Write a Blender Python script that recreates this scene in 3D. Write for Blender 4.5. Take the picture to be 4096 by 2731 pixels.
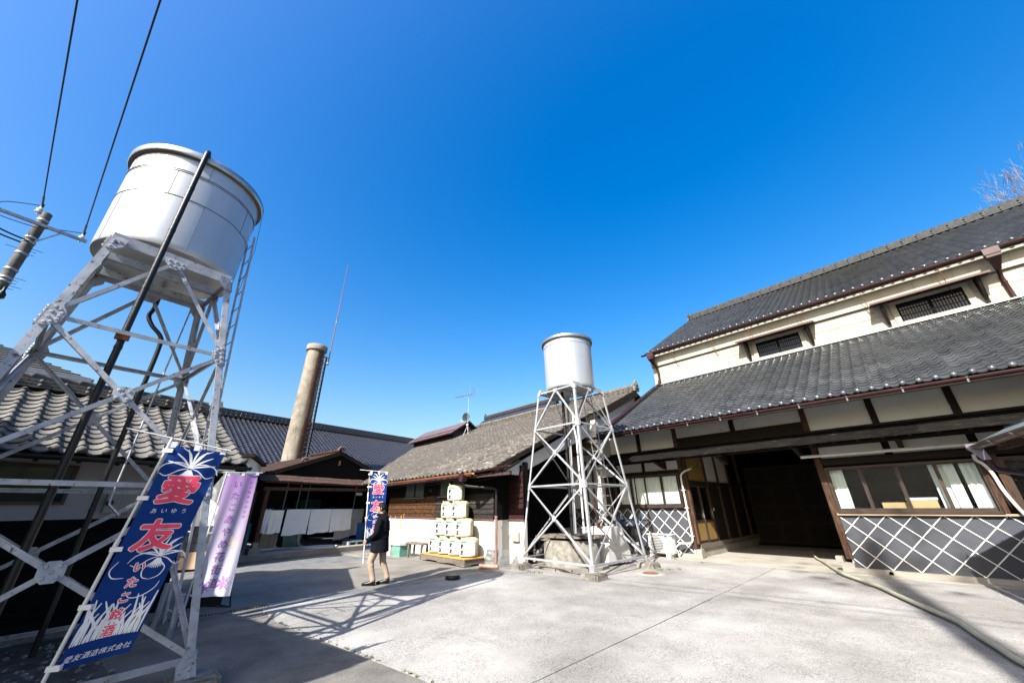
import bpy, bmesh, math, random
import numpy as np
from mathutils import Vector, Matrix
for _o in list(bpy.data.objects): bpy.data.objects.remove(_o)
SC = bpy.context.scene
COL = SC.collection
PI = math.pi
# ---------------------------------------------------------------- camera
CAM_R, CAM_U, CAM_F = ((0.674619, 0.738061, -0.012441), (0.308788, -0.266857, 0.912928), (-0.670477, 0.61972, 0.407931))
cam = bpy.data.cameras.new('camera'); cam_o = bpy.data.objects.new('camera', cam); COL.objects.link(cam_o)
cam.sensor_width = 36; cam.sensor_fit = 'HORIZONTAL'; cam.lens = 12.922; cam.clip_start = 0.05; cam.clip_end = 3000
cam_o.matrix_world = Matrix(((CAM_R[0], CAM_U[0], -CAM_F[0], 0), (CAM_R[1], CAM_U[1], -CAM_F[1], 0), (CAM_R[2], CAM_U[2], -CAM_F[2], 1.6), (0, 0, 0, 1)))
SC.camera = cam_o
EYE = Vector((0, 0, 1.6))
# ---------------------------------------------------------------- sky and sun
SUN = Vector((0.31, -1.13, 1.0)).normalized()
SUN_EL = math.asin(SUN.z); SUN_AZ = math.atan2(SUN.x, SUN.y)
w = bpy.data.worlds.new('World'); SC.world = w; w.use_nodes = True
nt = w.node_tree; nt.nodes.clear()
sky = nt.nodes.new('ShaderNodeTexSky'); sky.sky_type = 'NISHITA'; sky.sun_disc = False
sky.sun_elevation = SUN_EL; sky.sun_rotation = SUN_AZ
sky.altitude = 0; sky.air_density = 1.5; sky.dust_density = 4.0; sky.ozone_density = 3.0
hs = nt.nodes.new('ShaderNodeHueSaturation'); hs.inputs['Saturation'].default_value = 1.6; hs.inputs['Hue'].default_value = 0.51; hs.inputs['Value'].default_value = 1.0
bg = nt.nodes.new('ShaderNodeBackground'); bg.inputs['Strength'].default_value = 0.09
wo = nt.nodes.new('ShaderNodeOutputWorld')
nt.links.new(sky.outputs[0], hs.inputs['Color']); nt.links.new(hs.outputs[0], bg.inputs['Color']); nt.links.new(bg.outputs[0], wo.inputs['Surface'])
sl = bpy.data.lights.new('sun', 'SUN'); sl.energy = 5.0; sl.angle = math.radians(0.53); sl.color = (1.0, 0.96, 0.9)
so = bpy.data.objects.new('sun', sl); COL.objects.link(so); so.location = (3, -12, 30)
so.rotation_euler = SUN.to_track_quat('Z', 'Y').to_euler()
SC.view_settings.view_transform = 'Standard'; SC.view_settings.look = 'None'
SC.view_settings.exposure = 1.6; SC.view_settings.gamma = 1.0; SC.view_settings.use_curve_mapping = False
SC.cycles.max_bounces = 6; SC.cycles.diffuse_bounces = 2; SC.cycles.transparent_max_bounces = 12
# ---------------------------------------------------------------- helpers
WM = {}
def V(*a): return Vector(a)
class MB:
    """collects shapes, then links them as one mesh object"""
    def __init__(s): s.v = []; s.f = []; s.sm = []
    def add(s, vs, fs, smooth=False):
        n = len(s.v); s.v += [tuple(p) for p in vs]
        for f in fs: s.f.append([i + n for i in f]); s.sm.append(smooth)
        return s
    def bx(s, x0, x1, y0, y1, z0, z1, fr=None):
        P = [(x, y, z) for z in (z0, z1) for y in (y0, y1) for x in (x0, x1)]
        if fr: P = [fr(*p) for p in P]
        return s.add(P, [(0, 2, 3, 1), (4, 5, 7, 6), (0, 1, 5, 4), (2, 6, 7, 3), (0, 4, 6, 2), (1, 3, 7, 5)])
    def beam(s, p, q, w, h, side=None):
        p = Vector(p); q = Vector(q); d = (q - p).normalized()
        if side is None: side = d.cross(Vector((0, 0, 1))) if abs(d.z) < .98 else Vector((1, 0, 0))
        a = Vector(side); a = (a - d * a.dot(d)).normalized(); b = d.cross(a)
        P = [c + a * (w / 2 * i) + b * (h / 2 * j) for c in (p, q) for j in (-1, 1) for i in (-1, 1)]
        return s.add(P, [(0, 2, 3, 1), (4, 5, 7, 6), (0, 1, 5, 4), (2, 6, 7, 3), (0, 4, 6, 2), (1, 3, 7, 5)])
    def tube(s, pts, r, n=8, caps=True, smooth=True):
        pts = [Vector(p) for p in pts]; m = len(pts)
        rs = r if isinstance(r, (list, tuple)) else [r] * m
        t = [(pts[min(i + 1, m - 1)] - pts[max(i - 1, 0)]).normalized() for i in range(m)]
        a = t[0].cross(Vector((0, 0, 1)))
        if a.length < .05: a = t[0].cross(Vector((1, 0, 0)))
        a.normalize(); V_ = []
        for i in range(m):
            a = (a - t[i] * a.dot(t[i]))
            if a.length < 1e-5: a = t[i].orthogonal()
            a.normalize(); b = t[i].cross(a)
            for k in range(n):
                an = 2 * PI * k / n
                V_.append(pts[i] + (a * math.cos(an) + b * math.sin(an)) * rs[i])
        F = [(i * n + k, i * n + (k + 1) % n, (i + 1) * n + (k + 1) % n, (i + 1) * n + k) for i in range(m - 1) for k in range(n)]
        s.add(V_, F, smooth)
        if caps: s.add(V_[:n], [tuple(range(n - 1, -1, -1))]); s.add(V_[-n:], [tuple(range(n))])
        return s
    def cyl(s, p, q, r0, r1=None, n=12, caps=True):
        return s.tube([p, q], [r0, r0 if r1 is None else r1], n, caps)
    def lathe(s, c, prof, n=24, smooth=True, ax=None):
        c = Vector(c); V_ = []
        for r, z in prof:
            for k in range(n):
                an = 2 * PI * k / n; p = Vector((r * math.cos(an), r * math.sin(an), z))
                V_.append(c + (ax @ p if ax else p))
        m = len(prof)
        return s.add(V_, [(i * n + k, i * n + (k + 1) % n, (i + 1) * n + (k + 1) % n, (i + 1) * n + k) for i in range(m - 1) for k in range(n)], smooth)
    def sphere(s, c, r, nu=10, nv=6, sc=(1, 1, 1)):
        c = Vector(c); V_ = []
        for j in range(nv + 1):
            th = PI * j / nv
            for k in range(nu):
                an = 2 * PI * k / nu
                V_.append(c + Vector((sc[0] * r * math.sin(th) * math.cos(an), sc[1] * r * math.sin(th) * math.sin(an), -sc[2] * r * math.cos(th))))
        return s.add(V_, [(j * nu + k, j * nu + (k + 1) % nu, (j + 1) * nu + (k + 1) % nu, (j + 1) * nu + k) for j in range(nv) for k in range(nu)], True)
    def prism(s, poly, vec):
        vec = Vector(vec); n = len(poly); P = [Vector(p) for p in poly]
        return s.add(P + [p + vec for p in P], [tuple(range(n - 1, -1, -1)), tuple(range(n, 2 * n))] + [(i, (i + 1) % n, n + (i + 1) % n, n + i) for i in range(n)])
    def mesh(s, name, mat=None, fix=True):
        me = bpy.data.meshes.new(name)
        me.from_pydata(s.v, [], s.f)
        me.polygons.foreach_set('use_smooth', s.sm)
        if mat: me.materials.append(mat)
        if fix:
            b = bmesh.new(); b.from_mesh(me); bmesh.ops.recalc_face_normals(b, faces=b.faces); b.to_mesh(me); b.free()
        me.update(); return me
    def build(s, name, mat, parent=None, label=None, fix=True):
        o = bpy.data.objects.new(name, s.mesh(name, mat, fix)); COL.objects.link(o); attach(o, parent)
        if label: o['label'] = label
        return o
def attach(o, parent, M=None):
    M = M or Matrix.Identity(4)
    if parent is not None:
        o.parent = parent; o.matrix_parent_inverse = WM[parent.name].inverted()
    o.matrix_basis = M; WM[o.name] = M
    return o
def inst(name, me, M, parent=None, label=None):
    o = bpy.data.objects.new(name, me); COL.objects.link(o); attach(o, parent, M)
    if label: o['label'] = label
    return o
def fused(name, mb, mt, parent, voxel=.012, it=6):
    """melt overlapping shapes into one continuous skin"""
    o = bpy.data.objects.new(name, mb.mesh(name, mt)); COL.objects.link(o)
    r = o.modifiers.new('r', 'REMESH'); r.mode = 'VOXEL'; r.voxel_size = voxel; r.use_smooth_shade = True
    if it: q = o.modifiers.new('q', 'SMOOTH'); q.iterations = it; q.factor = .5
    dg = bpy.context.evaluated_depsgraph_get(); dg.update(); m2 = bpy.data.meshes.new_from_object(o.evaluated_get(dg)); bpy.data.objects.remove(o); m2.name = name
    m2.materials.clear(); m2.materials.append(mt); m2.polygons.foreach_set('use_smooth', [True] * len(m2.polygons))
    q = bpy.data.objects.new(name, m2); COL.objects.link(q); attach(q, parent); return q
def tag(o, label, cat, group=None):
    o['label'] = label; o['category'] = cat
    if group: o['group'] = group
    return o
def thing(name, label, cat, loc=(0, 0, 0), group=None):
    o = bpy.data.objects.new(name, None); o.empty_display_size = .2; COL.objects.link(o)
    M = Matrix.Translation(Vector(loc)); o.matrix_basis = M; WM[o.name] = M
    return tag(o, label, cat, group)
def struct(o, kind='structure'): o['kind'] = kind; return o
def dup(root, loc, label):
    """copy a thing with its parts and sub-parts to another base point"""
    r = root.copy(); COL.objects.link(r); r.location = loc; r['label'] = label
    for ch in list(root.children):
        c = ch.copy(); COL.objects.link(c); c.parent = r; c.matrix_parent_inverse = ch.matrix_parent_inverse
        for g in list(ch.children):
            d = g.copy(); COL.objects.link(d); d.parent = c; d.matrix_parent_inverse = g.matrix_parent_inverse
    return r
def frame(o, ex, ey, ez=(0, 0, 1)):
    o = Vector(o); ex = Vector(ex); ey = Vector(ey); ez = Vector(ez)
    return lambda a, b, c=0: o + ex * a + ey * b + ez * c
def mframe(o, ex, ey, ez):
    return Matrix(((ex[0], ey[0], ez[0], o[0]), (ex[1], ey[1], ez[1], o[1]), (ex[2], ey[2], ez[2], o[2]), (0, 0, 0, 1)))
def arc(c, r, a0, a1, n, ex, ey):
    c = Vector(c); ex = Vector(ex); ey = Vector(ey)
    return [c + ex * (r * math.cos(a0 + (a1 - a0) * i / n)) + ey * (r * math.sin(a0 + (a1 - a0) * i / n)) for i in range(n + 1)]
def smooth_path(pts, n=6):
    """Catmull-Rom through points"""
    P = [Vector(p) for p in pts]; P = [P[0] * 2 - P[1]] + P + [P[-1] * 2 - P[-2]]; out = []
    for i in range(1, len(P) - 2):
        for k in range(n):
            t = k / n; a, b, c, d = P[i - 1], P[i], P[i + 1], P[i + 2]
            out.append(.5 * ((2 * b) + (c - a) * t + (2 * a - 5 * b + 4 * c - d) * t * t + (3 * b - a - 3 * c + d) * t ** 3))
    out.append(P[-2]); return out
# ---------------------------------------------------------------- materials
def nd(nt, kind, **kw):
    n = nt.nodes.new(kind)
    for k, v in kw.items():
        if k in n.inputs: n.inputs[k].default_value = v
        else: setattr(n, k, v)
    return n
MATS = {}
ALB = .62
def mat(name, col, col2=None, scale=3.0, rough=.6, metal=0.0, bump=0.0, bscale=None, stretch=(1, 1, 1), rand=0.0, contrast=(.35, .65), k=None,
        col3=None, scale3=1.0, c3=(.55, .75), spec=.3, coat=0.0, obj=False, detail=6, rvar=0.0, streak=None):
    m = bpy.data.materials.new(name); m.use_nodes = True; MATS[name] = m
    t = m.node_tree; L = t.links.new; b = t.nodes['Principled BSDF']
    b.inputs['Roughness'].default_value = rough; b.inputs['Metallic'].default_value = metal
    b.inputs['Specular IOR Level'].default_value = spec; b.inputs['Coat Weight'].default_value = coat
    if obj: src = nd(t, 'ShaderNodeTexCoord').outputs['Object']
    else: src = nd(t, 'ShaderNodeNewGeometry').outputs['Position']
    mp = nd(t, 'ShaderNodeMapping'); mp.inputs['Scale'].default_value = stretch; L(src, mp.inputs[0]); src = mp.outputs[0]
    k = ALB if k is None else k; c4 = lambda c: (c[0] * k, c[1] * k, c[2] * k, 1)
    cur = None
    if col2 is not None:
        n = nd(t, 'ShaderNodeTexNoise', Scale=scale, Detail=detail, Roughness=.6); L(src, n.inputs['Vector'])
        r = nd(t, 'ShaderNodeValToRGB'); r.color_ramp.elements[0].position = contrast[0]; r.color_ramp.elements[1].position = contrast[1]
        r.color_ramp.elements[0].color = c4(col); r.color_ramp.elements[1].color = c4(col2)
        L(n.outputs[0], r.inputs[0]); cur = r.outputs[0]
        if rvar:
            mr = nd(t, 'ShaderNodeMapRange'); mr.inputs[3].default_value = rough - rvar; mr.inputs[4].default_value = rough + rvar
            L(n.outputs[0], mr.inputs[0]); L(mr.outputs[0], b.inputs['Roughness'])
    if col3 is not None:
        n = nd(t, 'ShaderNodeTexNoise', Scale=scale3, Detail=8, Roughness=.7); L(src, n.inputs['Vector'])
        r = nd(t, 'ShaderNodeMapRange'); r.inputs[1].default_value = c3[0]; r.inputs[2].default_value = c3[1]
        L(n.outputs[0], r.inputs[0])
        mx = nd(t, 'ShaderNodeMix', data_type='RGBA'); L(r.outputs[0], mx.inputs[0])
        if cur: L(cur, mx.inputs[6])
        else: mx.inputs[6].default_value = c4(col)
        mx.inputs[7].default_value = c4(col3); cur = mx.outputs[2]
    if rand:
        oi = nd(t, 'ShaderNodeObjectInfo'); h = nd(t, 'ShaderNodeHueSaturation')
        mr = nd(t, 'ShaderNodeMapRange'); mr.inputs[3].default_value = 1 - rand; mr.inputs[4].default_value = 1 + rand
        L(oi.outputs['Random'], mr.inputs[0]); L(mr.outputs[0], h.inputs['Value'])
        if cur: L(cur, h.inputs['Color'])
        else: h.inputs['Color'].default_value = c4(col)
        cur = h.outputs[0]
    if cur: L(cur, b.inputs['Base Color'])
    else: b.inputs['Base Color'].default_value = c4(col)
    if bump:
        n = nd(t, 'ShaderNodeTexNoise', Scale=bscale or scale * 6, Detail=5); L(src, n.inputs['Vector'])
        bp = nd(t, 'ShaderNodeBump', Strength=bump, Distance=.02); L(n.outputs[0], bp.inputs['Height']); L(bp.outputs[0], b.inputs['Normal'])
    return m
def glass(name, tint, refl=.035, rough=.0, wave=0.0):
    """thin pane: tinted see-through with an angle-dependent reflection"""
    m = bpy.data.materials.new(name); m.use_nodes = True; t = m.node_tree; t.nodes.clear(); L = t.links.new
    tr = nd(t, 'ShaderNodeBsdfTransparent', Color=(*tint, 1)); gl = nd(t, 'ShaderNodeBsdfGlossy', Roughness=rough, Color=(1, 1, 1, 1))
    lw = nd(t, 'ShaderNodeLayerWeight', Blend=.5); pw = nd(t, 'ShaderNodeMath', operation='POWER'); pw.inputs[1].default_value = 4.0; L(lw.outputs['Facing'], pw.inputs[0])
    ma = nd(t, 'ShaderNodeMath', operation='MULTIPLY_ADD'); ma.inputs[1].default_value = .6; ma.inputs[2].default_value = refl; L(pw.outputs[0], ma.inputs[0])
    mx = nd(t, 'ShaderNodeMixShader'); o = nd(t, 'ShaderNodeOutputMaterial')
    if wave:
        g = nd(t, 'ShaderNodeNewGeometry'); n = nd(t, 'ShaderNodeTexVoronoi', Scale=90); L(g.outputs['Position'], n.inputs['Vector'])
        bp = nd(t, 'ShaderNodeBump', Strength=wave, Distance=.01); L(n.outputs[0], bp.inputs['Height']); L(bp.outputs[0], gl.inputs['Normal'])
    L(ma.outputs[0], mx.inputs[0]); L(tr.outputs[0], mx.inputs[1]); L(gl.outputs[0], mx.inputs[2]); L(mx.outputs[0], o.inputs[0])
    MATS[name] = m; return m
def lichen(name, base, base2, spot, rand, sc=9.0, th=(.6, .68), rough=.8):
    """weathered tile: grey clay with pale lichen blotches"""
    return mat(name, base, base2, scale=2.2, rough=rough, bump=.25, bscale=40, rand=rand, col3=spot, scale3=sc, c3=th)
M_CONC = None
def concrete_yard():
    m = bpy.data.materials.new('yard_concrete'); m.use_nodes = True; t = m.node_tree; L = t.links.new; b = t.nodes['Principled BSDF']
    g = nd(t, 'ShaderNodeNewGeometry').outputs['Position']
    n1 = nd(t, 'ShaderNodeTexNoise', Scale=.55, Detail=9, Roughness=.65); L(g, n1.inputs['Vector'])
    r1 = nd(t, 'ShaderNodeValToRGB'); e = r1.color_ramp.elements; e[0].position = .33; e[0].color = (.19, .18, .165, 1); e[1].position = .62; e[1].color = (.33, .32, .30, 1); L(n1.outputs[0], r1.inputs[0])
    # coarse aggregate: dark and pale stones in the cement
    vo = nd(t, 'ShaderNodeTexVoronoi', Scale=88.0); L(g, vo.inputs['Vector'])
    hsv = nd(t, 'ShaderNodeSeparateColor'); L(vo.outputs['Color'], hsv.inputs[0])
    st = nd(t, 'ShaderNodeMapRange'); st.inputs[1].default_value = .55; st.inputs[2].default_value = 1.0; st.inputs[3].default_value = 1.0; st.inputs[4].default_value = .42; L(hsv.outputs[0], st.inputs[0])
    n2 = nd(t, 'ShaderNodeTexNoise', Scale=1.6, Detail=4); L(g, n2.inputs['Vector'])
    wn = nd(t, 'ShaderNodeMapRange'); wn.inputs[1].default_value = .28; wn.inputs[2].default_value = .55; L(n2.outputs[0], wn.inputs[0])
    mx = nd(t, 'ShaderNodeMix', data_type='FLOAT'); L(wn.outputs[0], mx.inputs[0]); mx.inputs[2].default_value = 1.0; L(st.outputs[0], mx.inputs[3])
    mul = nd(t, 'ShaderNodeVectorMath', operation='SCALE'); L(r1.outputs[0], mul.inputs[0]); L(mx.outputs[0], mul.inputs['Scale'])
    n3 = nd(t, 'ShaderNodeTexNoise', Scale=120, Detail=3); L(g, n3.inputs['Vector'])
    r3 = nd(t, 'ShaderNodeMapRange'); r3.inputs[1].default_value = .3; r3.inputs[2].default_value = .7; r3.inputs[3].default_value = .72; r3.inputs[4].default_value = 1.2; L(n3.outputs[0], r3.inputs[0])
    m2 = nd(t, 'ShaderNodeVectorMath', operation='SCALE'); L(mul.outputs[0], m2.inputs[0]); L(r3.outputs[0], m2.inputs['Scale'])
    # damp stain patches
    n4 = nd(t, 'ShaderNodeTexNoise', Scale=.9, Detail=6, Roughness=.7, Distortion=.6); L(g, n4.inputs['Vector'])
    r4 = nd(t, 'ShaderNodeMapRange'); r4.inputs[1].default_value = .58; r4.inputs[2].default_value = .72; r4.inputs[3].default_value = 1; r4.inputs[4].default_value = .72; L(n4.outputs[0], r4.inputs[0])
    m3 = nd(t, 'ShaderNodeVectorMath', operation='SCALE'); L(m2.outputs[0], m3.inputs[0]); L(r4.outputs[0], m3.inputs['Scale'])
    # broad worn tracks and dark oil spots
    n5 = nd(t, 'ShaderNodeTexNoise', Scale=.22, Detail=5, Roughness=.6, Distortion=1.2); L(g, n5.inputs['Vector']); r5 = nd(t, 'ShaderNodeMapRange'); r5.inputs[1].default_value = .38; r5.inputs[2].default_value = .66; r5.inputs[3].default_value = .80; r5.inputs[4].default_value = 1.04; L(n5.outputs[0], r5.inputs[0])
    n6 = nd(t, 'ShaderNodeTexNoise', Scale=3.2, Detail=4, Roughness=.5); L(g, n6.inputs['Vector']); r6 = nd(t, 'ShaderNodeMapRange'); r6.inputs[1].default_value = .70; r6.inputs[2].default_value = .78; r6.inputs[3].default_value = 1; r6.inputs[4].default_value = .55; L(n6.outputs[0], r6.inputs[0])
    oi = nd(t, 'ShaderNodeObjectInfo'); r7 = nd(t, 'ShaderNodeMapRange'); r7.inputs[3].default_value = .93; r7.inputs[4].default_value = 1.03; L(oi.outputs['Random'], r7.inputs[0])
    for r_ in (r5, r6, r7): m4 = nd(t, 'ShaderNodeVectorMath', operation='SCALE'); L(m3.outputs[0], m4.inputs[0]); L(r_.outputs[0], m4.inputs['Scale']); m3 = m4
    L(m3.outputs[0], b.inputs['Base Color']); b.inputs['Roughness'].default_value = .85; b.inputs['Specular IOR Level'].default_value = .25
    bp = nd(t, 'ShaderNodeBump', Strength=.5, Distance=.012); L(st.outputs[0], bp.inputs['Height']); L(bp.outputs[0], b.inputs['Normal'])
    return m
m_yard = concrete_yard()
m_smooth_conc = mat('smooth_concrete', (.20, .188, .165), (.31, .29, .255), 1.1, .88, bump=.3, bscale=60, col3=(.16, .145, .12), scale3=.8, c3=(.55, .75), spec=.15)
m_asphalt = mat('asphalt', (.15, .155, .165), (.24, .24, .245), 2.5, .92, bump=.4, bscale=90, col3=(.10, .10, .105), scale3=70, c3=(.55, .6), spec=.15)
m_soil = mat('bare_soil', (.05, .045, .04), (.12, .105, .09), 5, .95, bump=.6, bscale=30)
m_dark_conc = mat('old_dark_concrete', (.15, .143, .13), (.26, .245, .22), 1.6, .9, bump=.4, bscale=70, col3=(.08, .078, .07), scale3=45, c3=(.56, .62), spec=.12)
m_apron = mat('apron_concrete', (.36, .33, .28), (.46, .43, .38), 1.3, .85, bump=.2, bscale=50, col3=(.28, .25, .2), scale3=.9)
m_old_conc = mat('mossy_concrete', (.16, .145, .12), (.33, .31, .27), 4, .9, bump=.5, bscale=35, col3=(.08, .075, .06), scale3=7, c3=(.5, .7))
m_silver = mat('aluminium_paint', (.60, .62, .65), (.72, .73, .76), 3, .45, .25, bump=.03, bscale=60, col3=(.30, .22, .18), scale3=13, c3=(.62, .70), k=.43)
m_silver_old = mat('chipped_aluminium_paint', (.46, .48, .52), (.70, .72, .77), 7, .5, .25, bump=.06, bscale=70, col3=(.10, .06, .042), scale3=15, c3=(.585, .65), k=.5)
m_tank = mat('tank_sheet', (.62, .64, .67), (.78, .79, .81), 1.5, .36, .5, rvar=.06, bump=.02, bscale=30, k=.56, stretch=(1, 1, .3), col3=(.34, .28, .21), scale3=3.4, c3=(.64, .80))
m_tank_rim = mat('galvanised_rim', (.5, .53, .57), (.66, .68, .7), 8, .3, .85)
m_seam = mat('dark_seam', (.1, .1, .11), rough=.7)
m_black_lag = mat('black_pipe_lagging', (.006, .006, .007), (.014, .014, .016), 12, .4, bump=.12, bscale=25)
m_pvc_grey = mat('grey_pvc', (.32, .35, .38), (.4, .43, .46), 6, .4)
m_pvc_white = mat('white_pvc', (.68, .67, .64), (.8, .79, .77), 5, .4)
m_galv = mat('galvanised_steel', (.42, .44, .46), (.6, .62, .64), 14, .45, .7)
m_tile_dark = mat('glazed_black_tile', (.042, .046, .050), (.078, .083, .088), 1.6, .40, rand=.24, bump=.08, bscale=30, spec=.4, col3=(.15, .15, .135), scale3=5, c3=(.57, .8), rvar=.06)
m_tile_left = lichen('weathered_grey_tile', (.10, .097, .09), (.165, .158, .145), (.23, .205, .165), .16, 7.0, (.58, .74))
m_tile_mid = lichen('old_lichened_tile', (.105, .096, .084), (.165, .15, .13), (.42, .35, .25), .28, 7.0, (.575, .64))
m_tile_blue = mat('black_ceramic_tile', (.022, .024, .033), (.04, .042, .055), 2, .38, rand=.15, spec=.6)
m_knob = mat('tile_knob_glaze', (.07, .075, .085), (.11, .115, .125), 9, .24, spec=.6)
m_ridge = mat('ridge_tile_grey', (.045, .047, .047), (.075, .078, .078), 4, .6, spec=.15)
m_deck = mat('roof_deck_wood', (.012, .009, .008), rough=.95, spec=.05)
m_plaster_cream = mat('cream_plaster', (.50, .46, .38), (.60, .57, .49), 1.0, .9, bump=.1, bscale=25, col3=(.33, .26, .17), scale3=1.8, c3=(.55, .8), k=.52, stretch=(2.2, 2.2, .35))
m_plaster_shaded = mat('shaded_white_plaster', (.40, .39, .40), (.48, .47, .47), 1.3, .9, bump=.1, bscale=30, col3=(.3, .27, .23), scale3=2.5, c3=(.6, .85), k=.6)  # white plaster darkened in colour to carry the shade on the left house wall
m_plaster_white = mat('white_plaster', (.66, .65, .62), (.76, .75, .72), 1.3, .9, bump=.12, bscale=30, col3=(.5, .47, .41), scale3=2.5, c3=(.62, .85))
m_wall_white = mat('bright_white_render', (.76, .745, .70), (.82, .81, .77), .8, .9, bump=.1, bscale=50, k=.75)
m_wall_cream2 = mat('cream_render', (.62, .59, .52), (.69, .66, .6), 1.0, .9, bump=.1, bscale=40)
m_wood_dark = mat('dark_brown_timber', (.012, .0085, .0065), (.028, .02, .015), 5, .8, bump=.25, bscale=18, stretch=(1, 1, 6), spec=.15)
m_wood_post = mat('weathered_post', (.035, .02, .013), (.12, .066, .04), 7, .8, bump=.3, bscale=14, stretch=(6, 6, .8), spec=.15)
m_wood_char = mat('charred_board', (.02, .015, .013), (.06, .05, .044), 4, .75, bump=.35, bscale=12, stretch=(1.2, 8, 8), rand=.4, spec=.2)
m_wood_amber = mat('scorched_amber_board', (.022, .012, .008), (.22, .09, .025), 6, .65, bump=.3, bscale=12, stretch=(1.3, 7, 11), rand=.25, contrast=(.44, .68), spec=.2)
m_wood_red = mat('reddish_board', (.022, .009, .008), (.05, .018, .015), 4, .75, bump=.3, bscale=12, stretch=(1.2, 8, 8), rand=.3, spec=.15)
m_wood_black = mat('black_board', (.005, .0042, .004), (.013, .011, .01), 4, .9, bump=.35, bscale=12, stretch=(2, 2, 9), rand=.3, spec=.08)
m_wood_grey = mat('greyed_timber', (.12, .1, .085), (.26, .225, .19), 6, .85, bump=.35, bscale=16, stretch=(1.5, 7, 7))
m_wood_raw = mat('pale_timber', (.5, .33, .17), (.62, .43, .24), 6, .75, stretch=(1, 6, 6))
m_pent = mat('pent_roof_sheet', (.008, .0075, .0075), (.018, .017, .016), 4, .95, bump=.4, bscale=14, stretch=(.7, 3, 3), rand=.25, col3=(.13, .09, .055), scale3=5, c3=(.60, .70), spec=0)
m_namako = mat('namako_slate', (.068, .073, .088), (.088, .094, .11), 2, .75, bump=.06, bscale=60, rand=.14, spec=.2, col3=(.13, .115, .09), scale3=2.2, c3=(.62, .85))
m_joint = mat('white_lime_joint', (.62, .60, .56), (.80, .79, .76), 5, .85, bump=.2, bscale=60, k=.75)
m_gutter = mat('maroon_gutter', (.04, .014, .016), (.07, .024, .026), 3, .38, rvar=.1)
m_hood = mat('dark_copper_sheet', (.07, .03, .022), (.12, .05, .035), 5, .5)
m_gutter_br = mat('brown_gutter', (.12, .065, .05), (.2, .115, .085), 4, .45)
m_copper = mat('copper_gutter', (.36, .13, .06), (.46, .19, .1), 5, .45, .3, col3=(.12, .05, .035), scale3=7, c3=(.6, .75))
m_rust = mat('rusty_iron', (.16, .06, .03), (.34, .14, .07), 8, .8, .2, bump=.3)
m_alu_brown = mat('bronze_aluminium_frame', (.055, .038, .03), (.08, .058, .045), 5, .45, .3)
m_curtain = mat('white_curtain', (.70, .69, .64), (.8, .79, .75), 3, .9, k=.9)
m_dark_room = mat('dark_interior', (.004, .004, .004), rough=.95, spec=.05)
m_ochre = mat('ochre_plaster', (.26, .17, .045), (.32, .215, .07), 2, .9, spec=.1)
m_glass = glass('window_glass', (.92, .95, .94)); m_frost = glass('textured_glass', (.90, .94, .94), refl=.010, rough=.10, wave=.4)
m_steel_white = mat('white_enamel', (.78, .78, .76), (.83, .83, .82), 3, .35)
def translucent(m, amount):
    q = m.node_tree; b = q.nodes['Principled BSDF']; tr = nd(q, 'ShaderNodeBsdfTranslucent'); mx = nd(q, 'ShaderNodeMixShader'); mx.inputs[0].default_value = amount
    if b.inputs['Base Color'].links: q.links.new(b.inputs['Base Color'].links[0].from_socket, tr.inputs[0])
    else: tr.inputs[0].default_value = b.inputs['Base Color'].default_value
    o = [n for n in q.nodes if n.type == 'OUTPUT_MATERIAL'][0]; q.links.new(b.outputs[0], mx.inputs[1]); q.links.new(tr.outputs[0], mx.inputs[2]); q.links.new(mx.outputs[0], o.inputs[0]); return m
m_black = mat('black_plastic', (.012, .012, .013), rough=.45)
m_white_print = mat('white_print', (.78, .80, .84), rough=.85)
# ---------------------------------------------------------------- shared builders
def tile_mesh(name, mt, w=.27, L=.285, roll=.036, pan=.024, th=.026, lift=.034):
    """one S-profile clay roof tile; origin at its lower left corner, x across, y up the slope"""
    ts = [0, .16, .33, .5, .66, .74, .83, .92, 1.0]
    def z(t): return -pan * math.sin(PI * t / .66) if t < .66 else roll * math.sin(PI * (t - .66) / .34)
    lo = [(t * w * 1.02, 0, z(t) + lift) for t in ts]; hi = [(t * w * 1.02, L, z(t)) for t in ts]; un = [(x, y, q - th) for x, y, q in lo]
    n = len(ts); b = MB()
    b.add(lo + hi, [(i, i + 1, n + i + 1, n + i) for i in range(n - 1)], True)
    b.add(lo + un, [(n + i, n + i + 1, i + 1, i) for i in range(n - 1)], False)
    b.add([lo[-1], hi[-1], (hi[-1][0], L, -.02), (lo[-1][0], 0, -.0)], [(0, 3, 2, 1)], False)
    return b.mesh(name, mt, fix=False)
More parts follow.
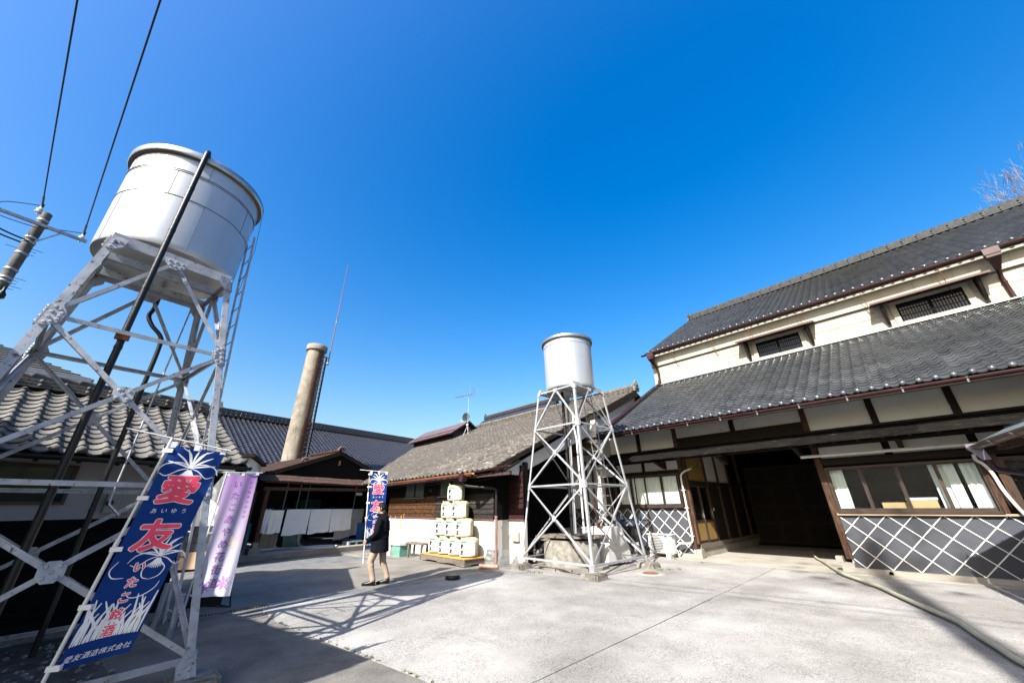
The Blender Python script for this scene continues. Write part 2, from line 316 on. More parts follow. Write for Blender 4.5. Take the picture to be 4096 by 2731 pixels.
def tile_roof(root, o, e1, e2, ncol, nrow, me, near, pitch=.27, expo=.235, keep=None, jit=.004, seed=1):
    """rows of tiles; the nearest ones are objects, the rest one mesh of kind stuff"""
    o = Vector(o); e1 = Vector(e1).normalized(); e2 = Vector(e2).normalized(); n = e1.cross(e2).normalized(); rnd = random.Random(seed)
    cells = []
    for r in range(nrow):
        for c in range(ncol):
            if keep and not keep(c * pitch + pitch / 2, r * expo + expo / 2): continue
            p = o + e1 * (c * pitch + rnd.uniform(-jit, jit)) + e2 * (r * expo + rnd.uniform(-jit, jit)) + n * rnd.uniform(0, jit * 1.5)
            d = p - EYE; f = d.dot(Vector(CAM_F)); ok = f > .2 and abs(d.dot(Vector(CAM_R)) / f) < 1.42 and abs(d.dot(Vector(CAM_U)) / f) < .96
            cells.append((d.length if ok else 1e6 + d.length, p))
    cells.sort(key=lambda q: q[0])
    for d, p in cells[:near]:
        M = mframe(p, e1, e2, n) @ Matrix.Rotation(rnd.uniform(-.008, .008), 4, 'Z') @ Matrix.Rotation(rnd.uniform(-.006, .006), 4, 'X')
        inst('roof_tile', me, M, root)
    rest = cells[near:]
    if rest:
        co = np.array([v.co[:] for v in me.vertices]); nv = len(co); A = np.array([e1, e2, n])
        vs = np.concatenate([co @ A + np.array(p) for d, p in rest])
        fs = [[i + k * nv for i in pl.vertices] for k in range(len(rest)) for pl in me.polygons]
        m2 = bpy.data.meshes.new('tile_field'); m2.from_pydata(vs.tolist(), [], fs); m2.materials.append(me.materials[0])
        m2.polygons.foreach_set('use_smooth', [pl.use_smooth for pl in me.polygons] * len(rest)); m2.update()
        q = bpy.data.objects.new('tile_field', m2); COL.objects.link(q); attach(q, root); q['kind'] = 'stuff'
def ridge(root, p, q, courses, w0, h, mt, cap_r=.075, knob=None, seg=.27, knob_sp=.54):
    """stacked ridge courses with a run of round cap tiles on top"""
    p = Vector(p); q = Vector(q); d = (q - p).normalized(); s = d.cross(Vector((0, 0, 1))).normalized(); Lr = (q - p).length; z = 0
    b = MB()
    for i in range(courses):
        w_ = w0 * (1 - .1 * i)
        for k in range(int(Lr / seg)):
            a = p + d * (k * seg + (seg / 2 if i % 2 else 0) + .003); e = a + d * (seg - .006)
            b.beam(a + Vector((0, 0, z + h / 2)), e + Vector((0, 0, z + h / 2)), w_, h * .78, s)
        z += h
    o1 = b.build('ridge_course', mt, root); o1['kind'] = 'stuff'
    c = MB()
    for k in range(int(Lr / seg)):
        a = p + d * (k * seg) + Vector((0, 0, z + cap_r * .25)); c.tube([a, a + d * (seg * .12), a + d * (seg * .13), a + d * seg], [cap_r * 1.12, cap_r * 1.12, cap_r, cap_r], 8)
    o2 = c.build('ridge_cap', mt, root); o2['kind'] = 'stuff'
    if knob:
        kb = MB(); n = int(Lr / knob_sp)
        for k in range(n):
            a = p + d * ((k + .5) * knob_sp)
            for sg in (-1, 1):
                for zz in (.3, .75): kb.sphere(a + s * (sg * w0 * (.52 - .05 * zz)) + Vector((0, 0, z * zz)), .035, 6, 4)
        o3 = kb.build('ridge_knob', knob, root); o3['kind'] = 'stuff'
    return z
def ridge_end(root, c, d, w, h, mt):
    """shaped end tile standing on the end of a ridge; d points outwards along it"""
    c = Vector(c); d = Vector(d).normalized(); s = d.cross(Vector((0, 0, 1))).normalized(); b = MB()
    prof = [(-.62, 0), (-.5, .45), (-.62, .62), (-.4, .78), (-.2, .95), (0, 1.08), (.2, .95), (.4, .78), (.62, .62), (.5, .45), (.62, 0)]
    b.prism([c - d * .04 + s * (x * w) + Vector((0, 0, y * h - .04)) for x, y in prof], d * .09)
    b.lathe(c + d * .05 + Vector((0, 0, h * .55)), [(.0, .03), (w * .22, .03), (w * .26, .0)], 12, ax=d.to_track_quat('Z', 'Y').to_matrix())
    return b.build('ridge_end_tile', mt, root)
def gutter(root, p, q, r, mt, name='gutter', hang=None, hmat=None, hsp=.95, n=8):
    """half round gutter with a rolled front lip"""
    p = Vector(p); q = Vector(q); d = (q - p).normalized(); s = d.cross(Vector((0, 0, 1))).normalized()
    up = Vector((0, 0, 1)); b = MB(); A = []
    for rr in (r, r * .88):
        for c in (p, q):
            A.append([c + s * (rr * math.cos(PI + PI * i / n)) + up * (rr * math.sin(PI + PI * i / n)) for i in range(n + 1)])
    m = n + 1; vs = A[0] + A[1] + A[2] + A[3]; F = []
    for i in range(n):
        F += [(i, i + 1, m + i + 1, m + i), (2 * m + i, 3 * m + i, 3 * m + i + 1, 2 * m + i + 1), (i, 2 * m + i, 2 * m + i + 1, i + 1), (m + i, m + i + 1, 3 * m + i + 1, 3 * m + i)]
    b.add(vs, F, True)
    for sg in (-1, 1): b.cyl(p + s * (sg * r * .95), q + s * (sg * r * .95), r * .1, n=6)
    o = b.build(name, mt, root)
    if hang:
        k = 0; Lg = (q - p).length; x = hsp * .4
        while x < Lg:
            c = p + d * x; hb = MB(); hb.beam(c + s * hang * r * 1.02 + up * (.01), c + s * hang * r * .4 - up * r * 1.5, .03, .008, d); hb.beam(c + s * hang * r * .4 - up * r * 1.5, c - s * hang * r * 1.6 - up * r * .2, .03, .008, d)
            hb.build('gutter_bracket', hmat or m_galv, root); x += hsp
    return o
def boards(root, fr, x0, x1, z0, z1, n, y, mt, name='wall_board', th=.022, lap=.0, vertical=False, jit=.003, seed=3):
    """separate boards over a wall area; fr maps (along, out, up)"""
    rnd = random.Random(seed)
    for i in range(n):
        b = MB(); j = rnd.uniform(0, jit)
        if vertical:
            a = x0 + (x1 - x0) * i / n; e = x0 + (x1 - x0) * (i + 1) / n; b.bx(a + .003, e - .003, y, y + th + j, z0, z1, fr)
        else:
            a = z0 + (z1 - z0) * i / n; e = z0 + (z1 - z0) * (i + 1) / n; P = [(x0, y, a + .004), (x1, y, a + .004), (x1, y + th + .012 + j, a + .004), (x0, y + th + .012 + j, a + .004), (x0, y, e), (x1, y, e), (x1, y + th * .5, e), (x0, y + th * .5, e)]
            b.add([fr(*q) for q in P], [(0, 1, 2, 3), (4, 5, 6, 7), (0, 1, 5, 4), (1, 2, 6, 5), (2, 3, 7, 6), (3, 0, 4, 7)])
        b.build(name, mt, root)
def clip_poly(P, ax, lim, sgn):
    out = []
    for i in range(len(P)):
        a, c = P[i], P[(i + 1) % len(P)]; da, dc = sgn * (a[ax] - lim), sgn * (c[ax] - lim)
        if da <= 0: out.append(a)
        if da * dc < 0: t = da / (da - dc); out.append((a[0] + (c[0] - a[0]) * t, a[1] + (c[1] - a[1]) * t))
    return out
def namako(root, fr, x0, x1, z0, z1, dx, dz, ox, oz, jw=.019, edge=True):
    """diamond slate cladding with raised lime joints; fr maps (along, out, up)"""
    for i in range(-30, 60):
        for j in range(-12, 14):
            cx = ox + (i + j) * dx / 2; cz = oz + (i - j) * dz / 2
            if cx < x0 - dx or cx > x1 + dx or cz < z0 - dz or cz > z1 + dz: continue
            P = [(cx - dx / 2, cz), (cx, cz - dz / 2), (cx + dx / 2, cz), (cx, cz + dz / 2)]
            for ax, lim, sg in ((0, x0, -1), (0, x1, 1), (1, z0, -1), (1, z1, 1)):
                if P: P = clip_poly(P, ax, lim, sg)
            if len(P) < 3: continue
            ar = abs(sum(P[k][0] * P[(k + 1) % len(P)][1] - P[(k + 1) % len(P)][0] * P[k][1] for k in range(len(P)))) / 2
            if ar < .002: continue
            m = (sum(p[0] for p in P) / len(P), sum(p[1] for p in P) / len(P)); b = MB()
            Q = [(m[0] + (p[0] - m[0]) * .985, m[1] + (p[1] - m[1]) * .985) for p in P]
            n = len(Q); vs = [fr(p[0], .0, p[1]) for p in Q] + [fr(p[0], .012, p[1]) for p in Q]
            b.add(vs, [tuple(range(n, 2 * n))] + [(k, (k + 1) % n, n + (k + 1) % n, n + k) for k in range(n)]); b.build('namako_slate', m_namako, root)
    # joint strips in both directions
    for sg in (1, -1):
        for k in range(-40, 60):
            c = ox - dx / 2 + k * dx if True else 0
            # line: (x - c)/dx*2*sg... passes (c, oz) with slope sg*dz/dx
            sl = sg * dz / dx; lo, hi = x0, x1
            za, zb = oz + sl * (lo - c), oz + sl * (hi - c)
            pts = [(lo, za), (hi, zb)]
            def cut(p, q, lim, keep_below):
                if p[1] == q[1]: return p, q
                f = lambda P_: (P_[1] <= lim + 1e-9) if keep_below else (P_[1] >= lim - 1e-9)
                if f(p) and f(q): return p, q
                if not f(p) and not f(q): return None
                t = (lim - p[1]) / (q[1] - p[1]); x = (p[0] + (q[0] - p[0]) * t, lim)
                return (p, x) if f(p) else (x, q)
            r = cut(pts[0], pts[1], z1, True); r = r and cut(r[0], r[1], z0, False)
            if not r: continue
            if math.hypot(r[1][0] - r[0][0], r[1][1] - r[0][1]) < .08: continue
            lift = .0 if sg > 0 else .0015
            b = MB(); a, e = fr(r[0][0], .016 + lift, r[0][1]), fr(r[1][0], .016 + lift, r[1][1]); b.beam(a, e, .022, jw, fr(0, 1, 0) - fr(0, 0, 0)); b.build('lime_joint', m_joint, root)
    if edge:
        for x in (x0, x1):
            b = MB(); b.bx(x - .012, x + .012, .004, .03, z0, z1, fr); b.build('lime_joint', m_joint, root)
def text_mesh(body, size, bold=0.0, sub=.03):
    """glyph outlines as 2D points and faces, centred on their bounding box"""
    cu = bpy.data.curves.new('glyph', 'FONT'); cu.body = body; cu.size = size; cu.offset = bold; cu.resolution_u = 3
    o = bpy.data.objects.new('glyph', cu); COL.objects.link(o); dg = bpy.context.evaluated_depsgraph_get(); dg.update()
    me = bpy.data.meshes.new_from_object(o.evaluated_get(dg)); bpy.data.objects.remove(o); bpy.data.curves.remove(cu)
    b = bmesh.new(); b.from_mesh(me); bpy.data.meshes.remove(me)
    if sub:
        bmesh.ops.triangulate(b, faces=b.faces[:])
        for _ in range(4):
            E_ = [e for e in b.edges if e.calc_length() > sub * 1.4]
            if not E_: break
            bmesh.ops.subdivide_edges(b, edges=E_, cuts=1, use_grid_fill=False); bmesh.ops.triangulate(b, faces=[f for f in b.faces if len(f.verts) > 3])
    b.verts.ensure_lookup_table(); v = [(p.co.x, p.co.y) for p in b.verts]; f = [[q.index for q in F.verts] for F in b.faces]; b.free()
    if not v: return v, f
    mx = (min(p[0] for p in v) + max(p[0] for p in v)) / 2; my = (min(p[1] for p in v) + max(p[1] for p in v)) / 2
    return [(p[0] - mx, p[1] - my) for p in v], f
def put_text(b, body, size, pos, fn, bold=0.0, off=.003, shear=0.0, sx=1.0, sub=.03):
    """printed glyph on a surface; bold strokes are built from shifted layers"""
    v, f = text_mesh(body, size, 0, sub); n = 0 if bold < .0012 else (8 if bold < .012 else 12)
    for k in range(n + 1):
        dx, dy = (bold * math.cos(2 * PI * k / n), bold * math.sin(2 * PI * k / n)) if k < n else (0, 0)
        b.add([fn(pos[0] + (x + y * shear) * sx + dx, pos[1] + y + dy, off + k * 4e-5) for x, y in v], f)
# ---------------------------------------------------------------- ground
b = MB(); b.add([(-400, -400, -.06), (400, -400, -.06), (400, 400, -.06), (-400, 400, -.06)], [(0, 1, 2, 3)])
gnd = struct(b.build('ground', m_asphalt))
b = MB(); b.prism([(-14, -6, -.055), (-4.9, -6, -.055), (-4.9, .45, -.055), (-8.6, -.1, -.055), (-9.6, .35, -.055), (-14, .3, -.055)], (0, 0, .075)); struct(b.build('bare_earth', m_soil))
yard = thing('yard', 'pale aggregate concrete yard', 'yard'); struct(yard); del yard['category']; del yard['label']
def slab(poly, mt, top=0.0):
    b = MB(); b.prism([(x, y, top - .2) for x, y in poly], (0, 0, .2)); return b.build('concrete_slab', mt, yard)
slab([(-8.80, 2.0), (-7.55, 2.02), (-4.02, 2.60), (-3.36, 2.72), (-3.355, 3.4), (-3.70, 12.93), (-8.80, 12.93)], m_yard)
slab([(-3.34, 3.4), (-3.50, 8.14), (-.3, 8.43), (12, 9.5), (14, -12), (-3.0, -12)], m_yard)
slab([(-3.515, 8.165), (-3.685, 12.93), (12, 12.93), (12, 9.525), (-.3, 8.455)], m_yard)
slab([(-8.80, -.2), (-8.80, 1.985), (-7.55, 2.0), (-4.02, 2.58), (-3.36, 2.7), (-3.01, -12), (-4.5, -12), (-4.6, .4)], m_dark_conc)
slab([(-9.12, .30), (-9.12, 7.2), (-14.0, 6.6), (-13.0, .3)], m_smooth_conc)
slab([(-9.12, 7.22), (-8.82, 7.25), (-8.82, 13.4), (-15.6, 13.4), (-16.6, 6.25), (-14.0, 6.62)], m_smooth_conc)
slab([(-8.80, 12.95), (12, 12.95), (12, 13.9), (-8.80, 13.9)], m_apron, .012)
slab([(-5.88, 13.9), (-2.26, 13.9), (-2.26, 20), (-5.88, 20)], m_apron, .012)
# drainage channel along X = -8.96
dr = thing('drain', 'steel grated drainage channel crossing the concrete yard', 'drain', (-8.96, 3.7, 0))
b = MB(); b.bx(-9.11, -8.81, .0, 7.24, -.14, -.12); b.bx(-9.11, -9.085, .0, 7.24, -.14, .002); b.bx(-8.835, -8.81, .0, 7.24, -.14, .002); b.build('channel', m_smooth_conc, dr)
for k in range(7):
    y0 = .15 + k * 1.0; b = MB(); c_ = k < 2
    for x in (-9.075, -8.845): b.bx(x - .012, x + .012, y0, y0 + .985, -.03, .006)
    nb = 22 if c_ else 40
    for i in range(nb): y = y0 + (i + .5) * .985 / nb; b.bx(-9.07, -8.85, y - (.009 if c_ else .0035), y + (.009 if c_ else .0035), -.03, .004)
    if not c_:
        for x in (-9.02, -8.96, -8.90): b.bx(x - .004, x + .004, y0, y0 + .985, -.02, .001)
    b.build('grate', m_galv if not c_ else m_smooth_conc, dr)
# joint weeds and moss
b = MB(); rnd = random.Random(5)
def tuft(x, y, n, r, h, z0=0.0):
    for _ in range(n):
        a = rnd.uniform(0, 2 * PI); q = rnd.uniform(0, r); px, py = x + q * math.cos(a), y + q * math.sin(a); l = rnd.uniform(.4, 1) * h; a2 = rnd.uniform(0, 2 * PI); wv = .004 + .004 * rnd.random()
        t = V(math.cos(a2), math.sin(a2), 0) * l * rnd.uniform(.2, .8); s_ = V(-math.sin(a2), math.cos(a2), 0) * wv; p = V(px, py, z0)
        b.add([p - s_, p + s_, p + t * .5 + s_ * .7 + V(0, 0, l * .6), p + t + V(0, 0, l * .8)], [(0, 1, 2), (0, 2, 3)])
for _ in range(26): t_ = rnd.random(); tuft(-7.55 + 3.5 * t_, 2.03 + .57 * t_, 5, .03, .035)
for x, y, n in ((-8.35, 8.0, 30), (-8.1, 7.95, 34), (-7.9, 7.98, 22), (-7.75, 8.05, 30), (-8.55, 8.0, 18), (-5.75, 10.55, 40), (-5.6, 10.75, 34), (-5.45, 11.0, 22), (-6.9, 8.6, 12), (-7.4, 8.6, 12), (-5.5, 12.6, 14), (-6.4, 12.8, 18)): tuft(x, y, n, .12, .06)
m_weed = mat('weed_green', (.07, .12, .025), (.13, .2, .04), 6, .7)
g = b.build('weeds', m_weed, fix=False); tag(g, 'small green weeds growing along slab joints and tower footings', 'weeds'); g['kind'] = 'stuff'
# ---------------------------------------------------------------- storehouse on the right (long axis along X, front at y = 13.5)
sh = thing('storehouse', 'long two-tier storehouse with black tiled roofs and diamond-patterned lower walls', 'storehouse', (-2, 13.5, 0))
XL, XR = -8.5, 9.2
FW = frame((0, 13.5, 0), (1, 0, 0), (0, -1, 0))     # front wall: along X, out towards the yard, up
# lower roof
e2 = V(0, 18.0 - 12.38, 7.12 - 4.06).normalized(); t_dark = tile_mesh('roof_tile', m_tile_dark)
tile_roof(sh, (XL, 12.34, 4.06), (1, 0, 0), e2, int((XR - XL) / .27), 27, t_dark, 300, seed=11)
b = MB(); n_ = V(1, 0, 0).cross(e2); fr = frame((XL, 12.38, 4.03), (1, 0, 0), e2, n_); b.bx(.02, XR - XL, .03, 6.36, -.10, -.035, fr); b.build('roof_deck', m_deck, sh)
kn = MB(); kn.sphere((0, 0, 0), .062, 10, 8, (1, .8, 1)); kn = kn.mesh('eave_knob', m_knob)
lp = MB(); lp.bx(-.13, .10, -.012, .012, -.055, .02); lp = lp.mesh('eave_tile_lip', m_tile_dark)
for k in range(int((XR - XL) / .27)):
    x = XL + k * .27 + .225; inst('eave_knob', kn, Matrix.Translation((x, 12.32, 4.105)), sh)
gutter(sh, (XL - .85, 12.26, 3.985), (XR, 12.26, 3.985), .068, m_gutter, 'lower_gutter', hang=1, hmat=m_galv, hsp=1.0)
b = MB(); b.bx(XL, XR, 12.42, 12.45, 3.90, 4.02); b.build('fascia', m_wood_dark, sh)
for k in range(int((XR - XL) / .45)):
    b = MB(); x = XL + .2 + k * .45; b.beam((x, 12.45, 3.96), (x, 13.6, 4.58), .07, .09, (1, 0, 0)); b.build('rafter', m_wood_dark, sh)
# left verge of lower roof and the downpipe lying on it
b = MB(); b.beam((XL - .03, 12.36, 4.02), (XL - .03, 18.0, 7.10), .05, .22, (1, 0, 0)); b.build('verge_board', m_wood_dark, sh)
b = MB(); b.tube([(-8.22, 12.36, 4.22), (-8.22, 17.85, 7.24)], .045, 8); b.tube([(-8.22, 17.85, 7.24), (-8.26, 17.93, 7.34), (-8.26, 17.95, 7.45)], .05, 8); b.build('roof_downpipe', m_gutter, sh)
# upper storey wall
b = MB(); b.bx(-8.48, XR, 18.0, 25.0, 4.0, 9.0); b.build('upper_wall', m_plaster_cream, sh)
b = MB(); b.bx(-8.50, XR, 17.90, 18.0, 8.19, 8.9); b.bx(-8.52, XR, 17.74, 17.90, 8.66, 8.82); b.bx(-8.495, XR, 17.985, 18.0, 7.1, 7.2); b.build('cornice', m_plaster_cream, sh)
b = MB(); b.bx(-8.50, XR, 17.93, 17.99, 8.165, 8.189); b.build('cornice_shadow_strip', m_wood_grey, sh)
b = MB(); b.bx(-8.5, XR, 17.88, 17.98, 7.17, 7.21); b.build('roof_flashing', m_tank_rim, sh)
for z in (7.72,):
    b = MB(); b.bx(-8.48, XR, 17.993, 18.0, z, z + .008); b.build('panel_joint', m_wood_grey, sh)
# upper roof
e3 = V(0, 25.4 - 17.64, 13.58 - 8.88).normalized(); nU = int((XR - XL + .1) / .27)
tile_roof(sh, (XL - .1, 17.58, 8.88), (1, 0, 0), e3, nU, 37, t_dark, 0, seed=12)
b = MB(); n_ = V(1, 0, 0).cross(e3); fr = frame((XL - .1, 17.64, 8.86), (1, 0, 0), e3, n_); b.bx(.02, XR - XL, .03, 8.9, -.12, -.035, fr); b.build('upper_roof_deck', m_deck, sh)
b = MB(); b.prism([(XL - .1, 17.9, 8.8), (XL - .1, 25.4, 13.4), (XL - .1, 32.9, 8.8)], (.1, 0, 0)); b.build('gable', m_plaster_cream, sh)
b = MB(); b.add([(XL - .1, 25.4, 13.56), (XR, 25.4, 13.56), (XR, 33.0, 8.8), (XL - .1, 33.0, 8.8)], [(0, 1, 2, 3)]); b.build('rear_roof_slope', m_tile_dark, sh)
for k in range(nU): inst('eave_knob', kn, Matrix.Translation((XL - .1 + k * .27 + .225, 17.56, 8.92)), sh)
ridge(sh, (XL - .15, 25.4, 13.56), (XR, 25.4, 13.56), 5, .34, .07, m_ridge, .09, m_tile_blue)
ridge_end(sh, (XL - .16, 25.4, 13.56), (-1, 0, 0), .34, .55, m_tile_dark)
gutter(sh, (XL - .25, 17.50, 8.81), (XR, 17.50, 8.81), .07, m_gutter, 'upper_gutter')
for x in (-7.2, -5.3, -3.7, -1.9, .1, 2.1, 4.2):
    b = MB(); b.tube([(x, 17.52, 8.78), (x + .04, 17.62, 8.5), (x + .06, 17.8, 8.22), (x + .06, 17.88, 7.98)], .012, 6); b.beam((x + .0, 17.97, 8.02), (x + .12, 17.97, 7.92), .012, .012); b.build('gutter_stay', m_rust, sh)
def hopper(x, ya, za, zb):
    b = MB(); b.bx(x - .17, x + .17, ya - .12, ya + .12, za - .22, za); b.prism([(x - .15, ya - .1, za - .22), (x + .15, ya - .1, za - .22), (x + .15, ya + .1, za - .22), (x - .15, ya + .1, za - .22)], (0, .0, -.09))
    b.add([(x - .14, ya - .1, za - .31), (x + .14, ya - .1, za - .31), (x + .14, ya + .1, za - .31), (x - .14, ya + .1, za - .31), (x - .06, ya + .28, za - .62), (x + .06, ya + .28, za - .62), (x + .06, ya + .36, za - .62), (x - .06, ya + .36, za - .62)], [(0, 1, 5, 4), (1, 2, 6, 5), (2, 3, 7, 6), (3, 0, 4, 7)])
    h = b.build('rain_hopper', m_gutter, sh)
    b = MB(); b.tube([(x, ya + .32, za - .58), (x, ya + .54, za - .8), (x, ya + .54, zb)], .055, 10)
    for z in (za - 1.0, (za + zb) / 2 - .2): b.tube([(x, ya + .54, z), (x, ya + .54, z + .04)], .065, 10)
    b.build('downpipe', m_gutter, sh)
hopper(-8.2, 17.40, 8.76, 7.3); hopper(3.25, 17.40, 8.76, 7.15)
# upper lattice windows under copper hoods
def lattice_window(x0, x1, z0, z1):
    y = 18.0; f = MB()
    for a, c in ((x0 - .16, x0), (x1, x1 + .16)): f.bx(a, c, y - .05, y + .02, z0 - .12, z1 + .12)
    f.bx(x0, x1, y - .06, y + .02, z0 - .14, z0 + .0); f.bx(x0, x1, y - .05, y + .02, z1, z1 + .12)
    wi = f.build('lattice_window', m_plaster_cream, sh)
    b = MB(); b.bx(x0, x1, y - .035, y - .015, z0, z1); b.build('dark_pane', mat('night_blue_pane', (.008, .012, .025), rough=.12), wi)
    b = MB(); xm = (x0 + x1) / 2
    for xx in (x0 + .02, xm - .02, xm + .02, x1 - .02): b.bx(xx - .02, xx + .02, y - .062, y - .036, z0, z1)
    for zz in (z0 + .2, z0 + .42, z1 - .02): b.bx(x0, x1, y - .058, y - .04, zz - .012, zz + .012)
    b.build('sash', m_wood_black, wi)
    for i in range(22):
        xx = x0 + (i + .5) * (x1 - x0) / 22; b = MB(); b.bx(xx - .008, xx + .008, y - .085, y - .065, z0 + .01, z1 - .01); b.build('lattice_bar', m_wood_black, wi)
    # hood
    h = MB(); hx0, hx1 = x0 - .60, x1 + .60
    h.beam(((hx0 + hx1) / 2, 17.42, 8.07), ((hx0 + hx1) / 2, 17.99, 8.17), hx1 - hx0, .035, (1, 0, 0)); ho = h.build('window_hood', m_wood_post, sh)
    b = MB(); b.beam(((hx0 + hx1) / 2, 17.40, 8.095), ((hx0 + hx1) / 2, 17.99, 8.20), hx1 - hx0 + .04, .012, (1, 0, 0)); b.bx(hx0 - .02, hx1 + .02, 17.395, 17.41, 8.03, 8.10); b.build('copper_sheet', m_hood, ho)
    for xx in (hx0 + .26, hx1 - .26):
        b = MB(); b.beam((xx, 17.52, 8.05), (xx, 17.96, 7.32), .07, .09, (1, 0, 0)); b.bx(xx - .04, xx + .04, 17.9, 17.99, 7.24, 7.36); b.build('hood_bracket', m_wood_dark, ho)
        b = MB(); b.add([(xx + .055, 17.53, 8.04), (xx + .055, 17.985, 8.12), (xx + .055, 17.985, 7.36)], [(0, 1, 2)]); b.add([(xx - .055, 17.53, 8.04), (xx - .055, 17.985, 8.12), (xx - .055, 17.985, 7.36)], [(0, 1, 2)]); b.build('bracket_panel', m_wood_dark, ho)
lattice_window(-3.65, -2.08, 7.32, 7.98); lattice_window(.83, 2.42, 7.33, 8.0); lattice_window(5.3, 6.9, 7.33, 8.0)
# ---- lower storey
b = MB(); b.bx(-9.05, -5.90, 13.55, 13.75, .1, 4.5); b.bx(-2.24, XR, 13.55, 13.75, .1, 1.30); b.bx(-2.24, XR, 13.55, 13.75, 2.47, 4.5); b.bx(.73, .95, 13.55, 13.75, 1.30, 2.47); b.bx(-2.24, -2.09, 13.55, 13.75, 1.3, 2.47)
b.bx(-5.90, -2.24, 13.55, 13.75, 3.05, 4.5); b.bx(3.7, XR, 13.55, 13.75, 1.3, 2.47)
lw = b.build('front_wall', m_wood_dark, sh)
# posts on the front
PX = [-8.95, -7.44, -6.0, -4.06, -2.14, -.67, .76, 2.1, 3.5, 4.9, 6.3, 7.7]
for x in PX:
    z0 = 3.38 if x in (-4.06,) or x > -.8 or x < -6.5 else .28
    b = MB(); b.bx(x - .07, x + .07, 13.42, 13.55, z0 if z0 > 1 else (.28), 4.5); b.build('post', m_wood_post if z0 < 1 else m_wood_dark, sh)
for a, c in zip(PX[:-1], PX[1:]):
    lo = 3.72 if -6.1 < a < -2.2 else 3.42
    b = MB(); b.bx(a + .07, c - .07, 13.47, 13.55, lo, 4.5); b.build('plaster_panel', m_plaster_white, sh)
b = MB(); b.bx(-5.93, -2.21, 13.40, 13.56, 3.40, 3.72); b.build('lintel_beam', m_wood_dark, sh)
b = MB(); b.bx(-5.93, -2.21, 13.42, 13.56, 3.02, 3.36); b.build('entrance_head', m_wood_dark, sh)
for x, z in ((-4.35, 3.75), (-3.72, 3.78)):
    b = MB(); b.lathe((x, 13.36, z), [(.0, 0), (.035, 0), (.035, .05), (.02, .07), (.022, .1), (.0, .1)], 10); b.build('insulator', m_glass, sh)
# pent roof of lapped sheets
for k in range(22):
    x0 = -9.0 + k * .82; x1 = x0 + .83
    if x0 > XR - .5: break
    zo = .006 * (k % 2)
    for j in range(2):
        y0, y1 = (12.40, 12.95) if j == 0 else (12.92, 13.5); zz = lambda y: 2.995 + (y - 12.4) * .37
        b = MB(); th = .012 + (.012 if j else 0)
        b.add([(x0, y0, zz(y0) + zo + th), (x1, y0, zz(y0) + zo + th), (x1, y1, zz(y1) + zo + th), (x0, y1, zz(y1) + zo + th), (x0, y0, zz(y0) - .02 + zo), (x1, y0, zz(y0) - .02 + zo), (x1, y1, zz(y1) - .02 + zo), (x0, y1, zz(y1) - .02 + zo)], [(0, 1, 2, 3), (4, 7, 6, 5), (0, 4, 5, 1), (1, 5, 6, 2), (2, 6, 7, 3), (3, 7, 4, 0)]); b.build('pent_roof_sheet', m_pent, sh)
for k in range(40):
    x = -8.9 + k * .46
    if x > XR: break
    b = MB(); b.beam((x, 12.45, 2.965), (x, 13.5, 3.345), .05, .06, (1, 0, 0)); b.build('pent_rafter', m_wood_dark, sh)
b = MB(); b.bx(-9.0, XR, 13.36, 13.5, 3.37, 3.43); b.build('pent_flashing', m_wood_dark, sh)
for k in range(9):
    x = -8.6 + k * 2.05
    b = MB(); b.prism([(x - .05, 12.7, 2.93), (x - .05, 13.5, 2.98), (x - .05, 13.5, 2.72), (x - .05, 13.2, 2.78)], (.1, 0, 0)); b.build('pent_bracket', m_wood_dark, sh)
b = MB(); b.bx(-2.1, 5.5, 13.0, 13.06, 2.93, 3.0); b.build('pent_purlin', m_wood_dark, sh)
# plaster under pent roof
for a, c in ((-8.85, -7.5), (-7.35, -6.1), (-2.05, -.75), (-.6, .7), (.85, 2.05), (2.2, 3.4)):
    b = MB(); b.bx(a, c, 13.49, 13.55, 2.68, 3.0); b.build('plaster_panel', m_ochre if False else m_plaster_white, sh)
b = MB(); b.bx(-8.95, -5.93, 13.44, 13.56, 2.58, 2.70); b.bx(-2.21, XR, 13.44, 13.56, 2.50, 2.66); b.build('window_head', m_wood_dark, sh)
# white conduit under the pent roof on the right
b = MB(); b.tube([(-2.42, 13.2, 2.74), (-.93, 13.2, 2.735)], .04, 10); b.tube([(-.9, 13.2, 2.735), (.66, 13.2, 2.73), (1.6, 13.2, 2.73)], .04, 10)
for x in (-2.42, -.9): b.sphere((x, 13.2, 2.737), .042, 8, 6)
for x in (-1.75, -1.3, .1): b.cyl((x, 13.2, 2.737), (x + .04, 13.2, 2.737), .047, n=10)
b.build('white_conduit', m_pvc_white, sh)
# left lower section: foundation, slates, sash window
b = MB(); b.bx(-9.05, -5.9, 13.40, 13.56, 0, .12); b.bx(-5.95, -5.78, 13.36, 13.6, 0, .26); b.bx(-2.26, XR, 13.34, 13.56, 0, .10); b.bx(-2.34, -2.08, 13.33, 13.6, 0, .2); b.build('foundation', m_apron, sh)
b = MB(); b.bx(-2.42, -2.28, 13.36, 13.56, .2, .33); b.build('post_base_stone', m_apron, sh)
namako(sh, frame((0, 13.49, 0), (1, 0, 0), (0, -1, 0)), -9.02, -6.03, .11, 1.46, .46, .46, -5.99, 1.23)
namako(sh, frame((0, 13.49, 0), (1, 0, 0), (0, -1, 0)), -2.10, 5.6, .09, 1.27, .474, .474, -1.643, 1.045)
b = MB(); b.bx(-9.04, -6.02, 13.491, 13.55, .10, 1.47); b.bx(-2.11, XR, 13.491, 13.55, .08, 1.28); b.build('slate_backing', m_namako, sh)
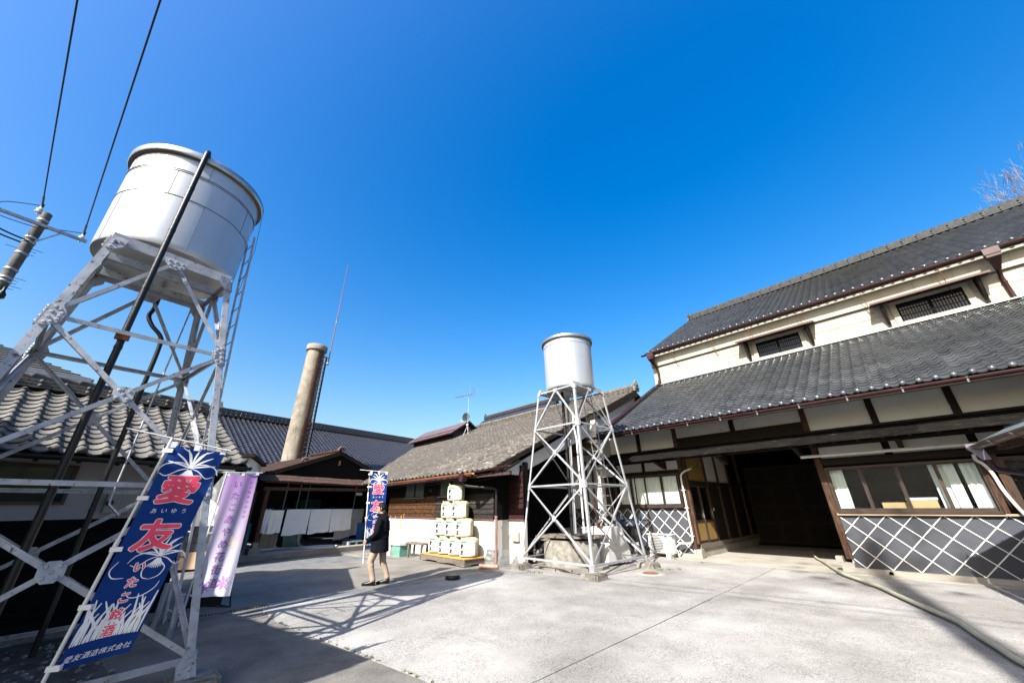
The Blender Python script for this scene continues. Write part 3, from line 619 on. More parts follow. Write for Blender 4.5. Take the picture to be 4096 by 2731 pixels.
b = MB(); b.lathe((-1.62 + .17, 13.335, .045), [(.055, 0), (.055, -.05), (.04, -.05), (.04, .05)], 12, ax=Matrix.Rotation(PI / 2, 4, 'X')); b.sphere((-1.45, 13.34, .045), .038, 8, 6, (1, .2, 1)); b.build('drain_hole', m_dark_room, sh)
def sash_window(x0, x1, z0, z1, divs, y=13.46, gm=m_glass, name='sash_window', depth=.10):
    f = MB(); t = .045
    f.bx(x0, x1, y - .03, y + .09, z1 - t, z1); f.bx(x0, x1, y - .06, y + .09, z0 - .03, z0 + t); f.bx(x0, x0 + t, y - .03, y + .09, z0 + t, z1 - t); f.bx(x1 - t, x1, y - .03, y + .09, z0 + t, z1 - t)
    wi = f.build(name, m_alu_brown, sh)
    for i in range(len(divs) - 1):
        a, c = divs[i], divs[i + 1]; yy = y + (.0 if i % 2 == 0 else .035); s = MB(); s.bx(a, a + .035, yy, yy + .03, z0 + t, z1 - t); s.bx(c - .035, c, yy, yy + .03, z0 + t, z1 - t); s.bx(a + .035, c - .035, yy, yy + .03, z0 + t, z0 + t + .06); s.bx(a + .035, c - .035, yy, yy + .03, z1 - t - .03, z1 - t); s.build('sash_frame', m_alu_brown, wi)
        p = MB(); p.bx(a + .035, c - .035, yy + .012, yy + .016, z0 + t + .06, z1 - t - .03); p.build('window_pane', gm, wi)
    return wi
def curtain(x0, x1, z0, z1, y, parent, folds=6, amp=.025, mt=None):
    b = MB(); n = max(6, folds * 6); vs = []
    for i in range(n + 1):
        t = i / n; x = x0 + (x1 - x0) * t; yy = y + amp * math.sin(2 * PI * folds * t) + amp * .4 * math.sin(2 * PI * folds * 2.3 * t + 1)
        vs += [(x, yy, z0), (x, yy * 1.0 + amp * .3, (z0 + z1) / 2), (x, y + (yy - y) * .5, z1)]
    b.add(vs, [(3 * i, 3 * i + 3, 3 * i + 4, 3 * i + 1) for i in range(n)] + [(3 * i + 1, 3 * i + 4, 3 * i + 5, 3 * i + 2) for i in range(n)], True)
    return b.build('curtain', mt or m_curtain, parent, fix=False)
# left window: the wall behind it is cut as a dark box
wl = sash_window(-8.72, -6.1, 1.50, 2.58, [-8.68, -8.0, -7.42, -6.78, -6.14], 13.43)
curtain(-8.55, -7.9, 1.56, 2.5, 13.53, wl, 4, .012); curtain(-7.85, -6.84, 1.56, 2.5, 13.53, wl, 7, .012); curtain(-6.8, -6.25, 1.56, 2.5, 13.53, wl, 4, .012)
# right window with a room behind it
wr = sash_window(-2.06, .70, 1.33, 2.44, [-2.02, -1.35, -.67, .0, .66], 13.46, m_frost)
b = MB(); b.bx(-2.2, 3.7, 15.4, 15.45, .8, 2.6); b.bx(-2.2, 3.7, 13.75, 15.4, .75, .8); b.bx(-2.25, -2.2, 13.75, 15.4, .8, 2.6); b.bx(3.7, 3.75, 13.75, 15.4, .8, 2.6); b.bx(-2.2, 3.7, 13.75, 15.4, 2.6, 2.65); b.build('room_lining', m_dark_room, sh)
curtain(-2.0, -1.72, 1.36, 2.42, 13.62, wr, 3, .02); curtain(-.12, .22, 1.36, 2.42, 13.66, wr, 2, .01); curtain(.12, .3, 1.36, 2.42, 13.60, wr, 2, .01); curtain(.38, .66, 1.36, 2.42, 13.60, wr, 3, .02)
wr2 = sash_window(.96, 3.68, 1.33, 2.44, [1.0, 1.66, 2.33, 3.0, 3.64], 13.46, m_frost)
m_card = mat('cardboard', (.55, .36, .17), (.62, .42, .22), 3, .8)
b = MB(); b.bx(-1.18, -.72, 13.72, 14.0, 1.3, 1.56); b.bx(-.70, -.2, 13.70, 14.05, 1.3, 1.6); b.bx(1.2, 1.9, 13.72, 14.0, 1.3, 1.56); b.build('cardboard_box', m_card, sh)
b = MB(); b.bx(-.72, -.18, 13.69, 14.06, 1.605, 1.66); b.build('paper_stack', m_white_print, sh)
b = MB(); b.bx(-2.10, XR, 13.40, 13.5, 1.275, 1.315); b.build('window_sill', mat('beige_sill', (.42, .30, .2), (.5, .37, .26), 4, .5), sh)
b = MB(); b.bx(-8.98, -6.02, 13.41, 13.5, 1.455, 1.475); b.build('window_sill', m_alu_brown, sh)
for xx in (.74, .93): b = MB(); b.bx(xx - .05, xx + .04, 13.40, 13.54, 1.32, 2.5); b.build('window_post', m_wood_post, sh)
# white drainpipe between the two right windows
b = MB(); b.tube(smooth_path([(.66, 13.2, 2.50), (.66, 13.28, 2.40), (.74, 13.33, 2.30), (.80, 13.34, 2.1), (.84, 13.33, 1.7), (.98, 13.32, 1.22), (1.2, 13.3, 1.0), (1.25, 13.3, .1)], 5), .032, 10); b.build('white_drainpipe', m_pvc_white, sh)
# ---- entrance passage
ENW = frame((-5.88, 13.5, 0), (0, 1, 0), (1, 0, 0))       # left wall of the passage: along +Y, out towards +X
b = MB(); b.bx(-6.05, -5.88 - .06, 13.62, 20.5, .0, 4.2); b.bx(-2.26, -2.1, 13.76, 20.5, 0, 4.2); b.bx(-6.0, -2.1, 20.5, 20.6, 0, 4.2); b.bx(-6.0, -2.1, 13.76, 20.5, 4.2, 4.3); b.build('passage_shell', m_wood_black, sh)
b = MB(); b.bx(.12, 6.8, -.06, .0, .0, .26, ENW); b.build('passage_plinth', m_apron, sh)
b = MB(); b.bx(.10, 6.8, -.055, .035, .26, .40, ENW); b.build('ground_sill', m_wood_grey, sh)
for y in (.05, 1.62, 2.75, 3.9, 5.2):
    b = MB(); b.bx(y - .06, y + .06, -.06, .03, .40, 4.2, ENW); b.build('passage_post', m_wood_post, sh)
for (a, c, mt) in ((.11, 1.56, m_ochre), (1.68, 2.69, m_plaster_white), (2.81, 3.84, m_plaster_white)):
    b = MB(); b.bx(a, c, -.055, -.02, 2.32, 4.2, ENW); b.build('plaster_panel', mt, sh)
b = MB(); b.bx(.11, 6.5, -.055, .02, 2.18, 2.32, ENW); b.build('passage_rail', m_wood_dark, sh)
boards(sh, ENW, 1.68, 6.5, .40, 2.18, 12, -.055, m_wood_dark, vertical=True)
# sliding doors in the first bay
for i, (a, c) in enumerate(((.12, .86), (.82, 1.56))):
    d = MB(); yo = -.03 + .028 * i
    for q in (a, c - .05): d.bx(q, q + .05, yo, yo + .03, .42, 2.18, ENW)
    for z in (.42, 1.02, 2.12): d.bx(a + .05, c - .05, yo, yo + .03, z, z + .06, ENW)
    dd = d.build('sliding_door', m_alu_brown, sh)
    b = MB(); b.bx(a + .05, c - .05, yo + .008, yo + .018, .48, 1.02, ENW); b.build('door_panel', mat('ochre_door_panel', (.3, .19, .06), (.36, .24, .08), 3, .5), dd)
    b = MB(); b.bx(a + .05, c - .05, yo + .01, yo + .014, 1.08, 2.12, ENW); b.build('door_glass', m_glass, dd)
    b = MB(); b.bx(c - .045, c - .025, yo + .03, yo + .045, 1.15, 1.4, ENW); b.build('door_handle', m_galv, dd)
b = MB(); b.bx(1.74, 1.80, -.02, .02, 1.35, 1.45, ENW); b.build('wall_switch', m_pvc_white, sh)
# back of the passage: tall lattice doors
BKW = frame((0, 19.2, 0), (1, 0, 0), (0, -1, 0))
for i in range(4):
    x0 = -5.8 + i * .88; g_ = MB()
    for q in (x0, x0 + .82): g_.bx(q, q + .05, 0, .05, .1, 3.0, BKW)
    for z in (.1, .8, 1.4, 2.2, 2.92): g_.bx(x0 + .05, x0 + .82, .0, .045, z, z + .08, BKW)
    gd = g_.build('lattice_door', mat('dark_red_door', (.007, .004, .003), (.012, .007, .005), 5, .7), sh)
    boards(gd, BKW, x0 + .05, x0 + .82, .18, 2.92, 6, -.01, m_wood_dark, 'door_board', vertical=True)
b = MB(); b.bx(-5.86, -2.28, -.04, .08, .0, .11, BKW); b.build('door_sill', m_wood_black, sh)
# indoor unit pipe on the corner post
b = MB(); b.tube(smooth_path([(-5.74, 13.75, 2.78), (-5.72, 13.6, 2.7), (-5.86, 13.44, 2.62), (-5.98, 13.37, 2.5), (-6.0, 13.36, 2.3), (-5.99, 13.36, 1.9), (-5.985, 13.36, 1.0), (-5.985, 13.36, .58), (-6.03, 13.34, .46), (-6.14, 13.3, .42), (-6.4, 13.2, .42)], 5), .03, 10)
for z in (2.0, 1.45, .62): b.bx(-6.05, -5.93, 13.33, 13.41, z, z + .03)
b.build('pipe_cover', m_pvc_white, sh)
# ---------------------------------------------------------------- workshop in the middle (front at y = 8.1)
wk = thing('workshop', 'long low workshop with lichened old tile roof, dark boards and white base wall', 'workshop', (-13, 8.1, 0))
KX0, KX1 = -23.0, -8.95
t_mid = tile_mesh('roof_tile', m_tile_mid, roll=.042, pan=.026, th=.026, lift=.03)
ek = V(0, 16.0 - 7.35, 6.58 - 2.6).normalized(); oK = V(-29.2, 7.30, 2.60)
def keepK(a, c):
    x = oK.x + a; y = oK.y + c * ek.y
    if x < -21.1 - (y - 9.26) * 1.09 + 0.0: return False                   # valley on the far left
    if -26.4 < x < -21.0 and y > 13.95: return False                          # under the ridge ventilator
    return True
nK = int((KX1 + .45 - oK.x) / .27)
tile_roof(wk, oK, (1, 0, 0), ek, nK, 40, t_mid, 300, keep=lambda a, c: keepK(a, c) and (oK.x + a < KX1 or oK.y + c * ek.y > 12.55), seed=21, jit=.009)
b = MB(); b.add([(-21.5 + 2.3, 7.38, 2.56), (KX1, 7.38, 2.56), (KX1, 12.5, 4.915), (-8.6, 12.5, 4.915), (-8.6, 16.0, 6.52), (-28.4, 16.0, 6.52), (-21.1, 9.26, 3.42)], [tuple(range(7))]); b.build('roof_deck', m_deck, wk)
b = MB(); b.add([(-28.4, 16.02, 6.56), (-8.6, 16.02, 6.56), (-8.6, 24, 2.9), (-28.4, 24, 2.9)], [(0, 1, 2, 3)]); b.build('rear_roof_slope', m_tile_mid, wk)
ridge(wk, (-21.0, 16.0, 6.58), (-8.55, 16.0, 6.58), 3, .34, .075, m_tile_mid, .095, m_tile_mid, knob_sp=.3)
ridge_end(wk, (-8.55, 16, 6.6), (1, 0, 0), .32, .5, m_tile_mid)
# ridge ventilator with louvres
b = MB(); b.bx(-26.4, -21.05, 14.05, 16.4, 5.3, 6.36); b.build('ventilator_body', mat('plum_sheet', (.035, .02, .025), rough=.6), wk)
for k in range(3):
    x0 = -26.3 + k * 1.75
    for i in range(11):
        b = MB(); z = 5.72 + i * .054; b.beam((x0, 14.02, z), (x0 + 1.66, 14.02, z), .05, .012, (0, .8, .6)); b.build('louvre', m_wood_dark, wk)
    b = MB(); b.bx(x0 - .07, x0, 13.99, 14.05, 5.64, 6.32); b.build('louvre_post', m_wood_dark, wk)
b = MB(); b.bx(-26.4, -21.05, 13.93, 14.06, 5.60, 5.68); b.build('pink_flashing', mat('pink_flashing', (.4, .17, .16), (.5, .25, .23), 3, .6), wk)
m_plum = mat('plum_roof_sheet', (.13, .085, .085), (.17, .115, .115), 2, .5)
b = MB(); b.add([(-27.0, 13.75, 6.10), (-20.9, 13.75, 6.10), (-20.9, 15.2, 7.06), (-27.0, 15.2, 7.06), (-20.9, 16.65, 6.10), (-27.0, 16.65, 6.10)], [(0, 1, 2, 3), (3, 2, 4, 5)])
b.add([(-27.0, 13.75, 6.04), (-20.9, 13.75, 6.04), (-20.9, 15.2, 7.0), (-27.0, 15.2, 7.0), (-20.9, 16.65, 6.04), (-27.0, 16.65, 6.04)], [(0, 3, 2, 1), (3, 5, 4, 2)])
b.build('ventilator_roof', m_plum, wk)
b = MB(); b.prism([(-20.93, 13.75, 5.98), (-20.93, 15.2, 6.92), (-20.93, 16.65, 5.98), (-20.93, 16.65, 6.1), (-20.93, 15.2, 7.06), (-20.93, 13.75, 6.1)], (.03, 0, 0)); b.prism([(-21.05, 14.05, 6.3), (-21.05, 16.4, 6.3), (-21.05, 15.2, 6.95)], (.02, 0, 0)); b.build('barge_board', m_wood_dark, wk)
# gable wall on the right end, plastered, with dark barge boards
b = MB(); b.prism([(KX1 - .15, 7.9, 2.55), (KX1 - .15, 12.55, 4.70), (KX1 - .15, 12.55, 4.15), (KX1 - .15, 8.6, 2.5)], (-.1, 0, 0)); b.prism([(-8.72, 12.7, 2.6), (-8.72, 12.7, 4.92), (-8.72, 16, 6.42), (-8.72, 16, 2.6)], (-.1, 0, 0)); b.bx(KX1 - .25, -8.73, 12.6, 12.72, 3.9, 4.86); b.build('gable_plaster', m_plaster_white, wk)
b = MB(); b.beam((KX1 + .0, 7.36, 2.54), (KX1 + .0, 12.55, 4.93), .05, .12, (1, 0, 0)); b.beam((-8.55, 12.6, 4.90), (-8.55, 16, 6.47), .05, .30, (1, 0, 0)); b.bx(-9.0, -8.5, 12.5, 12.54, 4.84, 4.95); b.build('barge_board', m_wood_dark, wk)
# copper gutter, dark gutter beyond, box hopper and downpipe
gutter(wk, (-17.0, 7.26, 2.53), (-9.72, 7.26, 2.56), .062, m_copper, 'copper_gutter', hang=1, hmat=m_copper, hsp=1.3)
gutter(wk, (-9.72, 7.32, 2.60), (-8.1, 7.32, 2.66), .05, m_gutter, 'dark_gutter')
b = MB(); b.prism([(-10.38, 7.17, 2.56), (-10.12, 7.17, 2.56), (-10.17, 7.17, 2.33), (-10.33, 7.17, 2.33)], (0, .18, 0)); b.build('rain_hopper', m_gutter, wk)
b = MB(); b.tube(smooth_path([(-10.25, 7.28, 2.34), (-10.25, 7.32, 2.24), (-10.1, 7.45, 2.18), (-9.65, 7.85, 2.13), (-9.48, 7.97, 2.08), (-9.46, 7.99, 1.95), (-9.46, 7.99, 1.3)], 5), .04, 10); b.build('black_downpipe', m_black, wk)
b = MB(); b.tube([(-9.46, 7.99, 1.3), (-9.46, 7.99, .02)], .04, 10); b.tube([(-9.46, 7.99, 1.28), (-9.46, 7.99, 1.33)], .05, 10); b.tube([(-9.46, 7.99, .6), (-9.46, 7.99, .63)], .047, 10); b.build('brown_downpipe', mat('pinkish_pipe', (.28, .14, .12), (.36, .2, .17), 5, .5), wk)
# front wall
WF = frame((0, 8.1, 0), (1, 0, 0), (0, -1, 0))
b = MB(); b.bx(-17.0, -9.7, 8.12, 8.3, 1.2, 2.85); b.bx(-17.05, -16.9, 8.12, 12, .05, 2.8); b.build('wall_core', m_wood_black, wk)
b = MB(); b.bx(-17.0, -9.68, 8.10, 8.3, .0, 1.22); b.build('white_base_wall', m_wall_white, wk)
b = MB(); b.bx(-11.6, -9.66, 8.06, 8.10, 0, .26); b.build('base_plinth', m_wall_white, wk)
b = MB(); b.bx(-9.69, -9.60, 8.1, 8.7, 0, 1.22); b.bx(-9.6, -8.95, 8.66, 8.8, 0, 1.2); b.build('cream_base_wall', m_wall_cream2, wk)
boards(wk, WF, -16.98, -13.1, 1.23, 1.98, 5, .0, m_wood_amber, seed=4); boards(wk, WF, -13.08, -9.7, 1.23, 1.98, 5, .0, m_wood_char, seed=5)
boards(wk, WF, -16.98, -9.7, 1.98, 2.58, 4, .0, m_wood_black, seed=6)
W2 = frame((0, 8.66, 0), (1, 0, 0), (0, -1, 0)); boards(wk, W2, -9.62, -8.93, 1.22, 2.6, 9, .0, m_wood_red, seed=7)
b = MB(); b.bx(-9.62, -8.95, 8.66, 8.8, 1.2, 2.8); b.bx(-9.05, -8.95, 8.8, 8.9, 1.2, 2.9); b.prism([(-11.2, 9.0, 0), (-11.2, 13.6, 0), (-11.2, 13.6, 4.9), (-11.2, 9.0, 3.1)], (.25, 0, 0)); b.bx(-11.2, -9.0, 8.8, 8.95, 0, 2.9); b.bx(-9.7, -9.6, 8.12, 8.7, 1.2, 2.8); b.build('return_wall', m_wood_black, wk)
b = MB(); b.bx(-17.0, -9.68, 8.05, 8.1, 1.205, 1.235); b.bx(-9.62, -8.93, 8.61, 8.66, 1.195, 1.225); b.build('base_rail', mat('dull_red_rail', (.12, .06, .055), (.18, .09, .08), 5, .7), wk)
for x0, x1 in ((-15.5, -13.9), (-12.85, -11.25)):
    f = MB(); f.bx(x0, x1, 8.02, 8.1, 1.94, 1.97); f.bx(x0, x0 + .07, 8.03, 8.1, 1.97, 2.5); f.bx(x1 - .07, x1, 8.03, 8.1, 1.97, 2.5); f.bx(x0, x1, 8.03, 8.1, 2.46, 2.52); f.bx((x0 + x1) / 2 - .05, (x0 + x1) / 2 + .05, 8.03, 8.1, 1.97, 2.46)
    wi = f.build('workshop_window', m_wood_dark, wk)
    b = MB(); b.bx(x0 - .05, x1 + .05, 8.0, 8.06, 1.925, 1.945); b.build('window_sill', m_galv, wi)
    b = MB(); b.bx(x0 + .07, x1 - .07, 8.05, 8.055, 1.97, 2.46); b.build('window_pane', mat('sage_pane', (.10, .13, .12), (.13, .16, .15), 3, .25), wi)
b = MB(); b.sphere((-13.83, 8.0, 2.46), .05, 10, 8); b.sphere((-13.4, 8.0, 2.17), .04, 8, 6, (1, 1, 1.6)); b.build('wall_lamp', m_glass, wk)
for k in range(24):
    x = -16.8 + k * .36; b = MB(); b.beam((x, 7.4, 2.50), (x, 8.12, 2.85), .05, .07, (1, 0, 0)); b.build('rafter', m_wood_dark, wk)
b = MB(); b.bx(-16.9, -8.2, 7.42, 7.5, 2.42, 2.52); b.build('eave_beam', mat('purplish_beam', (.04, .02, .02), (.09, .05, .05), 6, .8, stretch=(1, 6, 6)), wk)
b = MB(); b.tube([(x, 7.9, 2.42 - .05 * math.sin((x + 17) * 2.1)) for x in np.arange(-16.8, -8.6, .35)], .01, 5); b.build('eave_cable', m_black, wk)
# sticks hung on the wall and white board
for i, x in enumerate((-16.65, -16.2)):
    b = MB(); b.cyl((x, 8.06, 1.28), (x + .0, 8.03, .78), .012, n=6); tag(b.build('wooden_stick', m_wood_raw), ('first pale stick hanging at the left corner of the white wall', 'second pale stick hanging beside the orange hanger on the white wall')[i], 'stick', 'sticks hung on the white wall')
b = MB(); b.cyl((-15.45, 8.06, 1.36), (-15.47, 8.04, .86), .012, n=6); tag(b.build('wooden_stick', m_wood_raw), 'pale stick tied behind the orange hanger on the white wall', 'stick', 'sticks hung on the white wall')
b = MB(); b.tube([(-15.55, 8.0, 1.30), (-15.56, 8.0, .82), (-15.47, 8.0, .80)], .025, 6); tag(b.build('orange_hanger', mat('orange_plastic', (.8, .28, .02), rough=.5)), 'bright orange plastic hanger on the white wall of the workshop', 'hanger')
# steel floor grates leaning on the corner
for i, (x0, y0, x1, y1) in enumerate(((-9.98, 7.98, -9.5, 8.02), (-9.42, 8.0, -9.15, 8.45))):
    b = MB(); d = V(x1 - x0, y1 - y0, 0); n = d.normalized().cross(V(0, 0, 1)) * -1; lean = n * .08
    for k in range(15): t = k / 14; p = V(x0, y0, .02) + d * t; b.beam(p, p + lean + V(0, 0, .38), .008, .02, d)
    for z in (.0, .33, .66, 1): p = V(x0, y0, .02) + (lean + V(0, 0, .38)) * z; b.beam(p, p + d, .02, .01, n)
    tag(b.build('floor_grate', m_galv), ('steel floor grate leaning on the white wall left of the downpipe', 'steel floor grate leaning right of the pinkish downpipe')[i], 'grate', 'spare grates by the downpipe')
b = MB(); b.tube([(-9.5, 7.42, .06), (-9.05, 7.72, .06)], .055, 12); b.tube([(-9.5, 7.42, .06), (-9.42, 7.47, .06)], .065, 12); tag(b.build('clay_pipe', mat('terracotta_pvc', (.42, .2, .14), (.52, .27, .2), 4, .5)), 'short terracotta coloured pipe lying below the pinkish downpipe', 'pipe')
# roof aerial and satellite dish
an = thing('roof_aerial', 'tall thin television aerial with satellite dish on the workshop roof', 'aerial', (-20.15, 14.5, 5.9))
b = MB(); b.cyl((-20.15, 14.5, 6.2), (-20.13, 14.5, 8.42), .022, n=6)
for x, y in ((-.3, -.15), (.3, -.15), (0, .35), (-.15, -.3)): b.cyl((-20.15 + x, 14.5 + y, 5.86 + .46 * y), (-20.15, 14.5, 6.55), .014, n=5)
b.build('mast', m_galv, an)
b = MB(); b.cyl((-21.75, 14.5, 8.74), (-19.5, 14.5, 8.52 + .2), .018, n=5)
for k in range(16): x = -21.7 + k * .125; b.cyl((x, 14.34, 8.75 - .01 * k), (x, 14.66, 8.75 - .01 * k), .006, n=4)
for a in range(-3, 4): b.cyl((-19.6, 14.15, 8.72 + a * .1), (-19.6, 14.85, 8.72 + a * .1), .005, n=4)
b.cyl((-19.6, 14.2, 8.4), (-19.6, 14.2, 9.05), .006, n=4); b.cyl((-19.6, 14.8, 8.4), (-19.6, 14.8, 9.05), .006, n=4); b.tube([(-20.7, 14.5, 8.62), (-20.13, 14.5, 8.40), (-19.75, 14.5, 8.66)], .012, 5); b.build('aerial_boom', m_galv, an)
b = MB(); ax = Matrix.Rotation(math.radians(-75), 3, 'Y') @ Matrix.Rotation(0, 3, 'X'); b.lathe((-20.28, 14.42, 7.1), [(0, .06), (.1, .05), (.2, .025), (.29, 0), (.3, .0), (.2, .04), (0, .075)], 16, ax=ax); b.build('dish', m_pvc_grey, an)
b = MB(); b.tube([(-20.3, 14.4, 6.83), (-20.55, 14.35, 6.8), (-20.68, 14.35, 6.86)], .014, 5); b.sphere((-20.7, 14.35, 6.9), .05, 6, 5); b.build('dish_arm', m_pvc_white, an)
b = MB(); b.bx(-20.2, -20.08, 14.42, 14.5, 6.5, 6.62); b.build('junction_box', m_pvc_white, an)
# ---------------------------------------------------------------- sake casks on their stand
st = thing('cask_stand', 'low dark timber stand with orange top under the stacked casks', 'stand', (-11.2, 7.6, 0))
b = MB(); b.prism([(-12.44, 7.24, .03), (-12.1, 7.24, .03), (-12.02, 7.24, .06), (-11.5, 7.24, .06), (-11.42, 7.24, .03), (-11.0, 7.24, .03), (-10.94, 7.24, .05), (-10.45, 7.24, .05), (-10.38, 7.24, .02), (-9.98, 7.24, .02), (-9.98, 7.24, .19), (-12.44, 7.24, .19)], (0, .05, 0)); b.build('front_rail', m_wood_grey, st)
b = MB(); b.bx(-12.44, -9.98, 7.92, 7.97, .03, .19); b.build('rear_rail', m_wood_grey, st)
b = MB(); b.prism([(-9.98, 7.29, .02), (-9.98, 7.45, .02), (-9.98, 7.5, .05), (-9.98, 7.75, .05), (-9.98, 7.8, .02), (-9.98, 7.92, .02), (-9.98, 7.92, .19), (-9.98, 7.29, .19)], (-.05, 0, 0)); b.build('end_rail', m_wood_grey, st)
b = MB(); b.bx(-12.44, -12.39, 7.29, 7.92, .03, .19); b.build('end_rail', m_wood_grey, st)
b = MB(); b.bx(-12.46, -9.95, 7.22, 7.99, .19, .215); b.build('top_board', mat('orange_board', (.62, .32, .07), (.72, .42, .12), 5, .7), st)
m_straw = mat('straw_wrap', (.54, .48, .25), (.66, .60, .37), 9, .85, bump=.3, bscale=60, obj=True, stretch=(1, 1, .25))
m_label = mat('cask_wrapper', (.76, .77, .73), (.80, .81, .78), 3, .8, obj=True, k=.85)
m_pgreen = mat('green_print', (.01, .26, .06), (.02, .34, .09), 20, .8, obj=True); m_pblack = mat('black_print', (.015, .013, .012), rough=.8)
m_pred = mat('red_print', (.68, .09, .07), rough=.8); m_ppink = mat('pink_print', (.80, .24, .22), rough=.8); m_pmint = mat('mint_print', (.34, .62, .46), (.46, .7, .56), 6, .8, obj=True); m_pgold = mat('gold_print', (.62, .42, .06), rough=.7)
def cask_shape(r, z, sq=.72):
    """rounded-square drum outline: angle -> radius"""
    out = []
    for k in range(40):
        a = 2 * PI * k / 40; c, s_ = abs(math.cos(a)), abs(math.sin(a)); R_ = r / ((c ** 2.7 + s_ ** 2.7) ** (1 / 2.7)); out.append((R_ * math.cos(a + QA), R_ * math.sin(a + QA), z))
    return out
QA = math.radians(44); QR = lambda x, y: (x * math.cos(QA) - y * math.sin(QA), x * math.sin(QA) + y * math.cos(QA))
def make_cask(loc, label):
    t = thing('sake_cask', label, 'cask', loc, 'sake casks stacked in a pyramid'); lx, ly, lz = loc
    prof = [(.15, .0), (.225, .015), (.262, .06), (.272, .13), (.274, .25), (.272, .38), (.262, .45), (.225, .495), (.14, .505)]
    b = MB(); rings = [cask_shape(r, z) for r, z in prof]; vs = [(lx + x, ly + y, lz + z) for R_ in rings for x, y, z in R_]
    b.add(vs, [(i * 40 + k, i * 40 + (k + 1) % 40, (i + 1) * 40 + (k + 1) % 40, (i + 1) * 40 + k) for i in range(8) for k in range(40)], True); b.add(vs[:40], [tuple(range(39, -1, -1))]); b.add(vs[-40:], [tuple(range(40))]); b.build('straw_body', m_straw, t)
    # printed wrapper round the front and left
    def on(s, z, off=.0):
        # s in metres along the front from its middle; wraps round the rounded corner
        a = -PI / 2 + s / .30; c, q = abs(math.cos(a)), abs(math.sin(a)); rr = .2755 + off
        if z > .40: rr -= (z - .40) ** 2 * 2.2
        if z < .12: rr -= (.12 - z) ** 2 * 1.6
        R_ = rr / ((c ** 2.7 + q ** 2.7) ** (1 / 2.7)); return V(lx + R_ * math.cos(a + QA), ly + R_ * math.sin(a + QA), lz + z)
    b = MB(); n, m = 26, 8; vs = [on(-.30 + .55 * i / n, .045 + .415 * j / m, .002) for i in range(n + 1) for j in range(m + 1)]
    b.add(vs, [(i * (m + 1) + j, (i + 1) * (m + 1) + j, (i + 1) * (m + 1) + j + 1, i * (m + 1) + j + 1) for i in range(n) for j in range(m)], True); wr = b.build('paper_wrapper', m_label, t, fix=False)
    fn = lambda x, y, o: on(x, y, .003 + o)
    def strip(x0, x1, z0, z1, mt, nm, off=.0015, n=8):
        q = MB(); vs = [on(x0 + (x1 - x0) * i / n, z, .003 + off) for i in range(n + 1) for z in (z0, z1)]; q.add(vs, [(2 * i, 2 * i + 2, 2 * i + 3, 2 * i + 1) for i in range(n)]); return q.build(nm, mt, wr, fix=False)
    b = MB(); rr = random.Random(4)
    for k in range(26):
        x, z = -.235 + .19 * (k / 25), .415 + rr.uniform(-.012, .012); r = .016 + .01 * rr.random(); vs = [on(x, z, .0052 + k * 3e-5)] + [on(x + r * math.cos(a), z + r * math.sin(a), .0052 + k * 3e-5) for a in np.arange(0, 6.28, .785)]; b.add(vs, [(0, i + 1, (i + 1) % 8 + 1) for i in range(8)])
    b.build('pine_print', m_pgreen, wr, fix=False)
    b = MB()
    for k in range(5): x = -.2 + k * .035; b.add([on(x - .012, .398, .0056), on(x + .012, .398, .0056), on(x, .41, .0056)], [(0, 1, 2)])
    b.build('gold_print', m_pgold, wr, fix=False)
    b = MB(); put_text(b, '愛', .135, (-.185, .305), fn, .004, .0045, sub=.02); put_text(b, '友', .135, (-.175, .145), fn, .006, .0045, sub=.02); b.build('brand_lettering', m_pblack, wr, fix=False)
    b = MB(); pts = [on(-.165 + .085 * math.cos(a), .21 + .12 * math.sin(a), .0035) for a in np.linspace(-1.9, 1.5, 20)]; b.tube(pts, .003, 4); b.build('red_arc', m_pred, wr)
    b = MB()
    for z0, z1, x0, x1 in ((.08, .36, .045, .05), (.08, .36, .115, .12)): b.add([on(x0, z0, .005), on(x1, z0, .005), on(x1, z1, .005), on(x0, z1, .005)], [(0, 1, 2, 3)])
    for z0, z1 in ((.08, .085), (.355, .36)): b.add([on(.05, z0, .005), on(.115, z0, .005), on(.115, z1, .005), on(.05, z1, .005)], [(0, 1, 2, 3)])
    for i, ch in enumerate('芳醇清酒'): put_text(b, ch, .056, (.082, .32 - i * .066), fn, 0, .005, sub=0)
    b.build('framed_lettering', m_ppink, wr, fix=False)
    strip(-.07, -.045, .06, .38, m_pmint, 'mint_print'); strip(-.02, .005, .06, .33, m_pmint, 'mint_print'); strip(-.085, -.06, .26, .36, m_pmint, 'mint_print', .0022)
    b = MB(); put_text(b, '吟', .045, (.06, .415), fn, .0, .005, sub=0); put_text(b, '醸', .045, (.115, .415), fn, .0, .005, sub=0); b.build('small_lettering', mat('brown_print', (.35, .15, .1), rough=.8) if 'brown_print' not in MATS else MATS['brown_print'], wr, fix=False)
    # ropes
    b = MB(); R2 = lambda r, z: [V(lx + x * 1.0, ly + y, lz + q) for x, y, q in cask_shape(r, z)]
    for r, z in ((.281, .385), (.274, .065)): p = R2(r, z); b.tube(p + [p[0]], .006, 5, caps=False)
    for s in (.17, -.32, .46):
        a = -PI / 2 + s / .30; c, q = abs(math.cos(a)), abs(math.sin(a)); pr = [(r * 1.02 / ((c ** 2.7 + q ** 2.7) ** (1 / 2.7)), z) for r, z in prof]
        b.tube([V(lx + r * math.cos(a + QA), ly + r * math.sin(a + QA), lz + z) for r, z in pr], .009, 5)
    for k in range(6): a = k * 1.05; b.tube([(lx + .2 * math.cos(a), ly + .2 * math.sin(a), lz + .508), (lx + .05 * math.cos(a + .4), ly + .05 * math.sin(a + .4), lz + .52), (lx - .1 * math.cos(a), ly - .1 * math.sin(a), lz + .512)], .011, 5)
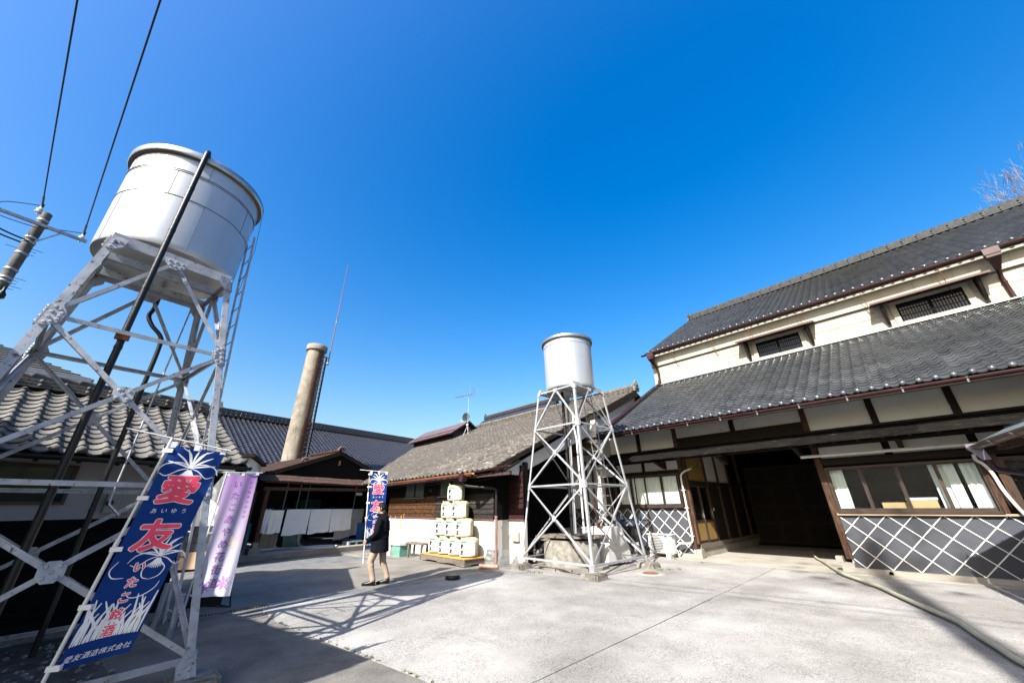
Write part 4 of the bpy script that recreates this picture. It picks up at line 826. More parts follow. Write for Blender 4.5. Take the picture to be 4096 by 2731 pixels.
    b.tube([(lx + .03, ly - .26, lz + .5), (lx + .0, ly - .3, lz + .53), (lx - .03, ly - .26, lz + .5)], .012, 5); b.build('straw_rope', m_straw, t)
    # side tag
    b = MB(); fs = lambda x, y, o: V(lx + (.2755 + o) * math.cos(QA) - x * math.sin(QA), ly + (.2755 + o) * math.sin(QA) + x * math.cos(QA), lz + y)
    for x0, x1, z0, z1 in ((-.05, -.043, .1, .38), (.043, .05, .1, .38), (-.043, .043, .1, .107), (-.043, .043, .373, .38)): b.add([fs(x0, z0, .003), fs(x1, z0, .003), fs(x1, z1, .003), fs(x0, z1, .003)], [(0, 1, 2, 3)])
    for i, ch in enumerate('愛友酒造'): put_text(b, ch, .05, (0, .335 - i * .062), fs, 0, .003, sub=0)
    b.build('side_lettering', mat('olive_print', (.2, .18, .07), rough=.8), t, fix=False)
    return t
CX = [-12.07, -11.48, -10.89, -10.30]; cz = .216
cask0 = make_cask((CX[3], 7.62, cz), 'rightmost cask of the bottom row on the dark stand')
for x, lb in ((CX[2], 'third cask from the left in the bottom row'), (CX[1], 'second cask from the left in the bottom row'), (CX[0], 'leftmost cask of the bottom row beside the wooden bench')): dup(cask0, (x, 7.62, cz), lb)
for i, x in enumerate((-11.775, -11.185, -10.595)): dup(cask0, (x, 7.64, cz + .515), ('leftmost cask of the row of three above the bottom row', 'middle cask of the row of three', 'right cask of the row of three')[i])
for i, x in enumerate((-11.48, -10.89)): dup(cask0, (x, 7.66, cz + 1.03), ('left cask of the pair just under the top cask', 'right cask of the pair just under the top cask')[i])
dup(cask0, (-11.185, 7.68, cz + 1.545), 'single cask on top of the pyramid under the eave')
# bench and bins left of the casks
bn = thing('bench', 'plain weathered wooden bench beside the stacked casks', 'bench', (-12.95, 7.5, 0))
b = MB(); b.bx(-13.65, -12.45, 7.28, 7.62, .42, .47); b.build('seat', m_wood_grey, bn)
for x in (-13.5, -12.62):
    for y in (7.34, 7.56): b = MB(); b.beam((x, y, 0), (x + .02, y, .42), .07, .06); b.build('leg', m_wood_grey, bn)
    b = MB(); b.beam((x - .06, 7.34, .30), (x + .1, 7.34, .42), .04, .04); b.build('bracket', m_wood_grey, bn)
bx_ = thing('storage_bin', 'green plastic storage bin with a white lid beside the bench', 'bin', (-13.95, 7.35, 0))
b = MB(); b.prism([(-14.25, 7.12, 0), (-13.72, 7.12, 0), (-13.68, 7.1, .36), (-14.29, 7.1, .36)], (0, .45, 0)); b.build('tub', mat('sea_green_plastic', (.16, .38, .31), (.2, .44, .36), 2, .35), bx_)
b = MB(); b.bx(-14.32, -13.65, 7.06, 7.6, .36, .42); b.bx(-14.26, -13.71, 7.1, 7.55, .42, .45); b.build('lid', m_steel_white, bx_)
bx_ = thing('foam_box', 'white foam box standing left of the green bin', 'box', (-14.65, 7.3, 0))
b = MB(); b.bx(-14.95, -14.4, 7.08, 7.5, 0, .33); b.build('tub', m_steel_white, bx_)
b = MB(); b.bx(-14.97, -14.38, 7.06, 7.52, .335, .42); b.build('lid', m_steel_white, bx_)
tb = thing('work_table', 'narrow steel work table at the workshop corner behind the man', 'table', (-17.6, 8.4, 0))
b = MB(); b.bx(-18.2, -17.1, 8.2, 8.7, .70, .76); b.build('table_top', m_galv, tb)
for x in (-18.15, -17.15):
    for y in (8.25, 8.65): b = MB(); b.bx(x - .02, x + .02, y - .02, y + .02, 0, .70); b.build('leg', m_galv, tb)
b = MB(); b.lathe((-17.35, 8.3, .76), [(0, 0), (.04, 0), (.04, .14), (.015, .19), (.015, .25), (0, .25)], 10); tag(b.build('bottle', mat('blue_glass', (.05, .2, .45), rough=.1)), 'small blue bottle standing on the steel work table', 'bottle')
# ---------------------------------------------------------------- lattice water towers
def water_tower(label, c, rot, levels, wx, wy, leg, brace, paint, tank_c, tank_r, tank_z, bolts, gus, tank_mat):
    """levels: z of base, two bracing levels and head ring; wx, wy: widths (at z = 0, at the head)"""
    z0, z1, z2, z3 = levels; cr, sr = math.cos(rot), math.sin(rot); EX = V(cr, sr, 0); EY = V(-sr, cr, 0); c = Vector(c)
    t = thing('water_tower', label, 'water tower', (c.x, c.y, 0), 'lattice water towers')
    sg = [(1, -1), (1, 1), (-1, 1), (-1, -1)]
    def pt(k, z):
        q = z / z3; a = (wx[0] + (wx[1] - wx[0]) * q) / 2 * sg[k][0]; e = (wy[0] + (wy[1] - wy[0]) * q) / 2 * sg[k][1]
        return c + EX * a + EY * e + V(0, 0, z)
    bolt = MB(); bolt.lathe((0, 0, 0), [(.0, .012), (.013, .011), (.019, .0), ], 6, False); bolt = bolt.mesh('bolt', paint, fix=False)
    for k in range(4):
        kn, kp = (k + 1) % 4, (k - 1) % 4
        for other, nm in ((kn, 'a'), (kp, 'b')):
            d = (pt(other, z1) - pt(k, z1)).normalized(); n = d.cross(V(0, 0, 1)); b = MB(); b.beam(pt(k, z0 - .05) + d * leg / 2, pt(k, z3) + d * leg / 2, leg, .012, d); b.build('leg', paint, t)
    def face(k):
        a, e = k, (k + 1) % 4; d = (pt(e, z1) - pt(a, z1)).normalized(); n = d.cross(V(0, 0, 1)).normalized()
        mid = (pt(a, z1) + pt(e, z1)) / 2 - c; mid.z = 0
        if n.dot(mid) < 0: n = -n
        return a, e, d, n
    for k in range(4):
        a, e, d, n = face(k)
        def plate(ctr, poly, up):
            b = MB(); P = [ctr + d * x + up * y + n * .010 for x, y in poly]; b.prism(P, n * .011); pl = b.build('gusset_plate', paint, t); return pl
        def put_bolts(pl, ctr, pts, up, s=1.0):
            if bolts == 'object':
                for x, y in pts: inst('bolt', bolt, mframe(ctr + d * x + up * y + n * .021, d, up, n), pl)
            else:
                b = MB()
                for x, y in pts: p = ctr + d * x + up * y + n * .020; b.cyl(p, p + n * .012, .016, .010, 6)
                b.build('bolts', paint, pl)['kind'] = 'stuff'
        for z in (z0 + .12, z1, z2, z3 - .04):
            i = MB(); p, q = pt(a, z) - n * .008, pt(e, z) - n * .008; i.beam(p, q, brace if z > z0 + .5 else brace * 1.05, .012, V(0, 0, 1)); i.beam(p - n * brace / 2 + V(0, 0, brace / 2), q - n * brace / 2 + V(0, 0, brace / 2), brace * .9, .010, n); i.build('crossbeam', paint, t)
        for lo, hi in ((z0 + .12, z1), (z1, z2)):
            wl, wh = (pt(e, lo) - pt(a, lo)).length, (pt(e, hi) - pt(a, hi)).length; m = pt(a, lo).lerp(pt(e, hi), wl / (wl + wh))
            up = ((pt(a, hi) + pt(e, hi)) / 2 - (pt(a, lo) + pt(e, lo)) / 2).normalized()
            for p, q in ((pt(a, lo), m), (pt(e, lo), m), (pt(a, hi), m), (pt(e, hi), m)):
                i = MB(); s = (q - p).normalized(); sd = s.cross(n); p2 = p + s * leg * .8; i.beam(p2 - n * .004, q - s * .05 - n * .004, brace, .012, sd); i.beam(p2 - n * brace * .5 + sd * brace * .45, q - s * .05 - n * brace * .5 + sd * brace * .45, brace * .8, .010, n); i.build('cross_brace', paint, t)
            g = gus * .74; pl = plate(m, [(-g, -g * .45), (-g * .45, -g), (g * .45, -g), (g, -g * .45), (g, g * .45), (g * .45, g), (-g * .45, g), (-g, g * .45)], up)
            put_bolts(pl, m, [(0, 0), (-g * .5, -g * .5), (g * .5, -g * .5), (g * .5, g * .5), (-g * .5, g * .5)] if bolts == 'object' else [(x * g * .6, y * g * .6) for x in (-1, -.35, .35, 1) for y in (-1, 0, 1) if abs(x) + abs(y) < 1.9], up)
        # head: inverted V from the middle of the ring beam down to the second level
        mt_ = (pt(a, z3 - .04) + pt(e, z3 - .04)) / 2; up = (mt_ - (pt(a, z2) + pt(e, z2)) / 2).normalized()
        for p in (pt(a, z2), pt(e, z2)):
            i = MB(); s = (mt_ - p).normalized(); sd = s.cross(n); i.beam(p + s * leg * .8 - n * .004, mt_ - s * .05 - n * .004, brace, .012, sd); i.beam(p + s * leg - n * brace * .5 + sd * brace * .45, mt_ - s * .05 - n * brace * .5 + sd * brace * .45, brace * .8, .010, n); i.build('cross_brace', paint, t)
        g = gus; pl = plate(mt_, [(-g * 1.0, .04), (-g * .9, -g * .4), (-g * .35, -g), (g * .35, -g), (g * .9, -g * .4), (g * 1.0, .04)], up); put_bolts(pl, mt_, [(-g * .6, -.0), (0, 0), (g * .6, 0), (-g * .5, -g * .5), (g * .5, -g * .5), (0, -g * .6)], up)
        for cn, sgn in ((a, 1), (e, -1)):
            up = (pt(cn, z3) - pt(cn, z0)).normalized()
            for z, h in ((z1, gus * 1.15), (z2, gus * 1.15)):
                P = [(0, -h), (leg * 1.05, -h), (gus * 1.15, -h * .35), (gus * 1.15, h * .35), (leg * 1.05, h), (0, h)]; P = [(x * sgn, y) for x, y in P]
                pl = plate(pt(cn, z), P if sgn > 0 else P[::-1], up); put_bolts(pl, pt(cn, z), [(x * sgn, y) for x, y in ((leg * .45, -h * .75), (leg * .45, -h * .25), (leg * .45, h * .25), (leg * .45, h * .75), (gus * .85, -h * .3), (gus * .85, h * .3), (gus * .8, 0), (leg * 1.0, -h * .6), (leg * 1.0, h * .6))], up)
            z, h = z3 - .03, gus; P = [(0, .05), (0, -h * 1.3), (leg, -h * 1.3), (h * 1.2, -leg), (h * 1.2, .05)]; P = [(x * sgn, y) for x, y in P]
            pl = plate(pt(cn, z), P if sgn < 0 else P[::-1], up); put_bolts(pl, pt(cn, z), [(x * sgn, y) for x, y in ((leg * .5, -.02), (leg * .5, -h * .5), (leg * .5, -h), (h * .8, -.02))], up)
            z, h = z0, gus; P = [(-.03, -.06), (h * 1.25, -.06), (h * 1.25, h * .9), (leg * 1.1, h * 1.7), (0, h * 1.7)]; P = [(x * sgn, y) for x, y in P]
            pl = plate(pt(cn, z), P if sgn > 0 else P[::-1], up); put_bolts(pl, pt(cn, z), [(x * sgn, y) for x, y in ((leg * .5, 0), (leg * .5, h * .5), (leg * .5, h), (leg * .5, h * 1.45), (h * .9, .0), (h * .95, h * .4), (h * .8, h * .75))], up)
    # deck beams, tank and rim
    for q in (-.5, 0, .5):
        b = MB(); m0 = (pt(0, z3) + pt(3, z3)) / 2; m1 = (pt(1, z3) + pt(2, z3)) / 2; s = EX * (q * wx[1] * .9); b.beam(m0 + s + V(0, 0, .04), m1 + s + V(0, 0, .04), .07, .10, EX); b.build('deck_beam', paint, t)
    tc = Vector((tank_c[0], tank_c[1], 0)); r0, r1 = tank_r; za, zb = tank_z; R_ = lambda z: r0 + (r1 - r0) * (z - za) / (zb - za); N = 56
    b = MB(); prof = [(R_(za) * .55, za + .03), (R_(za) - .01, za), (R_(za), za + .012)] + [(R_(z), z) for z in np.linspace(za + .1, zb, 8)]; b.lathe(tc, prof, N); b.add([tc + V(r0 * .56 * math.cos(2 * PI * i / N), r0 * .56 * math.sin(2 * PI * i / N), za + .03) for i in range(N)], [tuple(range(N))])
    tk = b.build('tank', tank_mat, t)
    b = MB(); z = zb; b.lathe(tc, [(R_(zb) - .01, zb - .13), (R_(zb) + .045, zb - .12), (R_(zb) + .05, zb - .11)], N); b.build('rim_underside', m_seam, tk)
    b = MB(); b.lathe(tc, [(R_(zb) + .05, zb - .115), (R_(zb) + .062, zb - .10), (R_(zb) + .062, zb - .02), (R_(zb) + .05, zb), (R_(zb) * .96, zb + .01), (0.01, zb + .05)], N); b.build('tank_lid', m_tank_rim, tk)
    return t, pt, EX, EY, tk, tc, R_
bt, bpt, BX, BY, btk, btc, bR = water_tower('large silver lattice water tower in the left foreground', (-6.667, -.667, 0), .183, (.13, 1.846, 3.474, 4.668), (2.80, 1.286), (2.49, 1.247), .070, .044, m_silver_old, (-6.94, -.70), (.80, .83), (4.885, 6.56), 'object', .115, m_tank)
stw, spt, SX, SY, stk, stc, sR = water_tower('smaller silver lattice water tower standing on stone footings beside the storehouse', (-7.451, 9.513, 0), 0.0, (.14, 2.119, 3.806, 5.025), (2.526, 1.517), (2.526, 1.517), .058, .041, m_silver, (-7.451, 9.513), (.80, .83), (5.06, 6.83), 'joined', .092, m_tank)
def seam_ring(tc, R_, z, parent, wv=.004, r=.006):
    b = MB(); n = 56; pts = [tc + V((R_(z) + .003) * math.cos(2 * PI * i / n), (R_(z) + .003) * math.sin(2 * PI * i / n), z + wv * math.sin(i * 1.3)) for i in range(n + 1)]; b.tube(pts, r, 5, caps=False); return b.build('hoop', m_seam, parent)
for z in (5.72, 6.16, 6.19): seam_ring(btc, bR, z, btk, r=.005)
for z in (6.55,): seam_ring(stc, sR, z, stk, r=.005)
for tc, R_, pr, zs in ((btc, bR, btk, (4.9, 5.72, 6.17, 6.44)), (stc, sR, stk, (5.08, 6.55, 6.7))):
    rnd = random.Random(8)
    for za, zb in zip(zs[:-1], zs[1:]):
        off = rnd.uniform(0, 1)
        for i in range(5):
            a = off + i * 2 * PI / 5; b = MB(); b.tube([tc + V((R_(z) + .001) * math.cos(a), (R_(z) + .001) * math.sin(a), z) for z in np.linspace(za, zb, 4)], .0022, 4); b.build('sheet_seam', m_seam, pr)
# black lagged riser at the front of the big tower, elbow over the rim
px, py = -5.90, -.705
b = MB(); b.tube([(px, py, z) for z in np.linspace(0, 6.45, 30)] + arc((px - .1, py, 6.45), .1, 0, PI / 2, 4, (1, 0, 0), (0, 0, 1)) + [V(-6.35, py, 6.62), V(-6.5, py, 6.66)], .034, 12)
for z in (.9, 1.75, 2.6, 3.3, 4.1, 5.0, 5.75): b.tube([(px, py, z), (px, py, z + .035)], .0375, 12)
b.build('lagged_riser_pipe', m_black_lag, bt)
b = MB(); b.beam((px + .03, py - .06, 3.44), (px + .03, py + .06, 3.44), .05, .075); b.build('pipe_clamp', m_rust, bt)
qx, qy = -7.62, -.72
b = MB(); b.tube(smooth_path([(qx, qy, 4.9), (qx, qy, 4.55), (qx, qy - .02, 4.4), (qx + .02, qy + .06, 4.25), (qx + .03, qy + .20, 4.1), (qx + .03, qy + .235, 3.9), (qx + .03, qy + .235, 3.0), (qx + .03, qy + .235, .1)], 6), .030, 10)
for z in (3.3, 2.5, 1.6): b.tube([(qx + .03, qy + .235, z), (qx + .03, qy + .235, z + .03)], .0335, 10)
b.build('lagged_outlet_pipe', m_black_lag, bt)
b = MB(); b.cyl((-7.72, -.3, 4.75), (-7.45, -.35, 1.75), .012, n=6); b.tube([(-7.45, -.35, 1.75), (-7.44, -.34, 1.68), (-7.2, -.2, 1.55)], .015, 6); b.build('thin_pipe', m_galv, bt)
# ladder up the far side of the big tower
def ladder(p, q, wdt, side, n, parent, mt, r=.011, flat=.03):
    p, q, side = Vector(p), Vector(q), Vector(side).normalized(); out = (q - p).normalized().cross(side)
    for sg in (-1, 1): b = MB(); b.beam(p + side * sg * wdt / 2, q + side * sg * wdt / 2, .012, flat, side); b.build('ladder_rail', mt, parent)
    for i in range(n): b = MB(); m = p.lerp(q, (i + .5) / n); b.cyl(m - side * wdt / 2, m + side * wdt / 2, r * .8, n=6); b.build('ladder_rung', mt, parent)
a_, e_ = (bpt(1, .3) * .45 + bpt(2, .3) * .55), (bpt(1, 4.6) * .4 + bpt(2, 4.6) * .6)
ladder(a_ + BY * .12, e_ + BY * .22 + V(0, 0, 1.35), .32, BX, 19, bt, m_silver_old)
ladder(spt(1, .9) * .55 + spt(2, .9) * .45 + V(.1, .10, 0), spt(1, 5.0) * .5 + spt(2, 5.0) * .5 + V(0, .12, 0), .34, SX, 15, stw, m_silver)
# wires of the big tank
b = MB(); b.tube([btc + V(-.86, -.1, 6.45), btc + V(-.93, -.1, 5.6), btc + V(-1.0, -.05, 4.5)], .004, 4); b.tube([btc + V(.3, .87, 6.45), btc + V(.33, .93, 5.6), btc + V(.36, .9, 4.7)], .004, 4); b.build('stay_wire', m_seam, bt)
# pipes of the small tower
b = MB(); b.tube([(-7.75, 9.45, 5.1), (-7.75, 9.45, 4.3), (-7.72, 9.43, 3.8), (-7.72, 9.43, .6)], .05, 10)
for z in np.arange(.8, 4.0, .09): b.tube([(-7.72, 9.43, z), (-7.72, 9.43, z + .012)], .053, 8)
b.build('lagged_drop_pipe', m_black_lag, stw)
b = MB(); b.tube([(-7.45, 9.55, 5.1), (-7.45, 9.55, 3.9), (-7.38, 9.55, 3.5), (-7.38, 9.55, .8)], .028, 8); b.tube([(-7.38, 9.55, 2.1), (-7.38, 9.55, 1.95)], .04, 8); b.build('white_supply_pipe', m_pvc_white, stw)
# stone footings
def footing(c, s, h, label, seed):
    rnd = random.Random(seed); b = MB(); n = 5; vs = {}
    bm = bmesh.new(); bmesh.ops.create_cube(bm, size=1.0); bmesh.ops.bevel(bm, geom=bm.edges[:], offset=.09, segments=2, affect='EDGES'); bmesh.ops.subdivide_edges(bm, edges=bm.edges[:], cuts=1, use_grid_fill=True)
    for v_ in bm.verts:
        k = 1 - .10 * (v_.co.z + .5); v_.co = Vector((v_.co.x * s * k + rnd.uniform(-.008, .008), v_.co.y * s * k + rnd.uniform(-.008, .008), (v_.co.z + .5) * (h + .04) - .04 + rnd.uniform(-.005, .005))) + Vector((c[0], c[1], 0))
    me = bpy.data.meshes.new('tower_footing'); bm.to_mesh(me); bm.free(); me.materials.append(m_old_conc)
    o = bpy.data.objects.new('tower_footing', me); COL.objects.link(o); WM[o.name] = Matrix.Identity(4); return tag(o, label, 'footing', 'footings of the water towers')
for k, lb in ((3, 'stone footing nearest the leaning floor grates, under the smaller tower'), (0, 'stone footing at the front corner of the smaller tower'), (1, 'mossy stone footing near the manhole and the air conditioner'), (2, 'stone footing at the rear left corner of the smaller tower')):
    p = spt(k, .1); footing((p.x, p.y), .52, .13, lb, k)
for k, lb in ((0, 'footing under the left front leg of the large tower'), (1, 'footing under the right front leg of the large tower, by the yard'), (2, 'footing under the right rear leg of the large tower'), (3, 'footing under the left rear leg of the large tower')):
    p = bpt(k, .1); footing((p.x, p.y), .46, .12, lb, k + 10)
# ---------------------------------------------------------------- things around the smaller tower
cb = thing('well_curb', 'round concrete well curb with old boards on top inside the smaller tower', 'well', (-7.8, 9.45, 0))
b = MB(); b.lathe((-7.8, 9.45, 0), [(.80, -.04), (.80, .70), (.70, .71), (.70, .3)], 40); b.build('concrete_ring', m_old_conc, cb)
b = MB()
for k in range(14):
    a = 2 * PI * k / 14; a2 = a + 2 * PI / 14 * .93; b.prism([(-7.8 + r * math.cos(q), 9.45 + r * math.sin(q), -.02) for r, q in ((.84, a), (1.0, a), (1.0, a2), (.84, a2))], (0, 0, .09))
b.build('kerb_ring', m_smooth_conc, cb)
rnd = random.Random(14)
for k in range(8):
    y = 8.78 + k * .18; L_ = math.sqrt(max(.05, .92 ** 2 - (y - 9.45) ** 2)); b = MB(); j = rnd.uniform(-.1, .1); b.beam((-7.8 - L_ + j, y, .755 + rnd.uniform(0, .03)), (-7.8 + L_ + j, y + rnd.uniform(-.04, .04), .755 + rnd.uniform(0, .05)), .165, .05, (0, 1, 0)); b.build('cover_board', m_wood_grey, cb)
b = MB(); b.beam((-8.62, 8.9, .72), (-8.0, 8.72, .73), .10, .09); b.build('round_timber', m_wood_grey, cb)
rt = MB(); rt.beam((-7.25, 9.1, .83), (-6.95, 9.0, .86), .24, .03); rt.beam((-7.2, 9.25, .86), (-6.98, 9.35, .89), .2, .03); tag(rt.build('loose_tiles', m_tile_dark), 'loose black roof tiles left on the well boards', 'tiles')
hp = thing('hopper', 'white painted steel hopper with sloping sides behind the tower leg', 'hopper', (-7.4, 10.55, 0))
def frustum(b, lo, hi):
    b.add(lo + hi, [(3, 2, 1, 0), (4, 5, 6, 7), (0, 1, 5, 4), (1, 2, 6, 5), (2, 3, 7, 6), (3, 0, 4, 7)])
m_hop = mat('chipped_white_paint', (.62, .60, .55), (.76, .755, .73), 2, .6, col3=(.36, .22, .13), scale3=3.0, c3=(.6, .7))
b = MB(); frustum(b, [(-7.97, 10.02, .06), (-7.02, 10.10, .06), (-6.93, 11.12, .06), (-7.9, 11.1, .06)], [(-7.97, 10.02, .37), (-7.02, 10.10, .37), (-6.93, 11.12, .37), (-7.9, 11.1, .37)]); b.build('hopper_base', m_hop, hp)
b = MB(); frustum(b, [(-7.97, 10.02, .372), (-7.02, 10.10, .372), (-6.93, 11.12, .372), (-7.9, 11.1, .372)], [(-7.66, 10.3, 1.0), (-6.95, 10.36, 1.0), (-6.92, 10.75, 1.0), (-7.62, 10.7, 1.0)]); b.build('hopper_body', m_hop, hp)
b = MB(); b.bx(-7.45, -7.25, 10.26, 10.4, .99, 1.03); b.build('latch', m_rust, hp)
for x, y in ((-7.8, 10.2), (-7.15, 10.25), (-7.1, 10.95)): b = MB(); b.bx(x - .09, x + .09, y - .07, y + .07, 0, .06); b.build('support_block', m_old_conc, hp)
# pump and black pipes
pm = thing('pump', 'rusty orange pump with taped black pipes at the tower foot', 'pump', (-9.25, 9.3, 0))
b = MB(); b.lathe((-9.2, 9.35, 0), [(.0, .36), (.16, .36), (.17, .30), (.12, .28), (.13, .1), (.18, .05), (.18, .0)], 16); b.build('pump_body', m_rust, pm)
for path in ([(-9.75, 9.0, .12), (-9.6, 9.0, .22), (-9.5, 9.1, .45), (-9.3, 9.2, .6), (-9.0, 9.25, .62)], [(-9.1, 9.25, .62), (-9.08, 9.2, .4), (-9.05, 9.15, .05)], [(-9.05, 9.2, .25), (-8.85, 9.2, .32), (-8.7, 9.25, .5), (-8.65, 9.3, .6)]):
    b = MB(); b.tube(smooth_path(path, 6), .055, 10); b.build('taped_pipe', mat('taped_black_pipe', (.02, .02, .022), (.35, .35, .37), 9, .4, contrast=(.5, .6)) if 'taped_black_pipe' not in MATS else MATS['taped_black_pipe'], pm)
b = MB(); b.bx(-9.55, -9.2, 9.5, 9.65, .3, .75); b.build('motor_box', m_black, pm)
pb = thing('meter_box', 'cream electrical box with a loose cable on the recessed wall behind the pump', 'box', (-9.3, 8.62, .7))
bx2 = MB(); bx2.bx(-9.42, -9.12, 8.58, 8.655, .62, .86); bx2.build('case', m_plaster_cream, pb)
b = MB(); b.tube(smooth_path([(-9.4, 8.6, .62), (-9.55, 8.55, .85), (-9.4, 8.55, 1.05), (-9.1, 8.58, 1.1), (-8.98, 8.62, 1.2)], 6), .007, 5); b.build('cable', m_pvc_grey, pb)
# air conditioner outdoor unit
ac = thing('outdoor_unit', 'white air conditioner outdoor unit by the diamond wall', 'air conditioner', (-6.85, 13.0, 0))
def rbox(b, x0, x1, y0, y1, z0, z1, r=.02):
    bm = bmesh.new(); bmesh.ops.create_cube(bm, size=1.0)
    for v_ in bm.verts: v_.co = Vector(((x0 + x1) / 2 + v_.co.x * (x1 - x0), (y0 + y1) / 2 + v_.co.y * (y1 - y0), (z0 + z1) / 2 + v_.co.z * (z1 - z0)))
    bmesh.ops.bevel(bm, geom=bm.edges[:], offset=r, segments=2, affect='EDGES'); bm.verts.ensure_lookup_table()
    b.add([v_.co[:] for v_ in bm.verts], [[v_.index for v_ in f.verts] for f in bm.faces]); bm.free()
b = MB(); rbox(b, -7.28, -6.46, 12.86, 13.14, .12, .68, .02); b.build('casing', m_steel_white, ac)
b = MB(); b.bx(-7.32, -6.42, 12.82, 13.16, .672, .69); b.build('top_cover', m_steel_white, ac)
gx, gz = -6.98, .40
b = MB(); b.lathe((gx, 12.855, gz), [(.0, .0), (.235, 0), (.235, .003), (0, .003)], 32, ax=Matrix.Rotation(PI / 2, 3, 'X')); b.build('fan_opening', mat('fan_shadow_grey', (.16, .16, .16), rough=.7), ac)
b = MB()
for k in range(11): z = .17 + k * .046; b.bx(-7.25, -6.74, 12.835, 12.843, z - .004, z + .004)
b.tube(arc((gx, 12.838, gz), .24, 0, 2 * PI, 32, (1, 0, 0), (0, 0, 1)), .007, 5, caps=False); b.build('fan_grille', m_steel_white, ac)
b = MB(); b.bx(-6.69, -6.60, 12.853, 12.857, .60, .645); b.build('blue_badge', mat('blue_badge', (.02, .12, .4), rough=.5), ac)
b = MB(); b.bx(-6.57, -6.53, 12.853, 12.857, .60, .64); b.bx(-6.52, -6.49, 12.853, 12.857, .605, .635); b.build('small_mark', mat('light_blue_mark', (.35, .5, .62), rough=.5), ac)
b = MB(); b.bx(-6.458, -6.45, 12.98, 13.08, .35, .55); b.build('valve_cover', m_pvc_white, ac)
for x in (-7.18, -6.62):
    b = MB()
    for dx in (-.06, 0, .06): b.bx(x + dx - .009, x + dx + .009, 12.8, 13.15, .0, .12)
    b.bx(x - .069, x + .069, 12.8, 13.15, .052, .066); b.bx(x - .069, x + .069, 12.8, 13.15, .0, .012); b.bx(x - .069, x + .069, 12.8, 13.15, .11, .122); b.build('support_block', m_steel_white, ac)
b = MB(); b.tube(smooth_path([(-6.45, 13.05, .3), (-6.38, 13.05, .36), (-6.3, 13.12, .42), (-6.15, 13.25, .42)], 5), .025, 8); b.tube(smooth_path([(-6.45, 13.02, .25), (-6.38, 13.02, .2), (-6.37, 13.0, .1), (-6.3, 12.98, .02)], 5), .014, 6); b.build('refrigerant_pipe', m_pvc_white, ac)
# manhole
mh = thing('manhole', 'small rusty round manhole cover set in pale concrete', 'manhole', (-5.67, 9.9, 0))
b = MB(); b.lathe((-5.67, 9.9, 0), [(.2, .006), (.33, .006), (.35, -.02)], 28); b.build('collar', m_apron, mh)
b = MB(); b.lathe((-5.67, 9.9, 0), [(.0, .009), (.19, .009), (.2, .0)], 24)
for k in range(-4, 5): L_ = math.sqrt(.18 ** 2 - (k * .04) ** 2); b.bx(-5.67 - L_, -5.67 + L_, 9.9 + k * .04 - .01, 9.9 + k * .04 + .01, .009, .014)
b.build('cover', m_rust, mh)
b = MB(); b.lathe((-8.70, 5.98, 0), [(.0, .09), (.16, .09), (.18, .08), (.18, .01), (.17, .0)], 20); tag(b.build('rubber_weight', m_black), 'black round rubber weight lying beside the drain grating', 'weight')
b = MB(); b.prism([(-8.78, 7.3, .004), (-8.2, 7.45, .004), (-8.05, 7.9, .004), (-8.75, 7.65, .004)], (0, 0, .006)); tag(b.build('steel_plate', m_galv), 'thin steel plate lying at the end of the drain', 'plate')
# ---------------------------------------------------------------- lean-to porch between workshop and storehouse
ax_ = thing('side_entrance', 'small white side entrance with amber corrugated canopy behind the smaller tower', 'building', (-9.8, 13.2, 0))
b = MB(); b.bx(-10.9, -9.1, 13.5, 13.7, 1.46, 3.9); b.build('plaster_wall', m_wall_white, ax_)
namako(ax_, frame((0, 13.49, 0), (1, 0, 0), (0, -1, 0)), -10.85, -9.1, .1, 1.46, .46, .46, -9.9, 1.23)
b = MB(); b.bx(-10.9, -9.06, 13.492, 13.7, .0, 1.46); b.build('slate_backing', m_namako, ax_)
b = MB(); b.bx(-9.14, -9.04, 13.40, 13.5, 0, 3.5); b.bx(-10.12, -10.02, 13.42, 13.5, 1.46, 3.3); b.build('door_post', m_wood_post, ax_)
b = MB(); b.tube([(-9.62, 13.3, 3.3), (-9.62, 13.35, .1)], .045, 10); b.build('downpipe', m_gutter, ax_)
m_amber = bpy.data.materials.new('amber_corrugated_plastic'); m_amber.use_nodes = True; q = m_amber.node_tree.nodes['Principled BSDF']; q.inputs['Base Color'].default_value = (.62, .33, .06, 1); q.inputs['Roughness'].default_value = .35; q.inputs['Transmission Weight'].default_value = .25
b = MB(); n = 60; vs = []
for i in range(n + 1): x = -11.3 + 2.35 * i / n; dz = .022 * math.sin(i * PI / 1.5); vs += [(x, 12.75, 3.64 + dz), (x, 13.5, 4.10 + dz)]
b.add(vs, [(2 * i, 2 * i + 2, 2 * i + 3, 2 * i + 1) for i in range(n)], True); b.build('corrugated_canopy', m_amber, ax_, fix=False)
b = MB(); b.bx(-11.3, -8.95, 12.70, 12.78, 3.57, 3.63); b.bx(-11.3, -8.95, 13.4, 13.46, 3.98, 4.06); b.build('canopy_batten', mat('turquoise_batten', (.08, .26, .22), (.3, .36, .32), 9, .7), ax_)
gutter(ax_, (-11.35, 12.62, 3.50), (-8.95, 12.62, 3.54), .06, m_gutter)
b = MB(); b.beam((-11.3, 12.78, 3.5), (-8.9, 12.78, 3.52), .06, .12); b.build('canopy_beam', m_wood_dark, ax_)
